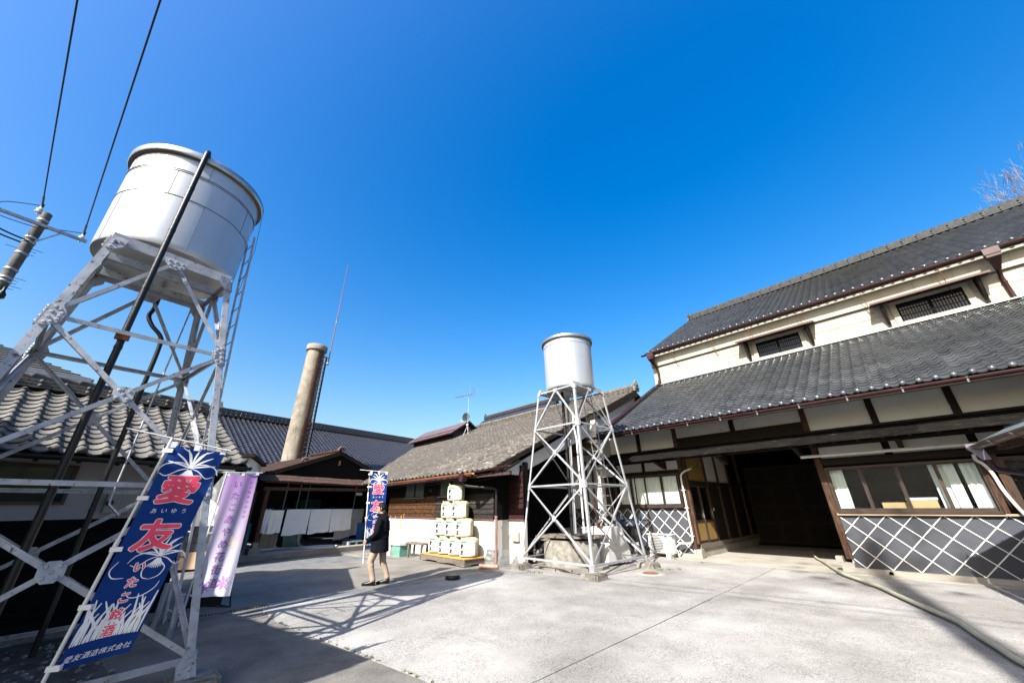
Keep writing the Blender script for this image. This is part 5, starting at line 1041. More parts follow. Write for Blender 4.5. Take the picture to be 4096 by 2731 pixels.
for i, (x, z, w_, h) in enumerate(((-10.2, .0, .62, .42), (-9.3, .0, .78, .5), (-10.15, .43, .6, .36), (-9.3, .51, .7, .34))):
    t = thing('storage_crate', ('low grey lidded crate under the left end of the side entrance', 'wide grey lidded crate by the diamond slates behind the well', 'grey crate stacked on the low left crate', 'grey crate stacked on the wide crate behind the well')[i], 'crate', (x, 12.6, z), 'grey crates by the side entrance')
    b = MB(); rbox(b, x - w_ / 2, x + w_ / 2, 12.35, 12.85, z + .001, z + h - .06, .015); b.build('crate_body', m_pvc_grey if i % 2 else mat('pale_grey_plastic', (.5, .52, .5), (.58, .6, .58), 3, .5), t)
    b = MB(); rbox(b, x - w_ / 2 - .02, x + w_ / 2 + .02, 12.33, 12.87, z + h - .058, z + h, .01); b.build('lid', m_pvc_grey, t)
# crumpled clear sheet behind the hopper
rnd = random.Random(31); b = MB(); n = 14; vs = []
for i in range(n + 1):
    for j in range(n + 1): vs.append((-8.35 + 1.15 * i / n + rnd.uniform(-.03, .03), 12.2 + .5 * j / n + rnd.uniform(-.03, .03), 1.05 + .22 * math.sin(i * .8) * math.cos(j * .9) + .2 * (j / n) + rnd.uniform(-.05, .05) - .35 * abs(i / n - .5)))
b.add(vs, [(i * (n + 1) + j, (i + 1) * (n + 1) + j, (i + 1) * (n + 1) + j + 1, i * (n + 1) + j + 1) for i in range(n) for j in range(n)])
m_clear = glass('clear_plastic_sheet', (.78, .84, .92), rough=.12); sheet = b.build('plastic_sheet', m_clear, fix=False); tag(sheet, 'crumpled clear plastic sheet draped behind the white hopper', 'plastic sheet')
mcs = thing('machine', 'dark covered machine under the clear plastic sheet by the diamond wall', 'machine', (-7.8, 12.5, 0))
b = MB(); rbox(b, -8.25, -7.4, 12.25, 12.75, .45, .92, .04); b.build('machine_body', m_black, mcs)
for x in (-8.2, -7.45):
    for y in (12.3, 12.7): b = MB(); b.bx(x - .03, x + .03, y - .03, y + .03, 0, .45); b.build('leg', m_galv, mcs)
# thick grey hose to the right
b = MB(); P = smooth_path([(-3.7, 17.2, 0.06), (-3.27, 15.45, 0.055), (-2.96, 14.62, 0.055), (-2.3, 12.69, 0.055), (-1.89, 11.88, 0.055), (-1.47, 11.15, 0.055), (-1.12, 10.32, 0.055), (-0.69, 9.34, 0.055), (-0.45, 8.8, 0.055), (-0.3, 8.19, 0.055), (-0.14, 7.63, 0.055), (-0.0, 7.13, 0.055), (0.5, 5.93, 0.055), (1.6, 4.529999999999999, 0.055)], 8); b.tube(P, .034, 12); tag(b.build('suction_hose', mat('olive_grey_hose', (.50, .50, .34), (.6, .6, .43), 5, .45)), 'thick olive grey hose lying from the dark entrance across the yard', 'hose')
# ---------------------------------------------------------------- left house (its frame is turned 0.2 rad)
LU = V(.98, .199, 0); LV = V(-.199, .98, 0)
lf = lambda o: frame(o, LV, LU)                                     # a along the eave, b out towards the yard, c up
lh = thing('tile_roof_house', 'low white house with weathered grey pantile roof behind the large tower', 'house', (-10, -1, 0))
t_left = tile_mesh('roof_tile', m_tile_left, w=.26, L=.28, roll=.038, pan=.028, th=.026, lift=.03)
e0 = V(-8.69, 1.20, 2.36); s_ = (-LU * 2.62 + V(0, 0, 1.30)).normalized()
tile_roof(lh, e0 - LV * 5.46, LV, s_, 21, 13, t_left, 273, pitch=.26, expo=.226, seed=31, jit=.006)
fr = frame(e0 - LV * 5.5, LV, s_, LV.cross(s_)); b = MB(); b.bx(.02, 5.48, .03, 2.92, -.12, -.045, fr); b.build('roof_deck', m_deck, lh)
ck = MB(); ck.sphere((0, 0, 0), .062, 10, 6, (.7, 1, .8)); ck = ck.mesh('eave_knob', m_tile_left)
for k in range(21): inst('eave_knob', ck, Matrix.Translation(e0 - LV * 5.46 + LV * (k * .26 + .215) + V(0, 0, .06) + LU * .02), lh)
pk = e0 + s_ * 2.93; ridge(lh, pk - LV * 5.6, pk + LV * .02, 3, .30, .06, m_tile_left, .08, m_tile_left, seg=.3, knob_sp=.3)
ridge_end(lh, pk + LV * .03, LV, .17, .36, m_tile_left)
b = MB(); b.add([pk, pk - LV * 5.6, pk - LV * 5.6 - LU * 2.6 - V(0, 0, 1.3), pk - LU * 2.6 - V(0, 0, 1.3)], [(0, 1, 2, 3)]); b.build('rear_roof_slope', m_tile_left, lh)
gutter(lh, e0 - LV * 5.5 + LU * .07 - V(0, 0, .05), e0 + LV * .08 + LU * .07 - V(0, 0, .05), .055, m_black, 'black_gutter')
w0 = V(-8.62, .75, 0) - LU * .52; fw = lf(w0)
b = MB(); b.bx(-6.0, 0, -4.4, -.02, 1.50, 2.5, fw); b.build('white_wall', m_plaster_shaded, lh)
b = MB(); b.bx(-6.0, -.02, -4.38, -.03, .0, 1.50, fw); b.build('wall_core', m_wood_black, lh)
b = MB(); b.prism([fw(0, -.02, 2.5), fw(0, -2.2, 3.5), fw(0, -4.4, 2.5)], LV * -.1); b.build('gable_plaster', m_plaster_white, lh)
boards(lh, fw, -6.0, 0, .12, 1.49, 9, -.02, m_wood_black, seed=9)
b = MB(); b.bx(-6, .02, -.02, .02, 0, .12, fw); b.build('foundation', m_old_conc, lh)
f = MB(); f.bx(-3.6, -1.56, -.02, .03, 1.70, 1.74, fw); f.bx(-3.6, -1.56, -.02, .03, 2.2, 2.24, fw); f.bx(-1.6, -1.56, -.02, .03, 1.74, 2.2, fw); f.bx(-3.6, -3.56, -.02, .03, 1.74, 2.2, fw); wi = f.build('dark_window', m_alu_brown, lh)
b = MB(); b.bx(-3.56, -1.6, -.015, -.005, 1.74, 2.2, fw); b.build('window_pane', mat('dark_teal_pane', (.012, .02, .025), rough=.12), wi)
bxo = MB(); rbox_p = [(-1.18, 1.60), (-.45, 1.60), (-.45, 1.90), (-1.18, 1.90)]; bxo.bx(-1.14, -.50, -.02, .11, 1.58, 1.88, fw); wh = bxo.build('wall_heater', mat('beige_casing', (.34, .33, .28), (.38, .37, .32), 3, .5), lh)
b = MB()
for k in range(10): x = -1.0 + k * .045; b.bx(x, x + .018, .11, .116, 1.66, 1.80, fw)
b.build('grille_rib', mat('beige_rib', (.42, .41, .36), rough=.5), wh); b = MB(); b.cyl(fw(-1.1, .1, 1.72), fw(-1.1, .15, 1.72), .045, n=14); b.build('flue', m_black, wh)
b = MB(); b.bx(-.36, .0, -.02, .06, 1.62, 1.98, fw); b.build('panel_box', m_plaster_shaded, lh)
b = MB(); b.tube(smooth_path([fw(-.5, .05, 1.62), fw(-.35, .05, 1.58), fw(-.25, .05, 1.6), fw(-.2, .05, 1.75)], 5), .012, 6); b.build('cable', m_black, lh)
for k in range(14):
    b = MB(); p = e0 - LV * (5.3 - k * .4) - V(0, 0, .1); b.beam(p, p - LU * .62 + V(0, 0, .32), .05, .06, LV); b.build('rafter', m_wood_dark, lh)
b = MB(); p = e0 + LV * .02 - V(0, 0, .12); b.beam(p, p + (pk - e0), .05, .16, LV); b.beam(e0 - LV * .35 - V(0, 0, .16), e0 - LV * .35 - LU * .6 - V(0, 0, .5), .08, .08, LV); b.build('barge_board', m_wood_dark, lh)
# low stacked timber and rubble under the tower
b = MB(); rnd = random.Random(3)
for k in range(420):
    x, y = rnd.uniform(-8.6, -5.0), rnd.uniform(-2.4, .25); r = rnd.uniform(.012, .04); b.sphere((x, y, .02 + r * .3), r, 5, 3, (1, 1, .6))
g = b.build('rubble', mat('pale_rubble', (.12, .11, .1), (.4, .38, .36), 30, .9)); tag(g, 'loose pebbles and rubble on the earth beneath the large tower', 'rubble'); g['kind'] = 'stuff'
# ---------------------------------------------------------------- printed banners on poles
m_navy = mat('navy_banner_cloth', (.005, .035, .19), (.007, .045, .23), 1.5, .8, obj=True, spec=.1)
m_red_o = mat('banner_red_print', (.80, .06, .13), (.88, .08, .16), 3, .8, obj=True)
m_strap = mat('white_strap', (.76, .78, .82), rough=.6)
m_pole = mat('white_pole', (.66, .68, .68), (.76, .77, .76), 4, .4)
def stroke(b, fn, pts, w, off, taper=True, n=5):
    P = smooth_path([(x, y, 0) for x, y in pts], n); m = len(P); L_, R_ = [], []
    for i, p in enumerate(P):
        d = (P[min(i + 1, m - 1)] - P[max(i - 1, 0)]); d = V(d.x, d.y, 0).normalized(); q = V(-d.y, d.x, 0); ww = w * (.35 + .65 * math.sin(PI * min(1, (i + .6) / m * 1.0))) if taper else w
        L_.append(fn(p.x + q.x * ww / 2, p.y + q.y * ww / 2, off)); R_.append(fn(p.x - q.x * ww / 2, p.y - q.y * ww / 2, off))
    vs = L_ + R_; b.add(vs, [(i, i + 1, m + i + 1, m + i) for i in range(m - 1)])
def iris(b, fn, cx, cy, s, off, seed):
    rnd = random.Random(seed)
    for a in np.linspace(.2, 2.9, 7): stroke(b, fn, [(cx, cy), (cx + .1 * s * math.cos(a), cy + .12 * s * math.sin(a)), (cx + s * .2 * math.cos(a + rnd.uniform(-.1, .1)), cy + s * .2 * math.sin(a))], .016 * s, off)
    for a in np.linspace(-2.1, -1.0, 8): stroke(b, fn, [(cx + .02 * s * math.cos(a), cy + .02 * s * math.sin(a)), (cx + s * .12 * math.cos(a), cy + s * .12 * math.sin(a))], .012 * s, off)
    for sg in (-1, 1):
        stroke(b, fn, [(cx, cy + .01), (cx + sg * .09 * s, cy + .045 * s), (cx + sg * .2 * s, cy + .02 * s), (cx + sg * .25 * s, cy - .05 * s)], .011 * s, off)
        stroke(b, fn, [(cx, cy), (cx + sg * .08 * s, cy - .03 * s), (cx + sg * .16 * s, cy - .09 * s), (cx + sg * .22 * s, cy - .07 * s)], .010 * s, off)
        stroke(b, fn, [(cx + sg * .02 * s, cy - .04 * s), (cx + sg * .09 * s, cy - .12 * s), (cx + sg * .07 * s, cy - .2 * s), (cx + sg * .0, cy - .23 * s)], .010 * s, off)
        stroke(b, fn, [(cx, cy + .03 * s), (cx + sg * .05 * s, cy + .14 * s), (cx + sg * .13 * s, cy + .19 * s)], .012 * s, off)
def banner_fn(tl, tr, bl, br, wave, amp=.018, curl=None):
    tl, tr, bl, br = map(Vector, (tl, tr, bl, br)); W = ((tr - tl).length + (br - bl).length) / 2; H = ((bl - tl).length + (br - tr).length) / 2
    n0 = (tr - tl).cross(bl - tl).normalized() * -1
    if n0.dot(EYE - tl) < 0: n0 = -n0
    def base(u, v):
        p = tl.lerp(tr, u).lerp(bl.lerp(br, u), v); return p + n0 * wave(u, v) * amp + (curl(u, v) if curl else V(0, 0, 0))
    def fn(x, y, off):
        # x across from the left edge, y down from the top, both in metres
        u, v = x / W, -y / H; p = base(u, v); a = base(u + .01, v) - base(u - .01, v); c = base(u, v + .01) - base(u, v - .01); n = a.cross(c).normalized()
        if n.dot(n0) < 0: n = -n
        return p + n * off
    return fn, base, W, H
def sake_banner(t, tl, tr, bl, br, wave, amp, curl=None):
    fn, base, W, H = banner_fn(tl, tr, bl, br, wave, amp, curl); n, m = 32, 90; b = MB()
    vs = [base(i / n, j / m) for i in range(n + 1) for j in range(m + 1)]; b.add(vs, [(i * (m + 1) + j, (i + 1) * (m + 1) + j, (i + 1) * (m + 1) + j + 1, i * (m + 1) + j + 1) for i in range(n) for j in range(m)], True); cl = b.build('banner_cloth', m_navy, t, fix=False)
    S = H / 1.8; cx = W / 2; F = lambda x, y, o: fn(x, y, o)
    for body, y, sz in (('愛', -.41, .285), ('友', -.83, .285)):
        b = MB(); put_text(b, body, sz * S, (cx, y * S), F, .0145, .0012, sx=1.12, sub=.025); b.build('white_outline', m_white_print, cl, fix=False)
        b = MB(); put_text(b, body, sz * S, (cx, y * S), F, .009, .0024, sx=1.12, sub=.025); b.build('red_character', m_red_o, cl, fix=False)
    b = MB()
    for i, ch in enumerate('あいゆう'): put_text(b, ch, .05 * S, (cx - .115 * S + i * .077 * S, -.615 * S), F, .001, .0014, sub=.02)
    b.build('small_lettering', m_white_print, cl, fix=False)
    for i, ch in enumerate('いたこ銘酒'):
        y = (-1.10 - i * .122) * S; b = MB(); put_text(b, ch, .090 * S, (cx - .01 * S, y), F, .0075, .0016, sub=.025); b.build('white_outline', m_white_print, cl, fix=False); b = MB(); put_text(b, ch, .090 * S, (cx - .01 * S, y), F, .002, .0027, sub=.025); b.build('red_character', m_red_o, cl, fix=False)
    b = MB(); iris(b, F, cx - .0 * S, -.20 * S, 1.0 * S, .0010, 1); iris(b, F, cx + .10 * S, -1.02 * S, .85 * S, .0008, 2)
    stroke(b, F, [(.05 * S, -1.04 * S), (.02 * S, -1.11 * S), (.06 * S, -1.17 * S), (.14 * S, -1.18 * S)], .009 * S, .0009); stroke(b, F, [(.2 * S, -1.29 * S), (.25 * S, -1.35 * S), (.33 * S, -1.35 * S), (.40 * S, -1.3 * S), (.42 * S, -1.24 * S)], .009 * S, .0009); b.build('iris_print', m_white_print, cl, fix=False)
    b = MB(); rnd = random.Random(6)
    for k in range(34):
        x = .015 * S + (W - .03 * S) * ((k * .618) % 1); x2 = x + rnd.uniform(-.11, .11) * S; x2 = min(max(x2, .01), W - .01); h = rnd.uniform(.12, .33) * S; yb = (-1.665 + .03 * math.cos((x / W - .5) * 2)) * S
        stroke(b, F, [(x, yb), ((x * .8 + x2 * .2), yb + h * .5), (x2, yb + h)], .017 * S, .0006 + k * 1e-5)
    b.build('reed_print', m_white_print, cl, fix=False)
    b = MB(); tx = '愛友酒造株式会社'
    for i, ch in enumerate(tx): put_text(b, ch, .050 * S, (cx + (i - 3.5) * .052 * S, (-1.735) * S), F, .001, .0014, shear=.2, sub=.02)
    b.build('company_lettering', m_white_print, cl, fix=False)
    return fn, base, W, H, cl
nb = thing('banner_flag', 'navy banner with red characters on a leaning pole in front of the large tower', 'banner', (-4.95, -.25, 0), 'navy sake banners')
wav = lambda u, v: math.sin(u * 5.5 + v * 2.2) * (.35 + .5 * v) + .4 * math.sin(v * 9 + u * 2) + .45 * math.sin(u * 11 - v * 3.5) * (1 - v) + .2 * math.sin(u * 7 + v * 24)
TL, TR, BL_, BR_ = V(-4.90, .045, 2.175), V(-4.885, .475, 2.135), V(-4.955, -.165, .50), V(-4.93, .235, .55)
fn, base, W, H, cl = sake_banner(nb, TL, TR, BL_, BR_, wav, .014)
P0, P1 = V(-4.98, -.262, 0), V(-4.905, .028, 2.245)
b = MB(); b.cyl(P0, P0.lerp(P1, .6), .0135, n=10); b.cyl(P0.lerp(P1, .6), P1, .0105, n=10); b.cyl(P0.lerp(P1, .585), P0.lerp(P1, .615), .017, n=10); b.build('pole', m_pole, nb)
b = MB(); b.cyl((-4.93, -.31, 2.30), (-4.87, .515, 2.155), .006, n=8); b.build('cross_rod', m_pole, nb)
for u in (.03, .45, .95):
    b = MB(); p = base(u, 0); b.beam(p - V(0, 0, .02), p + V(0, 0, .035), .045, .010, TR - TL); b.build('strap', m_strap, nb)
for v in (.03, .28, .52, .76, .985):
    b = MB(); p = base(0, v); q = P0.lerp(P1, max(0, (p.z + .0) / 2.245)); b.beam(q - (p - q).normalized() * .02, p + (p - q).normalized() * .03, .035, .03, V(0, 0, 1)); b.build('strap', m_strap, nb)
# lilac banner
m_lilac = bpy.data.materials.new('lilac_banner_cloth'); m_lilac.use_nodes = True; q_ = m_lilac.node_tree; bs = q_.nodes['Principled BSDF']; g_ = nd(q_, 'ShaderNodeNewGeometry'); sx_ = nd(q_, 'ShaderNodeSeparateXYZ'); q_.links.new(g_.outputs[0], sx_.inputs[0]); cr_ = nd(q_, 'ShaderNodeValToRGB')
mr_ = nd(q_, 'ShaderNodeMapRange'); mr_.inputs[1].default_value = .35; mr_.inputs[2].default_value = 2.2; q_.links.new(sx_.outputs[2], mr_.inputs[0]); e_ = cr_.color_ramp.elements; e_[0].position = 0; e_[0].color = (.75, .72, .8, 1); e_[1].position = 1; e_[1].color = (.36, .19, .47, 1); ee = cr_.color_ramp.elements.new(.45); ee.color = (.50, .44, .56, 1)
q_.links.new(mr_.outputs[0], cr_.inputs[0]); q_.links.new(cr_.outputs[0], bs.inputs['Base Color']); bs.inputs['Roughness'].default_value = .8
translucent(m_lilac, .35); translucent(m_navy, .2)
m_vio = mat('violet_print', (.30, .10, .40), (.38, .15, .48), 4, .8); m_vio2 = mat('orchid_print', (.42, .16, .58), (.6, .4, .75), 14, .8); m_peach = mat('peach_print', (.72, .45, .38), (.8, .62, .58), 9, .8)
pb_ = thing('banner_flag', 'lilac banner with purple brush writing and iris prints beside the large tower', 'banner', (-8.5, .88, 0))
TL, TR, BL_, BR_ = V(-8.50, .945, 2.16), V(-8.44, 1.40, 2.185), V(-8.50, .96, .345), V(-8.44, 1.43, .31)
fn2, base2, W2_, H2 = banner_fn(TL, TR, BL_, BR_, lambda u, v: math.sin(u * 4 + v * 3) * .6 + .6 * math.sin(v * 6 - u * 2) + .5 * math.sin(u * 13 + v * 4) * (.3 + v), .026)
n, m = 36, 80; b = MB(); vs = [base2(i / n, j / m) for i in range(n + 1) for j in range(m + 1)]; b.add(vs, [(i * (m + 1) + j, (i + 1) * (m + 1) + j, (i + 1) * (m + 1) + j + 1, i * (m + 1) + j + 1) for i in range(n) for j in range(m)], True); cl2 = b.build('banner_cloth', m_lilac, pb_, fix=False)
b = MB()
for i, ch in enumerate('いたこあやめ花街道'): put_text(b, ch, (.135 if i < 3 else .15), (W2_ * .42, -.16 - i * .187), fn2, .002, .0014, shear=.12, sx=.92, sub=.025)
b.build('brush_lettering', m_vio, cl2, fix=False)
b = MB()
for i, ch in enumerate('日本風景街道登録'): put_text(b, ch, .052, (W2_ * .84, -.14 - i * .078), fn2, 0, .0012, sub=.02)
b.build('small_lettering', m_vio, cl2, fix=False)
b = MB(); rnd = random.Random(12)
def blob(b, x, y, rx, ry, off, ang=0):
    vs = [fn2(x, y, off)] + [fn2(min(max(x + rx * math.cos(a) * math.cos(ang) - ry * math.sin(a) * math.sin(ang), .005), W2_ - .005), max(y + rx * math.cos(a) * math.sin(ang) + ry * math.sin(a) * math.cos(ang), -H2 + .005), off) for a in np.linspace(0, 2 * PI, 14, endpoint=False)]; b.add(vs, [(0, i + 1, (i + 1) % 14 + 1) for i in range(14)])
for k in range(7): a = k * .9; blob(b, W2_ * .72 + .055 * math.cos(a), -1.66 + .055 * math.sin(a), .055, .02, (.0006 + k * 5e-5), a)
b.build('iris_print', m_vio2, cl2, fix=False); b = MB()
for k in range(5): a = 1 + k * 1.2; blob(b, W2_ * .2 + .04 * math.cos(a), -1.71 + .05 * math.sin(a), .05, .02, (.0006 + k * 5e-5), a)
b.build('iris_print', m_vio2, cl2, fix=False)
b = MB()
for k in range(6): a = .3 + k * 1.05; blob(b, W2_ * .76 + .045 * math.cos(a), -1.08 + .06 * math.sin(a), .05, .022, (.0006 + k * 5e-5), a)
b.build('flower_print', m_peach, cl2, fix=False)
b = MB(); b.cyl((-8.48, .87, 0), (-8.50, .93, 2.22), .011, n=8); b.build('pole', m_pole, pb_)
b = MB(); b.cyl((-8.51, .80, 2.20), (-8.43, 1.46, 2.215), .006, n=8); b.build('cross_rod', m_pole, pb_)
for u in (.03, .5, .97): b = MB(); p = base2(u, 0); b.beam(p - V(0, 0, .02), p + V(0, 0, .04), .05, .01, TR - TL); b.build('strap', m_strap, pb_)
for v in (.03, .25, .5, .75, .98): b = MB(); p = base2(0, v); b.beam(p + LV * .02, p - V(0, .055, 0), .03, .012, V(0, 0, 1)); b.build('strap', m_strap, pb_)
# black notice board standing behind the lilac banner
nbd = thing('notice_board', 'small black standing board with white date writing behind the lilac banner', 'sign', (-9.6, 1.3, 0))
b = MB(); b.add([V(-9.62, 1.02, .03), V(-9.48, 1.50, .03), V(-9.58, 1.53, .55), V(-9.72, 1.05, .55)], [(0, 1, 2, 3)]); b.prism([V(-9.62, 1.02, .03), V(-9.48, 1.50, .03), V(-9.58, 1.53, .55), V(-9.72, 1.05, .55)], (-.02, 0, 0)); b.build('board', m_black, nbd)
b = MB(); o_, ex, ey = V(-9.55, 1.26, .28), V(.14, .48, 0).normalized(), V(-.19, .055, 1).normalized(); nn = ex.cross(ey)
for i, ch in enumerate('年3月'): put_text(b, ch, .11, (0, 0), lambda x, y, o, i=i: o_ + ex * (x + (i - 1) * .13) + ey * y + nn * .008, 0, .0, sub=0)
b.build('date_lettering', m_white_print, nbd, fix=False)
b = MB(); b.beam((-9.6, 1.55, .5), (-9.28, 1.62, .02), .02, .02); b.beam((-9.5, 1.5, .03), (-9.28, 1.62, .02), .02, .02); b.beam((-9.5, 1.3, .04), (-9.28, 1.62, .02), .018, .018); b.build('stand_frame', m_black, nbd)
for i, (x, y) in enumerate(((-8.2, .55), (-7.75, .72))):
    b = MB(); b.cyl((x, y, 0), (x + .02, y + .02, .62 - .1 * i), .035, n=10); tag(b.build('pipe_stub', m_pvc_grey), ('taller grey pipe stub rising behind the navy banner', 'shorter grey pipe stub near the tower leg')[i], 'pipe', 'grey pipe stubs')
# ---------------------------------------------------------------- boiler shed at the back, with washing line
SP = V(-17.55, 3.4, 0); fs_ = frame(SP, LV, LU)                      # a along the front, b out, c up
b = MB(); b.prism([fs_(-1.6, -9, -.05), fs_(-1.6, .42, -.05), fs_(5.2, .42, -.05), fs_(5.2, -9, -.05)], (0, 0, .17)); o = b.build('raised_platform', m_apron); struct(o)
b = MB(); b.prism([fs_(-1.62, .42, -.05), fs_(5.2, .42, -.05), fs_(5.2, .54, -.05), fs_(-1.62, .54, -.05)], (0, 0, .165)); struct(b.build('kerb', m_smooth_conc))
bs_ = thing('boiler_shed', 'dark open-fronted timber shed with a low gable roof under the chimney', 'shed', (-19, 5.5, .12))
PKa, PKz, ELa, ELz, ERa, ERz = 2.95, 3.96, -.95, 2.52, 6.0, 2.80
b = MB()
for (a0, z0) in ((ELa, ELz), (ERa, ERz)):
    b.prism([fs_(a0, -.55, z0), fs_(PKa, -.55, PKz), fs_(PKa, -7, PKz), fs_(a0, -7, z0)], (0, 0, .07))
b.build('roof_slab', mat('rust_brown_roof', (.05, .028, .02), (.1, .06, .045), 3, .85, bump=.3, k=.4, spec=.1), bs_)
b = MB(); b.beam(fs_(ELa - .05, -.52, ELz - .02), fs_(PKa, -.52, PKz + .0), .05, .17, LU); b.beam(fs_(ERa + .05, -.52, ERz - .02), fs_(PKa, -.52, PKz + .0), .05, .17, LU); b.build('barge_board', m_wood_dark, bs_)
rg = MB(); rnd = random.Random(2)
for k in range(9): a = fs_(PKa, -.6 - k * .3, PKz + .13); rg.cyl(a, a - LU * .28, .085, .08, 8)
rg.build('ridge_tile', MATS['rust_brown_roof'], bs_)
b = MB(); c = fs_(PKa, -.52, PKz + .14)
for k in range(7): a = k * PI / 6; b.sphere(c + LV * (.13 * math.cos(a)) + V(0, 0, .12 * math.sin(a)), .065, 8, 6)
b.build('ridge_ornament', mat('brown_ornament', (.1, .06, .045), (.17, .1, .075), 9, .7), bs_)
b = MB(); c = fs_(PKa - 1.25, -1.2, PKz - .38)
for k in range(6): a = k * PI / 5; b.sphere(c + LV * (.12 * math.cos(a)) + V(0, 0, .1 * math.sin(a)), .06, 8, 6)
b.build('ridge_ornament', MATS['brown_ornament'], bs_)
boards(bs_, fs_, ELa + .9, ERa - .3, 2.9, 3.0, 1, -.62, m_wood_black)
b = MB(); b.prism([fs_(ELa + .3, -.6, 2.62), fs_(PKa, -.6, PKz - .05), fs_(ERa - .2, -.6, 2.75)], -LU * .05); b.build('gable_boarding', m_wood_black, bs_)
b = MB(); b.beam(fs_(PKa, -.5, PKz - .35), fs_(PKa, -.5, PKz - .55), .09, .06); b.build('purlin_end', m_wood_post, bs_)
# pent strip along the front
for k in range(7):
    a0 = -.40 + k * .78; b = MB(); z = lambda bb: 2.655 + (-bb - .0) * .40; j = .012 * (k % 2); dz = -.012 * k
    for (p, q) in ((.06, -.30), (-.27, -.62)):
        e = .012 if q < -.5 else 0; b.add([fs_(a0, p, z(p) + j + e + dz), fs_(a0 + .80, p, z(p) + j + e + dz - .01), fs_(a0 + .80, q, z(q) + j + e + dz - .01), fs_(a0, q, z(q) + j + e + dz), fs_(a0, p, z(p) - .03 + j + dz), fs_(a0 + .80, p, z(p) - .03 + j + dz - .01), fs_(a0 + .80, q, z(q) - .03 + j + dz - .01), fs_(a0, q, z(q) - .03 + j + dz)], [(0, 1, 2, 3), (4, 7, 6, 5), (0, 4, 5, 1), (1, 5, 6, 2), (2, 6, 7, 3), (3, 7, 4, 0)])
    b.build('pent_roof_sheet', mat('brown_bark_sheet', (.10, .06, .045), (.21, .14, .11), 6, .9, bump=.5, bscale=20, stretch=(2, 2, 2), k=.36, spec=.1) if 'brown_bark_sheet' not in MATS else MATS['brown_bark_sheet'], bs_)
b = MB(); b.beam(fs_(-.2, -.04, 2.32), fs_(5.0, -.04, 2.38), .12, .12); b.beam(fs_(-.2, -.05, 2.58), fs_(5.0, -.05, 2.52), .07, .07); b.build('front_beam', m_wood_post, bs_)
for a, top, plb in ((-.04, 2.32, True), (-.46, 2.2, False), (5.0, 2.4, False)):
    b = MB(); b.beam(fs_(a, -.04, .5 if plb else .2), fs_(a, -.04, top), .125 if plb else .10, .125 if plb else .10, LV); b.build('post', m_wood_post, bs_)
    b = MB(); h = .5 if plb else .2
    b.prism([fs_(a - .09, -.13, .12), fs_(a + .09, -.13, .12), fs_(a + .09, .05, .12), fs_(a - .09, .05, .12)], (0, 0, h - .12))
    if plb: b.prism([fs_(a - .2, -.24, .12), fs_(a + .2, -.24, .12), fs_(a + .18, .14, .12), fs_(a - .22, .14, .12)], (0, 0, .2))
    b.build('post_footing', m_smooth_conc, bs_)
b = MB(); b.prism([fs_(-1.2, -6.5, .12), fs_(6.0, -6.5, .12), fs_(6.0, -6.6, .12), fs_(-1.2, -6.6, .12)], (0, 0, 2.9)); b.prism([fs_(6.0, -6.5, .12), fs_(6.1, -6.5, .12), fs_(6.1, -.6, .12), fs_(6.0, -.6, .12)], (0, 0, 2.7)); b.prism([fs_(-1.2, -6.5, .12), fs_(-1.3, -6.5, .12), fs_(-1.3, -2.0, .12), fs_(-1.2, -2.0, .12)], (0, 0, 2.4)); b.build('rear_wall', m_wood_black, bs_)
boards(bs_, fs_, .15, 1.75, .7, 2.4, 8, -2.2, m_wood_dark, vertical=True)
for a, bb in ((1.15, -1.2), (1.9, -1.6), (2.5, -2.0), (4.4, -1.2)):
    b = MB(); b.cyl(fs_(a, bb, .12), fs_(a + .05, bb, 2.6), .022, n=8); b.build('inner_pole', m_pvc_grey, bs_)
b = MB(); b.bx(2.5, 3.5, -3.0, -2.5, 1.5, 2.0, fs_); b.build('inner_cabinet', mat('dim_green_panel', (.02, .07, .06), rough=.6), bs_)
sg_ = MB(); sg_.bx(3.75, 4.05, -.06, -.04, 2.13, 2.25, fs_); tag(sg_.build('paper_notice', m_plaster_cream), 'small faded paper notice under the shed beam', 'notice')
# concrete blocks and teal tank
for i, (a0, a1, z1) in enumerate(((.72, 1.05, .72), (1.07, 1.36, .66))):
    b = MB(); b.bx(a0, a1, -1.85 + .05 * i, -1.5, .12, z1, fs_); tag(b.build('concrete_pier', m_apron), ('left concrete pier under the drying towels', 'right concrete pier under the drying towels beside the teal tank')[i], 'pier', 'concrete piers under the washing')
tt_ = thing('teal_tank', 'teal painted steel tank partly hidden by the hanging cloths', 'tank', tuple(fs_(2.0, -1.8, .12)))
b = MB(); b.prism([fs_(1.62, -1.5, .16), fs_(2.30, -1.5, .14), fs_(2.42, -1.5, .9), fs_(1.55, -1.5, .9)], -LU * .6); b.build('tank_body', mat('teal_paint', (.02, .13, .15), (.04, .2, .22), 4, .45), tt_)
b = MB()
for k in range(6): p = fs_(1.68 + k * .11, -1.49, .24); b.cyl(p, p + LU * .015, .015, n=6)
b.build('rivet', m_black, tt_)['kind'] = 'stuff'
b = MB(); P = smooth_path([(-17.2, 1.8, .15), (-18.2, 3.0, .15), (-18.9, 4.3, .15), (-18.6, 5.0, .15), (-18.02, 5.41, .15), (-17.75, 6.07, .15), (-17.95, 6.42, .15), (-18.5, 6.45, .15), (-18.75, 5.9, .15), (-18.9, 5.35, .16), (-19.1, 5.2, .35), (-19.15, 5.2, .75), (-19.3, 5.3, .95)], 7); b.tube(P, .032, 10); tag(b.build('pale_hose', mat('pale_blue_hose', (.52, .58, .7), (.6, .66, .76), 5, .4)), 'pale blue hose looped on the shed platform below the washing', 'hose')
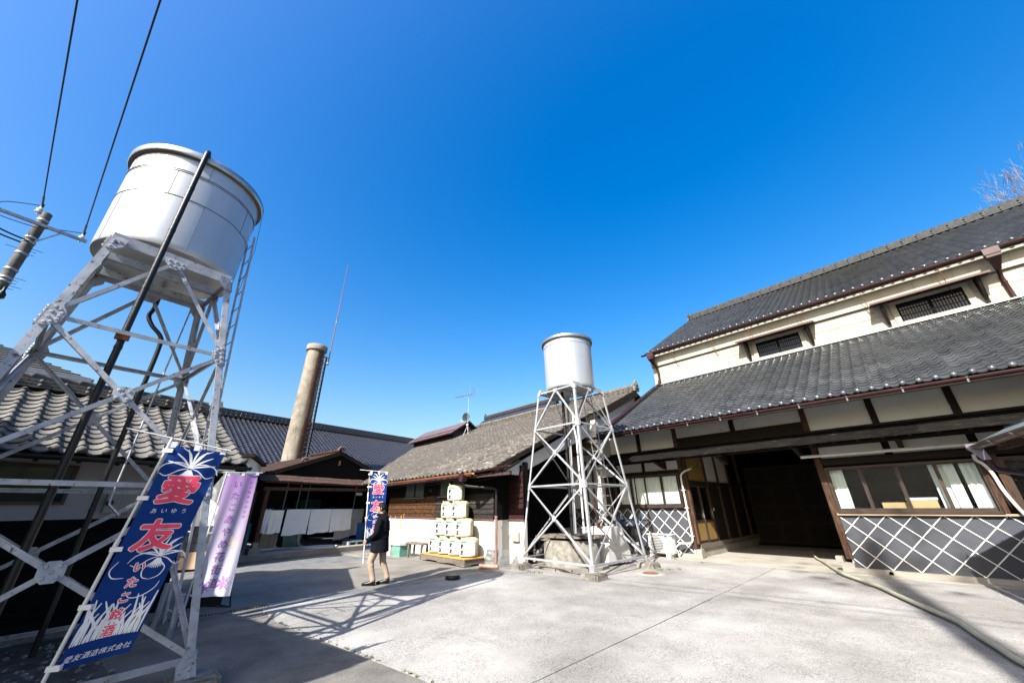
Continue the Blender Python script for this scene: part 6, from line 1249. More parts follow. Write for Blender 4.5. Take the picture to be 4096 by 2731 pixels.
# washing line: cloths, each its own thing, pegs blue
ln = thing('washing_line', 'washing line strung along the front of the dark shed', 'line', tuple(fs_(2, -.5, 1.6)))
b = MB(); b.cyl(fs_(-.1, -.5, 1.60), fs_(5.1, -.5, 1.56), .006, n=5); b.build('line', m_black, ln)
for a, e in ((.45, 1.02), (4.2, 4.6)): b = MB(); b.cyl(fs_(a, -.5, 1.585), fs_(e, -.5, 1.57), .018, n=6); b.build('hanger_bar', m_black, ln)
m_cloth = translucent(mat('white_cotton', (.78, .78, .77), (.84, .84, .83), 2.5, .9, k=.95), .3); m_cloth2 = mat('ivory_towel', (.72, .70, .60), (.78, .76, .68), 3, .95, k=.9); m_cloth3 = mat('grey_sheet', (.36, .36, .37), (.42, .42, .43), 2, .9)
def hung(label, a0, a1, ztop, zbl, zbr, mt, seed, off=0.0, folds=3, amp=.02, name='hanging_cloth', hem=True):
    rnd = random.Random(seed); n, m = 24, 18; ph = rnd.uniform(0, 6); b = MB(); vs = []
    for i in range(n + 1):
        u = i / n
        for j in range(m + 1):
            v = j / m; z = ztop + (zbl + (zbr - zbl) * u + .012 * math.sin(u * 9 + ph) - ztop) * v
            w_ = amp * (v * .9 + .15) * (math.sin(u * folds * 2 * PI + ph + v * 1.5) + .5 * math.sin(u * folds * 4.4 + ph * 2 - v * 2)) + .006 * math.sin(v * 21 + u * 13 + ph)
            vs.append(fs_(a0 + (a1 - a0) * (u - .04 * v * math.sin(ph)) , -.5 + off + w_, z))
    b.add(vs, [(i * (m + 1) + j, (i + 1) * (m + 1) + j, (i + 1) * (m + 1) + j + 1, i * (m + 1) + j + 1) for i in range(n) for j in range(m)], True)
    o = tag(b.build(name, mt, fix=False), label, 'cloth', 'cloths drying on the line')
    return o
hung('narrow white towel hanging nearest the shed post', .20, .47, 1.60, .92, .95, m_cloth, 1, .02, 2, .02, 'hanging_towel')
hung('white towel hanging behind the narrow towel, with ragged lower edge', .16, .60, 1.59, .76, .72, m_cloth, 2, -.03, 3, .02, 'hanging_towel')
hung('ivory towel hanging from a black bar', .48, .95, 1.56, .72, .75, m_cloth2, 3, .0, 2, .02, 'hanging_towel')
hung('leftmost of the three wide white cloths, with a bright sunlit corner', 1.05, 2.02, 1.585, .62, .66, m_cloth, 4, .0, 2, .018)
hung('middle of the three wide white cloths', 2.03, 2.95, 1.575, .63, .68, m_cloth, 5, .01, 2, .016)
hung('right of the three wide white cloths, with double hem', 2.96, 3.95, 1.57, .66, .72, m_cloth, 6, .0, 3, .014)
hung('large grey sheet hanging in shade at the right end of the line', 3.4, 4.72, 1.56, .30, .5, m_cloth3, 7, -.22, 3, .03)
m_peg = mat('blue_peg', (.02, .07, .45), rough=.4)
pg = MB()
pegs = [(.22, 1), (.34, 1), (.46, 1), (1.08, 1), (1.95, 1), (2.05, 1), (2.92, 1), (3.0, 0), (3.9, 1), (.95, 1)]
for i, (a, c) in enumerate(pegs):
    b = MB()
    for s in (-1, 1): b.beam(fs_(a, -.47 + .0, 1.56), fs_(a + s * .02, -.47 + .03, 1.65), .014, .012)
    o = b.build('clothes_peg', m_peg, ln)
# drums, ladder and clutter left of the shed post
m_blue = mat('blue_drum_paint', (.005, .17, .34), (.01, .23, .42), 3, .35, col3=(.2, .09, .05), scale3=6, c3=(.68, .74))
def drum(a, bb, label, copy=None):
    p = fs_(a, bb, .22)
    if copy: return dup(copy, tuple(p), label)
    t = thing('oil_drum', label, 'drum', tuple(p), 'blue drums'); b = MB(); pr = [(0, .02), (.27, .02), (.285, 0), (.285, .02)]
    for z in (.3, .6): pr += [(.28, z - .03), (.292, z - .015), (.292, z + .015), (.28, z + .03)]
    pr += [(.28, .86), (.288, .88), (.285, .89), (.27, .87), (0, .87)]; b.lathe(p, pr, 28); b.build('drum_body', m_blue, t); b = MB(); b.cyl(p + V(.12, .05, .87), p + V(.12, .05, .885), .03, n=8); b.build('bung', m_galv, t); return t
d0 = drum(-.22, -1.0, 'blue drum seen between the two shed posts'); drum(-.80, -1.05, 'blue drum just left of the thin shed post', d0); drum(-.5, -1.62, 'blue drum standing behind the front pair', d0)
pl_ = thing('wooden_pallet', 'yellowish pallet under the blue drums', 'pallet', tuple(fs_(-.5, -1.2, .12)))
for k in range(6): b = MB(); b.bx(-1.15, .15, -1.9 + k * .22, -1.75 + k * .22, .19, .215, fs_); b.build('slat', m_wood_raw, pl_)
for a in (-1.1, -.5, .1): b = MB(); b.bx(a - .05, a + .05, -1.9, -.65, .12, .19, fs_); b.build('bearer', m_wood_raw, pl_)
st_ = thing('step_ladder', 'aluminium ladder leaning in the shed behind the blue drums', 'ladder', tuple(fs_(-.3, -1.9, .12)))
for s in (0, .36): b = MB(); b.beam(fs_(-.75 + s, -2.1, .12), fs_(-.15 + s, -2.3, 1.75), .05, .025, LV); b.build('rail', m_galv, st_)
for k in range(6): t_ = (k + 1) / 7; b = MB(); p = fs_(-.75, -2.1, .12).lerp(fs_(-.15, -2.3, 1.75), t_); b.beam(p, p + LV * .36, .05, .02); b.build('rung', m_galv, st_)
for i, (a, z, c) in enumerate(((-.55, 1.25, (.5, .05, .05)), (-.2, 1.3, (.6, .3, .3)), (.08, 1.2, (.65, .2, .1)))):
    b = MB(); rnd = random.Random(40 + i); p = fs_(a, -2.9, z)
    for k in range(7): b.sphere(p + V(rnd.uniform(-.12, .12), rnd.uniform(-.15, .15), rnd.uniform(-.15, .15)), rnd.uniform(.1, .18), 8, 6)
    tag(b.build('cloth_bundle', mat('dim_cloth_%s' % 'abc'[i], tuple(x * .5 for x in c), rough=.9)), ('dark red bundle in the shed shelf', 'dusty pink bundle in the shed', 'small orange red bundle by the shed post')[i], 'bundle')
sh_ = MB(); sh_.bx(-1.0, .3, -3.2, -2.6, 1.0, 1.05, fs_); tag(sh_.build('shelf_board', m_wood_grey), 'shelf board in the left bay of the dark shed', 'shelf')
cp = thing('plastic_pallet', 'grey plastic pallet with a blue scrap on it behind the man', 'pallet', tuple(fs_(4.1, -.2, .12)))
b = MB(); b.bx(3.7, 4.5, -.5, 0, .22, .26, fs_); b.bx(3.7, 3.78, -.5, 0, .12, .22, fs_); b.bx(4.06, 4.14, -.5, 0, .12, .22, fs_); b.bx(4.42, 4.5, -.5, 0, .12, .22, fs_); b.build('deck', m_pvc_grey, cp)
b = MB(); b.bx(4.0, 4.4, -.4, -.1, .262, .285, fs_); tag(b.build('blue_scrap', mat('light_blue_scrap', (.1, .42, .7), rough=.5)), 'light blue plastic scrap on the grey pallet', 'scrap')
en = thing('engine_cutter', 'orange engine tool on the platform behind the banner carrier', 'machine', tuple(fs_(4.75, -.2, .12)))
b = MB(); b.sphere(fs_(4.75, -.2, .42), .15, 10, 8, (1, 1.2, .8)); b.build('engine_cover', mat('orange_red', (.75, .12, .03), rough=.4), en); b = MB(); b.bx(4.5, 5.0, -.35, -.05, .12, .3, fs_); b.tube([fs_(4.5, -.2, .3), fs_(4.5, -.2, .75), fs_(4.9, -.2, .8)], .015, 6); b.build('engine_frame', m_black, en)
b = MB(); b.bx(4.45, 4.72, -.7, -.4, .12, .95, fs_); tag(b.build('blue_case', mat('deep_blue_case', (.02, .1, .3), rough=.5)), 'tall deep blue case standing in the shed corner', 'case')
# ---------------------------------------------------------------- chimney
ch = thing('chimney', 'tall weathered round concrete chimney with rust streaks and a lightning rod', 'chimney', (-26.32, 5.95, 0))
m_chim = bpy.data.materials.new('chimney_concrete'); m_chim.use_nodes = True; q = m_chim.node_tree; L = q.links.new; g = nd(q, 'ShaderNodeNewGeometry').outputs[0]; bb = q.nodes['Principled BSDF']
n1 = nd(q, 'ShaderNodeTexNoise', Scale=1.4, Detail=8, Roughness=.65); L(g, n1.inputs['Vector']); r1 = nd(q, 'ShaderNodeValToRGB'); e = r1.color_ramp.elements; e[0].position = .32; e[0].color = (.095, .083, .066, 1); e[1].position = .65; e[1].color = (.225, .198, .158, 1); L(n1.outputs[0], r1.inputs[0])
mp = nd(q, 'ShaderNodeMapping'); mp.inputs['Scale'].default_value = (2.2, 2.2, .16); L(g, mp.inputs[0]); n2 = nd(q, 'ShaderNodeTexNoise', Scale=1.3, Detail=7, Roughness=.7); L(mp.outputs[0], n2.inputs['Vector']); r2 = nd(q, 'ShaderNodeMapRange'); r2.inputs[1].default_value = .42; r2.inputs[2].default_value = .54; L(n2.outputs[0], r2.inputs[0])
sp_ = nd(q, 'ShaderNodeSeparateXYZ'); L(g, sp_.inputs[0]); mr = nd(q, 'ShaderNodeMapRange'); mr.inputs[1].default_value = 5.7; mr.inputs[2].default_value = 6.0; L(sp_.outputs[1], mr.inputs[0]); ml = nd(q, 'ShaderNodeMath', operation='MULTIPLY'); L(r2.outputs[0], ml.inputs[0]); L(mr.outputs[0], ml.inputs[1])
mx = nd(q, 'ShaderNodeMix', data_type='RGBA'); L(ml.outputs[0], mx.inputs[0]); L(r1.outputs[0], mx.inputs[6]); mx.inputs[7].default_value = (.07, .032, .016, 1); L(mx.outputs[2], bb.inputs['Base Color']); bb.inputs['Roughness'].default_value = .9
n3 = nd(q, 'ShaderNodeTexNoise', Scale=14, Detail=6); L(g, n3.inputs['Vector']); bp = nd(q, 'ShaderNodeBump', Strength=.35, Distance=.03); L(n3.outputs[0], bp.inputs['Height']); L(bp.outputs[0], bb.inputs['Normal'])
b = MB(); rz = lambda z: .66 - .12 * z / 11.6; pr = []
b.lathe((-26.32, 5.95, 0), [(rz(z), z) for z in np.linspace(0, 11.6, 24)], 40); b.build('shaft', m_chim, ch)
for k in range(3, 10):
    z = k * 1.16; b = MB(); b.lathe((-26.32, 5.95, 0), [(rz(z) - .01, z - .012), (rz(z) + .004, z - .008), (rz(z) + .004, z + .004), (rz(z) - .01, z + .008)], 40); b.build('lift_joint', m_old_conc, ch)
b = MB(); b.lathe((-26.32, 5.95, 0), [(.5, 11.45), (.64, 11.47), (.65, 11.5), (.65, 11.82), (.63, 11.85), (.45, 11.85), (.45, 11.0)], 32); b.build('cap', mat('cap_concrete', (.27, .25, .2), (.36, .33, .28), 3, .9, bump=.3), ch)
# cracks
b = MB(); rnd = random.Random(44); p = lambda q_, z_: V(-26.32 + (rz(z_) + .002) * math.cos(q_), 5.95 + (rz(z_) + .002) * math.sin(q_), z_)
for (a, z, n) in ((-.55, 4.0, 7), (-.35, 5.3, 9), (-.62, 7.0, 5), (-.2, 8.6, 6), (-.75, 5.9, 4)):
    for k in range(n):
        a2 = a + rnd.uniform(-.10, .10); z2 = z + rnd.uniform(.05, .14); b.tube([p(a, z), p(a2, z2)], .004 + .004 * rnd.random(), 4, False); a, z = a2, z2
b.build('crack', m_seam, ch)
ang = .82; cd = V(math.cos(ang), math.sin(ang), 0); sd_ = V(-math.sin(ang), math.cos(ang), 0); C0 = V(-26.32, 5.95, 0)
b = MB(); b.tube([C0 + cd * (rz(z) + .06) + sd_ * .2 + V(0, 0, z) for z in np.linspace(3.4, 10.8, 12)], .028, 8); b.build('cable_pipe', m_pvc_white, ch)
b = MB(); b.tube([C0 + cd * (rz(z) + .05) + sd_ * .36 + V(0, 0, z) for z in np.linspace(3.4, 11.2, 12)], .05, 8); b.build('dark_strip_pipe', m_black, ch)  # black tube giving the chimney a dark strip down its right side
for k in range(26): z = 3.6 + k * .29; b = MB(); p = C0 + cd * rz(z) + V(0, 0, z); b.tube([p - sd_ * .16, p - sd_ * .16 + cd * .14, p + sd_ * .16 + cd * .14, p + sd_ * .16], .010, 5); b.build('rung', m_rust, ch)
for z in (10.7, 11.15): b = MB(); p = C0 + cd * (rz(z)) + sd_ * .3 + V(0, 0, z); b.bx(-.05, .3, -.1, .06, -.04, .04, frame(p, cd, sd_)); b.build('rod_bracket', m_galv, ch)
b = MB(); p = C0 + cd * .80 + sd_ * .3; b.tube([p + V(0, 0, 10.55), p + V(0, 0, 14.6), p + V(0, 0, 14.62), p + V(0, 0, 16.6), p + V(0, 0, 18.9)], [.034, .032, .024, .024, .018], 8); b.build('lightning_rod', mat('rusty_painted_rod', (.20, .075, .06), (.5, .46, .43), 1.4, .6, stretch=(.1, .1, 1), contrast=(.66, .72)), ch)
# ---------------------------------------------------------------- black-roofed hall behind
hl = thing('hall', 'long hall with glossy black tile roof and white gable behind the chimney', 'building', (-32, 8, 0))
HB = SP - LU * 8.6; fh = frame(HB, LV, LU)
t_blue = tile_mesh('roof_tile', m_tile_blue, w=.30, L=.34, roll=.05, pan=.03, th=.03, lift=.04)
eh = (-LU * 5.5 + V(0, 0, 3.28)).normalized()
tile_roof(hl, fh(-.35, .35, 4.05), LV, eh, 62, 24, t_blue, 0, pitch=.30, expo=.275, seed=51)
e_h = fh(-.35, .35, 4.05); pkh = e_h + eh * 6.6; frh = frame(e_h, LV, eh, LV.cross(eh)); b = MB(); b.bx(.03, 18.5, .03, 6.6, -.14, -.05, frh); b.build('roof_deck', m_deck, hl)
ridge(hl, pkh - LV * .1, pkh + LV * 18.6, 4, .40, .10, m_tile_blue, .11, m_knob, seg=.3, knob_sp=.3)
b = MB(); b.add([pkh, pkh + LV * 18.6, pkh + LV * 18.6 - LU * 5.6 - V(0, 0, 3.3), pkh - LU * 5.6 - V(0, 0, 3.3)], [(0, 1, 2, 3)]); b.build('rear_roof_slope', m_tile_blue, hl)
w_l = lambda a, bb, z: e_h + LV * a + LU * bb + V(0, 0, z - 4.05)
b = MB(); b.prism([w_l(.12, -.6, 0), w_l(.12, -.6, 4.2), w_l(.12, -5.6, 7.2), w_l(.12, -10.6, 4.2), w_l(.12, -10.6, 0)], LV * .15); b.build('white_gable', m_wall_white, hl)
b = MB(); b.prism([w_l(.3, -.6, 0), w_l(18, -.6, 0), w_l(18, -.7, 0), w_l(.3, -.7, 0)], (0, 0, 4.1)); b.build('front_wall', mat('blue_grey_siding', (.16, .19, .24), (.22, .25, .3), 4, .7), hl)
b = MB(); b.prism([w_l(.4, -.1, 3.45), w_l(1.8, -.1, 3.45), w_l(1.8, -.6, 3.75), w_l(.4, -.6, 3.75)], (0, 0, .05)); b.build('pink_canopy', mat('faded_pink_sheet', (.42, .32, .31), (.5, .4, .39), 3, .6), hl)
gutter(hl, w_l(.0, .1, 3.98), w_l(18, .1, 3.98), .09, mat('grey_blue_gutter', (.24, .27, .34), (.3, .33, .4), 3, .4))
b = MB(); b.beam(e_h + V(0, 0, -.06) - LV * .02, pkh - V(0, 0, .06) - LV * .02, .06, .26, LV); b.build('barge_board', m_steel_white, hl)
# white gable with black lattice skirting seen past the tower
wg = thing('white_annex', 'bright white annex wall with dark tiled skirting behind the lilac banner', 'building', (-15.8, 1.7, 0))
fa = frame((-15.9, 1.35, 0), V(.28, .96, 0).normalized(), V(.96, -.28, 0).normalized())
b = MB(); b.bx(-2.2, .95, -3.0, 0, 1.15, 3.2, fa); b.build('white_wall', m_wall_white, wg)
b = MB(); b.bx(-2.2, .93, -3.0, -.02, .45, 1.15, fa); b.build('skirting_backing', m_wood_black, wg)
for i in range(10):
    for j in range(3): b = MB(); b.bx(-2.1 + i * .3, -1.82 + i * .3, -.02, .005, .47 + j * .225, .68 + j * .225, fa); b.build('skirting_tile', m_namako, wg)
b = MB(); b.bx(-2.2, .97, -3.0, .02, 0, .45, fa); b.build('foundation', mat('peach_render', (.6, .42, .28), (.66, .48, .34), 3, .9), wg)
b = MB(); b.bx(-2.4, 1.1, -3.2, .35, 3.2, 3.3, fa); b.build('flat_roof', m_wood_dark, wg)
# distant roof ridge behind the workshop and grey house at the far left
gr = thing('far_roof', 'distant dark tiled gable roof rising behind the workshop ridge', 'building', (-30, 30, 0))
ro = V(-30.5, 29, 0)
b = MB(); b.prism([ro + V(-6, -3.5, 9.0), ro + V(6, -3.5, 9.0), ro + V(6, 0, 11.5), ro + V(-6, 0, 11.5)], (0, 0, .15)); b.prism([ro + V(-6, 3.5, 9.0), ro + V(6, 3.5, 9.0), ro + V(6, 0, 11.5), ro + V(-6, 0, 11.5)], (0, 0, .15)); b.build('roof', m_tile_blue, gr)
b = MB(); b.bx(ro.x - 5.7, ro.x + 5.7, ro.y - 3.2, ro.y + 3.2, 0, 9.1); b.build('wall', m_plaster_white, gr)
ridge(gr, ro + V(-6, 0, 11.6), ro + V(6, 0, 11.6), 3, .4, .12, m_tile_blue, .12, m_knob)
for s in (-1, 1): ridge_end(gr, ro + V(6 * s, 0, 11.6), (s, 0, 0), .35, .7, m_tile_blue)
hs_ = thing('grey_house', 'modern grey roofed house rising behind the pantile roof at far left', 'house', (-24, -5, 0))
fg = frame((-21.8, -2.95, 0), LV, LU)
b = MB(); b.bx(-7.5, -.5, -7, -.5, 0, 6.3, fg); b.build('wall', mat('beige_siding', (.42, .38, .31), (.48, .44, .37), 3, .8), hs_)
b = MB(); b.add([fg(0, 0, 6.45), fg(-8, 0, 6.45), fg(-8, -7.5, 6.45), fg(0, -7.5, 6.45), fg(-3.6, -3.7, 8.3), fg(-4.4, -3.7, 8.3)], [(0, 1, 5, 4), (1, 2, 5), (2, 3, 4, 5), (3, 0, 4), (0, 3, 2, 1)]); b.build('hip_roof', mat('slate_sheet_roof', (.1, .105, .115), (.15, .155, .16), 6, .6, bump=.3, stretch=(1, 1, 6)), hs_)
for k in range(13):
    t_ = k / 13; b = MB(); p = fg(0, 0, 6.47).lerp(fg(-3.6, -3.7, 8.32), t_); q2 = fg(-8, 0, 6.47).lerp(fg(-4.4, -3.7, 8.32), t_); b.beam(p, q2, .06, .03); b.build('slate_course', m_tile_dark, hs_)
b = MB(); b.beam(fg(.05, .06, 6.38), fg(-8, .06, 6.38), .12, .14); b.beam(fg(.06, .05, 6.38), fg(.06, -7.5, 6.38), .12, .14); b.build('eave_gutter', m_steel_white if False else m_pvc_grey, hs_)
# ---------------------------------------------------------------- utility pole with its wires
up = thing('utility_pole', 'concrete utility pole with transformer box, cross arm and insulators at far left', 'utility pole', (-14.42, -4.13, 0))
ux, uy = -14.42, -4.13
b = MB(); b.tube([(ux, uy, 0), (ux, uy, 9.13)], [.135, .102], 18); b.build('pole', mat('pole_concrete', (.08, .077, .07), (.17, .163, .15), 4, .85, bump=.3), up)
ar = V(.22, -1.46 * 1, 0).normalized() if False else V(-.4, 1.2, 0).normalized(); ax2 = (V(-14.63, -3.29, 8.69) - V(-14.23, -4.75, 8.66)).normalized()
c0 = V(ux, uy, 8.68) + LU * .16
b = MB(); b.beam(c0 - ax2 * 1.6, c0 + ax2 * .88, .075, .075, V(0, 0, 1)); b.build('cross_arm', m_galv, up)
b = MB(); b.beam(c0 + ax2 * .42, V(ux, uy, 8.15) + LU * .15 + ax2 * .08, .03, .03); b.build('arm_brace', m_galv, up)
for z in (8.85, 8.25, 8.12, 7.75, 7.25, 7.0, 6.9): b = MB(); b.lathe((ux, uy, z), [(.108 + (9.1 - z) * .004, 0), (.118 + (9.1 - z) * .004, .01), (.118 + (9.1 - z) * .004, .05), (.108 + (9.1 - z) * .004, .06)], 18); b.build('steel_band', m_galv, up)
for i, z in enumerate((8.0, 7.92, 7.82, 7.1, 7.02, 6.94, 6.86, 6.78)): b = MB(); b.cyl(V(ux, uy, z), V(ux, uy, z) + ax2 * (.2 if i % 3 else .3), .007, n=5); b.build('step_bolt', m_seam, up)
b = MB(); b.cyl(V(ux, uy, 7.9), V(ux, uy, 7.9) - ax2 * .3, .007, n=5); b.cyl(V(ux, uy, 6.95), V(ux, uy, 6.95) - ax2 * .42, .009, n=5); b.build('step_bolt', m_seam, up)
tx_ = MB(); p = c0 - ax2 * 1.05 + LU * .12 - V(0, 0, .25); tx_.bx(-.55, .42, -.14, .2, -.16, .16, frame(p, ax2, LU)); tr = tx_.build('transformer_box', mat('grey_green_box', (.26, .3, .3), (.32, .36, .36), 3, .5), up)
b = MB()
for k in range(4): q = p + ax2 * (-.4 + .22 * k) + V(0, 0, .16) + LU * .12; b.lathe(q, [(.06, 0), (.075, .02), (.05, .05), (.07, .07), (.04, .11)], 10)
b.build('bushing', m_pvc_white, tr)
b = MB(); b.bx(-.4, -.05, .2, .205, -.08, .06, frame(p, ax2, LU)); b.build('label_plate', m_pvc_white, tr)
A1 = V(-14.40, -4.28, 9.32); B1 = V(-14.60, -3.40, 8.98)
for A_ in (A1, B1):
    b = MB(); b.lathe(A_ - V(0, 0, .24), [(.02, -.06), (.02, 0), (.07, .0), (.075, .03), (.04, .06), (.065, .08), (.065, .11), (.03, .14), (.03, .24)], 12); b.build('insulator', m_steel_white, up)
    b = MB(); b.tube([A_, A_ + V(.5, .08, .02)], .022, 6); b.tube([A_ - V(0, 0, .05), A_ + V(0, 0, .05)], .035, 8); b.build('clamp_cover', m_black, up)
b = MB(); b.tube(smooth_path([A1, A1 - ax2 * .5 - V(0, 0, .25), p + ax2 * .2 + V(0, 0, .25), p - ax2 * .1 + V(0, 0, .2)], 5), .011, 5); b.tube(smooth_path([B1, B1 - ax2 * .5 - V(0, 0, .2), V(ux, uy, 8.5) + LU * .3, p + ax2 * .45 + V(0, 0, .05), p + ax2 * .3 + V(0, 0, .15)], 5), .011, 5)
b.tube(smooth_path([p + ax2 * .1 - V(0, 0, .15), p + ax2 * .5 - V(0, 0, .4), V(ux, uy, 8.0) + LU * .2 - ax2 * .1], 5), .02, 6); b.tube(smooth_path([p + ax2 * .25 - V(0, 0, .15), p + ax2 * .6 - V(0, 0, .3), V(ux, uy, 8.1) + LU * .2], 5), .02, 6); b.build('jumper_wire', m_black, up)
b = MB(); b.lathe(V(ux, uy, 6.5) + LU * .3 + ax2 * .1, [(.03, -.12), (.08, -.1), (.08, .0), (.03, .1), (.03, .2)], 8); b.tube(smooth_path([V(ux, uy, 6.6) + LU * .3, V(ux, uy, 6.3) + LU * .35 - ax2 * .3, V(ux, uy, 5.9) + LU * .3 - ax2 * .8], 5), .02, 6); b.build('cable_clamp', m_black, up)
def wire(p, q, sag, label, r=.014):
    p, q = Vector(p), Vector(q); b = MB(); b.tube([p.lerp(q, t) - V(0, 0, sag * 4 * t * (1 - t)) for t in np.linspace(0, 1, 24)], r, 6); return tag(b.build('power_line', m_black), label, 'wire', 'overhead wires')
wire(A1, A1 + (V(-7.31, -3.09, 9.48) - V(-14.36, -4.32, 9.48)) * 3.4, .12, 'overhead wire running up from the top of the pole'); wire(B1, B1 + (V(-6.1, -1.99, 9.09) - V(-14.6, -3.44, 9.09)) * 3.0, .12, 'overhead wire running up from the end of the cross arm')
# ---------------------------------------------------------------- porch roof at the right edge
po = thing('porch', 'low grey-green sheet porch roof with brown gutter at the right edge', 'porch', (2.5, 9, 0))
pc = V(.68, 11.15, 2.52); fp = frame(pc, -LV, LU)                     # a towards the camera, b inwards (right), c up
b = MB(); z = lambda bb: .06 + bb * .48; b.add([fp(0, 0, z(0)), fp(6.5, 0, z(0)), fp(6.5, 2.4, z(2.4)), fp(0, 2.4, z(2.4)), fp(0, 0, z(0) - .07), fp(6.5, 0, z(0) - .07), fp(6.5, 2.4, z(2.4) - .07), fp(0, 2.4, z(2.4) - .07), fp(6.5, 4.8, z(0)), fp(0, 4.8, z(0)), fp(6.5, 4.8, z(0) - .07), fp(0, 4.8, z(0) - .07)], [(0, 1, 2, 3), (4, 7, 6, 5), (0, 4, 5, 1), (3, 2, 8, 9), (7, 11, 10, 6), (0, 3, 7, 4), (3, 9, 11, 7), (9, 8, 10, 11), (1, 5, 6, 2), (2, 6, 10, 8)]); b.build('sheet_roof', mat('grey_green_sheet', (.11, .14, .135), (.19, .22, .21), 3, .55, bump=.2, stretch=(3, .5, 1)), po)
for k in range(1, 6): b = MB(); b.beam(fp(.0, k * .42, z(k * .42) + .008), fp(6.5, k * .42, z(k * .42) + .008), .02, .025); b.build('roof_batten', MATS['grey_green_sheet'], po)
gutter(po, fp(-.12, -.09, -.02), fp(6.5, -.09, .0), .07, m_gutter_br, hang=-1, hmat=m_gutter_br, hsp=.9)
b = MB(); c = fp(.06, -.09, .0); b.prism([c + V(-.1, -.08, .02), c + V(.1, -.08, .02), c + V(.1, .08, .02), c + V(-.1, .08, .02)], (.0, .0, -.06)); b.add([c + V(-.09, -.07, -.04), c + V(.09, -.07, -.04), c + V(.09, .07, -.04), c + V(-.09, .07, -.04), c + V(.04, .02, -.26), c + V(.14, .02, -.26), c + V(.14, .12, -.26), c + V(.04, .12, -.26)], [(0, 1, 5, 4), (1, 2, 6, 5), (2, 3, 7, 6), (3, 0, 4, 7)]); b.build('rain_hopper', mat('lavender_grey_hopper', (.34, .32, .42), (.42, .4, .5), 3, .45), po)
b = MB(); b.tube(smooth_path([c + V(.1, .08, -.26), c + V(.12, .1, -.38), c + V(.22, .0, -.46), c + V(.55, -.5, -.56), c + V(1.0, -1.2, -.6)], 5), .045, 10); b.build('drain_elbow', m_gutter, po)
b = MB(); b.prism([fp(2.9, .35, -2.52), fp(6.5, .35, -2.52), fp(6.5, 4.4, -2.52), fp(2.9, 4.4, -2.52)], (0, 0, 2.5)); b.build('porch_wall', m_plaster_white, po)
b = MB(); b.beam(fp(.3, 4.3, -2.52), fp(.3, 4.3, .0), .12, .12); b.beam(fp(.15, .2, -.06), fp(6.4, .2, -.06), .1, .12); b.build('porch_post', m_wood_post, po)
# ---------------------------------------------------------------- two-storey wing outside the left edge (shades the left foreground)
wn = thing('two_storey_wing', 'tall tiled wing beside the yard, left of the large tower', 'building', (-8, -4, 0))
eu = V(3.04, .685, 0).normalized(); en_ = V(-eu.y, eu.x, 0); w1 = V(-3.75, -2.42, 4.15)
t_w = tile_mesh('roof_tile', m_tile_left, w=.29, L=.30, roll=.055, pan=.04, th=.03, lift=.035)
sw = (-en_ * 2.5 + V(0, 0, 1.4)).normalized(); tile_roof(wn, w1 - eu * 8.7, eu, sw, 30, 12, t_w, 0, pitch=.29, expo=.25, seed=61)
b = MB(); fr = frame(w1 - eu * 8.7, eu, sw, eu.cross(sw)); b.bx(0, 8.68, .02, 3.0, -.12, -.045, fr); b.build('roof_deck', m_deck, wn)
fz = frame(V(w1.x, w1.y, 0) - en_ * .6, eu, -en_)
b = MB(); b.bx(-8.3, -.4, 0, 4.6, 0, 4.25, fz); b.build('wall', m_plaster_white, wn)
b = MB(); p = w1 + sw * 3.0; b.add([p, p - eu * 8.7, p - eu * 8.7 - en_ * 2.6 - V(0, 0, 1.4), p - en_ * 2.6 - V(0, 0, 1.4)], [(0, 1, 2, 3)]); b.build('rear_roof_slope', m_tile_left, wn)
for a in (-6.5, -3.2): b = MB(); b.bx(a, a + 1.5, -.02, .01, 1.2, 2.4, fz); b.build('window_pane', m_dark_room, wn)
# ---------------------------------------------------------------- trees
def branch(b, p, d, L, r, depth, rnd, spread=.5, up=.12):
    n = 4; pts = [p]; q = p.copy(); dd = d.copy()
    for i in range(n): dd = (dd + V(rnd.uniform(-.16, .16), rnd.uniform(-.16, .16), rnd.uniform(-.05, .15))).normalized(); q = q + dd * L / n; pts.append(q.copy())
    b.tube(pts, [max(.008, r * (1 - .45 * i / n)) for i in range(n + 1)], 5 if depth > 1 else 3, caps=False)
    if depth <= 0: return
    k = rnd.choice((2, 2, 3))
    for _ in range(k):
        ax = V(rnd.uniform(-1, 1), rnd.uniform(-1, 1), rnd.uniform(-.3, .6)); nd_ = (dd + ax * spread + V(0, 0, up)).normalized(); branch(b, q, nd_, L * rnd.uniform(.6, .82), r * .56, depth - 1, rnd, spread, up)
    if depth > 1:
        m = pts[2]; ax = V(rnd.uniform(-1, 1), rnd.uniform(-1, 1), rnd.uniform(-.2, .5)); branch(b, m, (dd + ax * .9).normalized(), L * .6, r * .4, depth - 2, rnd, spread, up)
m_bark = mat('pale_bark', (.22, .2, .2), (.42, .39, .37), 2, .9); m_twig = mat('mauve_twig', (.22, .19, .19), (.34, .3, .29), 4, .9)
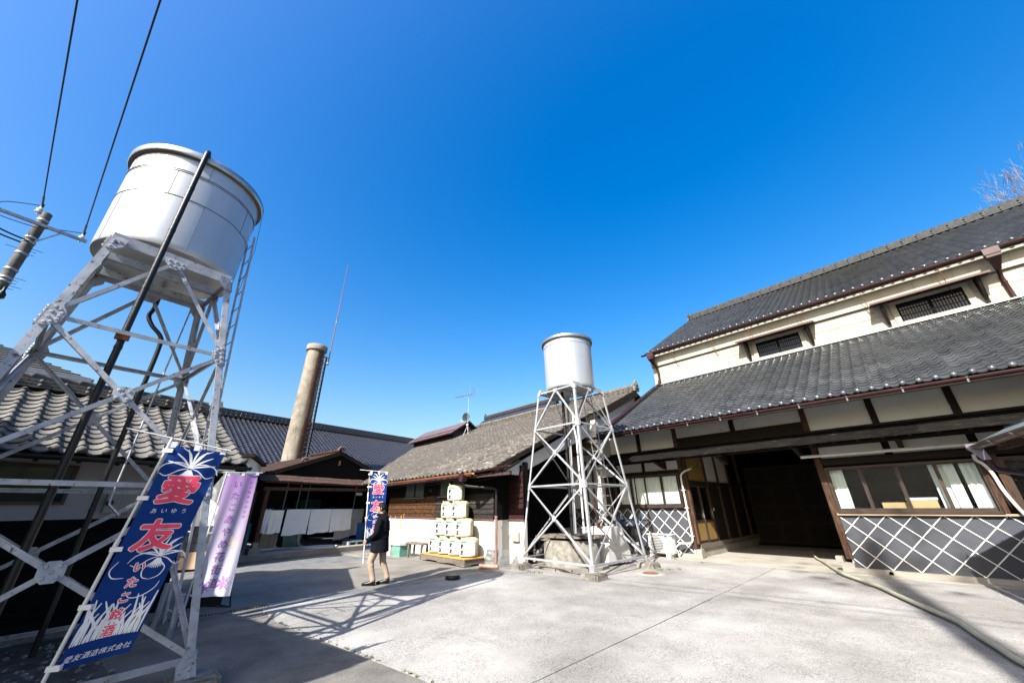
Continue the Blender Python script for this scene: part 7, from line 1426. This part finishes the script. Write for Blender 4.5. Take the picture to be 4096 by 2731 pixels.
def bare_tree(loc, h, r, seed, label, depth=6, spread=.55, limb=.30):
    t = thing('bare_tree', label, 'tree', loc); rnd = random.Random(seed); p = Vector(loc); top = p + V(rnd.uniform(-.4, .4), rnd.uniform(-.4, .4), h * .62)
    b = MB(); b.tube([p.lerp(top, k / 6) + V(.1 * math.sin(k), .08 * math.cos(k * 1.3), 0) for k in range(7)], [r * (1 - .09 * k) for k in range(7)], 10); b.build('trunk', m_bark, t)
    b = MB()
    for k in range(6): a = k * 1.05 + rnd.uniform(-.3, .3); q = p.lerp(top, .72 + .05 * k); branch(b, q, V(math.cos(a) * .9, math.sin(a) * .9, rnd.uniform(.4, 1.0)).normalized(), h * limb * rnd.uniform(.45, .7), r * .24, depth, rnd, spread)
    branch(b, p.lerp(top, .99), V(0, 0, 1), h * .2, r * .26, depth, rnd, spread); b.build('crown', m_twig, t); return t
bare_tree((12.9, 41, 0), 20.0, .4, 7, 'leafless tree with pale limbs showing above the storehouse ridge'); bare_tree((7.9, 43, 0), 19.0, .3, 8, 'smaller leafless treetop just left above the storehouse ridge', 5)
# tree behind the camera, throws the soft trunk shadow across the yard
st2 = thing('palm_tree', 'tall slim palm standing behind the viewpoint', 'tree', (4.0, -7.3, 0)); p = V(4.0, -7.3, 0)
b = MB(); b.tube([p + V(.08 * math.sin(k * .7), 0, k * 1.9) for k in range(11)], [.30 - .012 * k for k in range(11)], 10); b.build('trunk', m_bark, st2)
rnd = random.Random(9); b = MB(); tp = p + V(0, 0, 18.6)
for k in range(26):
    a = k * 2.4; el = rnd.uniform(-.7, .9); d = V(math.cos(a) * math.cos(el), math.sin(a) * math.cos(el), math.sin(el)); L_ = rnd.uniform(1.1, 1.7); e = tp + d * L_ - V(0, 0, .35); s = d.cross(V(0, 0, 1)).normalized()
    b.tube([tp, tp.lerp(e, .5) + V(0, 0, .12), e], [.03, .02, .01], 4)
    for j in range(9): q = tp.lerp(e, .45 + j * .06) + V(0, 0, .1); 
    for j in range(11):
        an = (j - 5) * .24; dd = (d * math.cos(an) + s * math.sin(an)); b.add([e - s * .02, e + s * .02, e + dd * .7 - V(0, 0, .2)], [(0, 1, 2)])
b.build('crown', mat('palm_green', (.03, .055, .02), (.05, .08, .03), 4, .7), st2)
# ---------------------------------------------------------------- man carrying a banner
MP = V(-9.42, 4.36, 0); ML = V(-.674, -.738, 0).normalized(); MF = V(.738, -.674, 0)            # ML: the way he walks (left in view); MF: towards the viewer
fm = lambda l, d, z: MP + ML * l + MF * d + V(0, 0, z)
man = thing('person', 'man in a dark jacket and beige trousers walking with a navy banner', 'person', tuple(MP))
def skin_body(name, joints, edges, mt, parent, levels=2, root=0):
    me = bpy.data.meshes.new(name); me.from_pydata([fm(*j[0]) for j in joints], edges, []); o = bpy.data.objects.new(name, me); COL.objects.link(o)
    md = o.modifiers.new('s', 'SKIN'); md.use_smooth_shade = True; lay = me.skin_vertices[0].data
    for i, j in enumerate(joints): r = j[1]; lay[i].radius = r if isinstance(r, tuple) else (r, r); lay[i].use_root = i == root
    sb = o.modifiers.new('u', 'SUBSURF'); sb.levels = sb.render_levels = levels; sb.subdivision_type = 'CATMULL_CLARK'
    dg = bpy.context.evaluated_depsgraph_get(); dg.update(); m2 = bpy.data.meshes.new_from_object(o.evaluated_get(dg)); bpy.data.objects.remove(o); m2.name = name
    m2.materials.clear(); m2.materials.append(mt); m2.polygons.foreach_set('use_smooth', [True] * len(m2.polygons))
    q = bpy.data.objects.new(name, m2); COL.objects.link(q); attach(q, parent); return q
m_skin = mat('skin', (.50, .29, .20), (.56, .33, .24), 6, .55); m_jacket = mat('navy_black_jacket', (.004, .005, .007), (.008, .010, .014), 7, .85, bump=.4, bscale=14, spec=.08); m_trous = mat('beige_trousers', (.40, .29, .21), (.47, .35, .26), 6, .85, bump=.35, bscale=16); m_shoe = mat('black_shoe', (.012, .011, .011), rough=.35); m_hair = mat('black_hair', (.004, .0035, .0035), (.008, .007, .007), 30, .6, bump=.5, bscale=60, spec=.15)
# body: legs and pelvis (trousers), one skin
def loft(b, secs, n=14):
    vs = []
    for (c, ex, ey, rx, ry, flat) in secs:
        for k in range(n):
            a = 2 * PI * k / n; y = math.sin(a) * ry
            if flat and y < -flat: y = -flat
            vs.append(c + ex * (math.cos(a) * rx) + ey * y)
    b.add(vs, [(i * n + k, i * n + (k + 1) % n, (i + 1) * n + (k + 1) % n, (i + 1) * n + k) for i in range(len(secs) - 1) for k in range(n)], True); b.add(vs[:n], [tuple(range(n))], True); b.add(vs[-n:], [tuple(range(n))], True)
for (hx, lift, d) in ((.005, 0, .09), (-.26, .02, -.09)):
    b = MB(); S_ = []
    for l, rx, rz_, z in ((-.03, .026, .03, .05), (-.015, .036, .042, .05), (.03, .040, .05, .056), (.08, .041, .042, .05), (.13, .043, .034, .044), (.19, .045, .027, .038), (.24, .038, .021, .033), (.27, .02, .014, .028)):
        S_.append((fm(hx + l, d, z + .004 + (lift * max(0, (.12 - l) / .15) if lift else 0)), MF, V(0, 0, 1), rx, rz_, .9 * rz_))
    loft(b, S_); loft(b, [(fm(hx + .02, d, .075 + lift), MF, ML, .036, .045, 0), (fm(hx + .022, d, .13 + lift), MF, ML, .04, .046, 0)]); b.build('shoe', m_shoe, man)
    b = MB(); pts = [(l, s) for l, s in ((-.035, -.03), (.03, -.041), (.13, -.045), (.2, -.046), (.26, -.03), (.275, 0), (.26, .03), (.2, .046), (.13, .045), (.03, .041), (-.035, .03))]
    b.prism([fm(hx + l, d + s, (lift * max(0, (.12 - l) / .15) if lift else 0)) for l, s in pts], (0, 0, .018)); b.build('shoe_sole', m_black, man)
# trousers and jacket: shapes melted into one skin each
def limb(b, pts, n=14):
    P = smooth_path([fm(*p[0]) for p in pts], 4); rs = [pts[min(i // 4, len(pts) - 1)][1] + (pts[min(i // 4 + 1, len(pts) - 1)][1] - pts[min(i // 4, len(pts) - 1)][1]) * (i % 4) / 4 for i in range(len(P))]; b.tube(P, rs, n)
b = MB()
limb(b, [((.0, .075, .92), .105), ((.04, .085, .74), .098), ((.10, .09, .58), .085), ((.135, .09, .46), .076), ((.105, .09, .32), .070), ((.06, .09, .18), .060), ((.03, .09, .075), .062)])
limb(b, [((-.03, -.075, .92), .105), ((-.055, -.085, .74), .096), ((-.075, -.09, .58), .083), ((-.09, -.09, .46), .074), ((-.145, -.09, .32), .069), ((-.205, -.09, .19), .060), ((-.232, -.09, .10), .060)])
loft(b, [(fm(-.015, 0, z), ML, MF, rx, ry, 0) for z, rx, ry in ((.80, .125, .15), (.90, .145, .165), (1.0, .14, .16))], 20)
rnd = random.Random(5)
for (x, d, z, r) in ((.15, .09, .44, .082), (.125, .09, .40, .079), (.05, .09, .12, .07), (.06, .09, .155, .067), (-.08, -.09, .43, .080), (-.10, -.09, .385, .077), (-.215, -.09, .145, .067)): loft(b, [(fm(x - .01, d, z - .008), ML, MF, r * .9, r * .9, 0), (fm(x - .01, d, z + .0), ML, MF, r, r, 0), (fm(x - .01, d, z + .008), ML, MF, r * .9, r * .9, 0)], 14)
fused('trousers', b, m_trous, man, .011, 5)
b = MB(); loft(b, [(fm(x, 0, z), ML, MF, rx, ry, 0) for x, z, rx, ry in ((-.01, .655, .20, .215), (-.01, .67, .212, .225), (-.01, .78, .20, .21), (-.01, .92, .185, .20), (-.015, 1.05, .175, .20), (-.02, 1.18, .168, .21), (-.02, 1.29, .150, .205), (-.01, 1.36, .125, .165), (.01, 1.42, .10, .11), (.025, 1.475, .092, .095))], 26)
limb(b, [((.0, .17, 1.33), .088), ((.01, .225, 1.22), .080), ((.02, .245, 1.09), .072), ((.075, .215, 1.01), .068), ((.16, .15, .96), .062), ((.235, .10, .92), .056), ((.275, .08, .898), .054)])
limb(b, [((.0, -.17, 1.33), .088), ((.06, -.22, 1.24), .078), ((.12, -.22, 1.15), .071), ((.18, -.17, 1.15), .064), ((.25, -.10, 1.185), .058), ((.30, -.065, 1.21), .053)])
b.tube([fm(-.075, s * .09, 1.40 - .02 * abs(s)) for s in np.linspace(-1, 1, 9)], .05, 10)
for (z, r) in ((1.12, .010), (.98, .010), (.84, .012)): b.tube([fm(-.01 + (.185 + .01 * (1.2 - z)) * math.cos(a), (.203) * math.sin(a), z + .02 * math.sin(a * 2)) for a in np.linspace(-.6, 3.2, 22)], r, 6)
for (x, d, z, r) in ((.03, .245, 1.12, .078), (.05, .23, 1.05, .076), (.12, .18, .985, .069), (.09, -.225, 1.19, .077), (.15, -.20, 1.145, .071)): b.sphere(fm(x, d, z), r, 12, 8, (1, 1, .35))
fused('jacket', b, m_jacket, man, .011, 5)
b = MB(); P = [fm(.035 + .085 * math.cos(a), .088 * math.sin(a), 1.425 + .02 * math.cos(a)) for a in np.linspace(0, 2 * PI, 20, endpoint=False)]; b.tube(P + [P[0]], .035, 8, caps=False); b.build('collar', m_jacket, man)
b = MB(); b.tube([fm(.165, .035, z) for z in np.linspace(.78, 1.38, 8)], .006, 5)
for z in (.72, .95): b.tube([fm(-.01 + .185 * math.cos(a), .168 * math.sin(a), z) for a in np.linspace(-.5, 2.8, 16)], .005, 4)
b.build('jacket_seam', m_black, man)
# head and neck, hands: one continuous skin surface each
head = MB(); hc = fm(.055, 0, 1.575)
nu, nv = 28, 22; vs = []
for j in range(nv + 1):
    th = PI * j / nv
    for k in range(nu):
        an = 2 * PI * k / nu; x, y, z_ = math.sin(th) * math.cos(an), math.sin(th) * math.sin(an), math.cos(th)
        X, Y, Z = x * .092, y * .074, z_ * .118
        if z_ < 0: X *= 1 + .10 * z_ * (1 if x < 0 else .2); Y *= 1 + .32 * z_
        if x > 0 and z_ < -.35: X += .012 * x * (1 if z_ > -.9 else .3)
        f_ = max(0, x) ** 6
        if abs(y) < .30 and x > 0: X += f_ * (.024 * math.exp(-((z_ + .18) / .16) ** 2) + .012 * math.exp(-((z_ + .02) / .2) ** 2)) * (1 - abs(y) / .30)   # nose
        X -= f_ * .010 * math.exp(-((z_ - .10) / .09) ** 2) * (1 if abs(y) > .12 else 0)                     # eye sockets
        X += f_ * .006 * math.exp(-((z_ + .47) / .05) ** 2) * max(0, 1 - abs(y) / .45)                      # lips
        vs.append(hc + ML * X + MF * Y + V(0, 0, Z))
head.add(vs, [(j * nu + k, j * nu + (k + 1) % nu, (j + 1) * nu + (k + 1) % nu, (j + 1) * nu + k) for j in range(nv) for k in range(nu)], True)
head.tube([fm(.02, 0, 1.40), fm(.03, 0, 1.46), fm(.04, 0, 1.52)], [.062, .056, .054], 14); hd = head.build('head', m_skin, man)
b = MB()
for s in (-1, 1): b.sphere(fm(.045, s * .078, 1.575), .032, 8, 8, (.7, .35, 1))
b.build('ear', m_skin, hd)
b = MB()
for s in (-1, 1): b.sphere(fm(.133, s * .034, 1.586), .009, 8, 6)
b.build('eye', m_black, hd)
b = MB()
for s in (-1, 1): b.tube([fm(.140, s * .018, 1.604), fm(.139, s * .035, 1.609), fm(.128, s * .052, 1.604)], .0045, 5)
b.build('eyebrow', m_hair, hd)
b = MB(); b.tube([fm(.135, -.022, 1.518), fm(.147, 0, 1.514), fm(.135, .022, 1.518)], .005, 5); b.build('mouth', mat('lip', (.36, .12, .1), rough=.5), hd)
rnd = random.Random(77); b = MB(); vs = []
for j in range(13):
    th = PI * .60 * j / 12
    for k in range(nu):
        an = 2 * PI * k / nu; x, y, z_ = math.sin(th) * math.cos(an), math.sin(th) * math.sin(an), math.cos(th); front = x > .35
        R_ = 1.13 + .05 * math.sin(an * 5 + j) + rnd.uniform(-.015, .02)
        zz = z_ if not (front and z_ < .52) else .52 + (z_ - .52) * .15
        vs.append(hc + ML * (x * .096 * R_ - .008) + MF * (y * .079 * R_) + V(0, 0, zz * .122 * R_ + .008))
b.add(vs, [(j * nu + k, j * nu + (k + 1) % nu, (j + 1) * nu + (k + 1) % nu, (j + 1) * nu + k) for j in range(12) for k in range(nu)], True)
for _ in range(40):
    an, th = rnd.uniform(0, 2 * PI), rnd.uniform(.1, 1.1); d = ML * math.sin(th) * math.cos(an) + MF * math.sin(th) * math.sin(an) + V(0, 0, math.cos(th)); p = hc + ML * (math.sin(th) * math.cos(an) * .108) + MF * (math.sin(th) * math.sin(an) * .088) + V(0, 0, math.cos(th) * .136); b.tube([p - d * .01, p + d * .014 + ML * .012], [.009, .003], 4)
b.build('hair', m_hair, hd)
# the pole he holds
PB, PT_ = fm(.315, .06, .43), fm(.49, -.05, 2.46); pole_at = lambda z: PB.lerp(PT_, (z - PB.z) / (PT_.z - PB.z))
def hand(wrist, z, label):
    c = pole_at(z); d = (PT_ - PB).normalized(); w_ = Vector(wrist); toward = (c - w_); toward = (toward - d * toward.dot(d)).normalized(); side = d.cross(toward)
    J = [w_, w_.lerp(c, .45) - side * .012, c - toward * .034 - side * .01]; R = [(.028, .024), (.034, .022), (.036, .020)]; E_ = [(0, 1), (1, 2)]
    P = [(fm_inv(p), r) for p, r in zip(J, R)]; pts = P[:]
    for i, (dz, k_) in enumerate(((.033, 3.0), (.012, 3.3), (-.010, 3.2), (-.030, 2.7))):
        base_i = len(pts); r = .0095 - .0006 * (i == 3)
        for a in np.linspace(.45, k_, 4): pts.append((fm_inv(c + d * dz + (-toward * math.cos(a) + side * math.sin(a)) * .0245), (r, r)))
        E_.append((2, base_i)); E_ += [(base_i + q, base_i + q + 1) for q in range(3)]
    bi = len(pts)
    for p, r in ((w_.lerp(c, .6) - side * .02 + d * .035, .013), (c - toward * .010 - side * .027 + d * .05, .0105), (c + toward * .016 - side * .020 + d * .058, .009)): pts.append((fm_inv(p), (r, r)))
    E_ += [(1, bi), (bi, bi + 1), (bi + 1, bi + 2)]
    skin_body('hand', pts, E_, m_skin, man, 2, 0)
def fm_inv(p): q = Vector(p) - MP; return (q.dot(ML), q.dot(MF), q.z)
hand(fm(.305, .062, .880), .862, 'lower'); hand(fm(.325, -.045, 1.225), 1.27, 'upper')
nb2 = thing('banner_flag', 'navy sake banner with red characters on the pole the walking man carries', 'banner', tuple(PB), 'navy sake banners')
b = MB(); b.cyl(PB, pole_at(1.9), .0135, n=10); b.cyl(pole_at(1.3), pole_at(1.36), .018, n=10); b.cyl(pole_at(1.85), pole_at(1.95), .017, n=10); b.cyl(PB - V(0, 0, .0), pole_at(.5), .017, n=10); b.build('pole', m_pole, nb2)
b = MB(); b.cyl(pole_at(1.9), PT_, .0105, n=10); b.build('pole_top', mat('rusty_white_pole', (.3, .12, .07), (.72, .72, .7), 3, .5, contrast=(.5, .58), stretch=(.2, .2, 2)), nb2)
cw = -ML; rodA, rodB = PT_ + ML * .26 + V(0, 0, .035) - MF * .0, PT_ - ML * .47 - V(0, 0, .035)
b = MB(); b.cyl(rodA, rodB, .006, n=8); b.build('cross_rod', m_pole, nb2)
cu = lambda u, v: cw * (-.20 * max(0, v - .45) ** 1.2 * u) + MF * (-.20 * max(0, v - .3) * (u - .1)) + cw * (.02 * math.sin(v * 7))
tl, tr_, bl, br = PT_ + cw * .035 - V(0, 0, .045), PT_ + cw * .45 - V(0, 0, .075), pole_at(.74) + cw * .03, pole_at(.74) + cw * .40 + V(0, 0, .06)
fn3, base3, W3, H3, cl3 = sake_banner(nb2, tl, tr_, bl, br, lambda u, v: math.sin(u * 6 + v * 3) * (.3 + .9 * v) + .5 * math.sin(v * 11), .022, cu)
for u in (.03, .5, .96): b = MB(); p = base3(u, 0); b.beam(p - V(0, 0, .02), p + V(0, 0, .05), .045, .012, cw); b.build('strap', m_strap, nb2)
for v in (.02, .2, .42, .62): b = MB(); p = base3(0, v); q = pole_at(p.z); b.beam(q - cw * .025, p + cw * .03, .035, .034, V(0, 0, 1)); b.build('strap', m_strap, nb2)
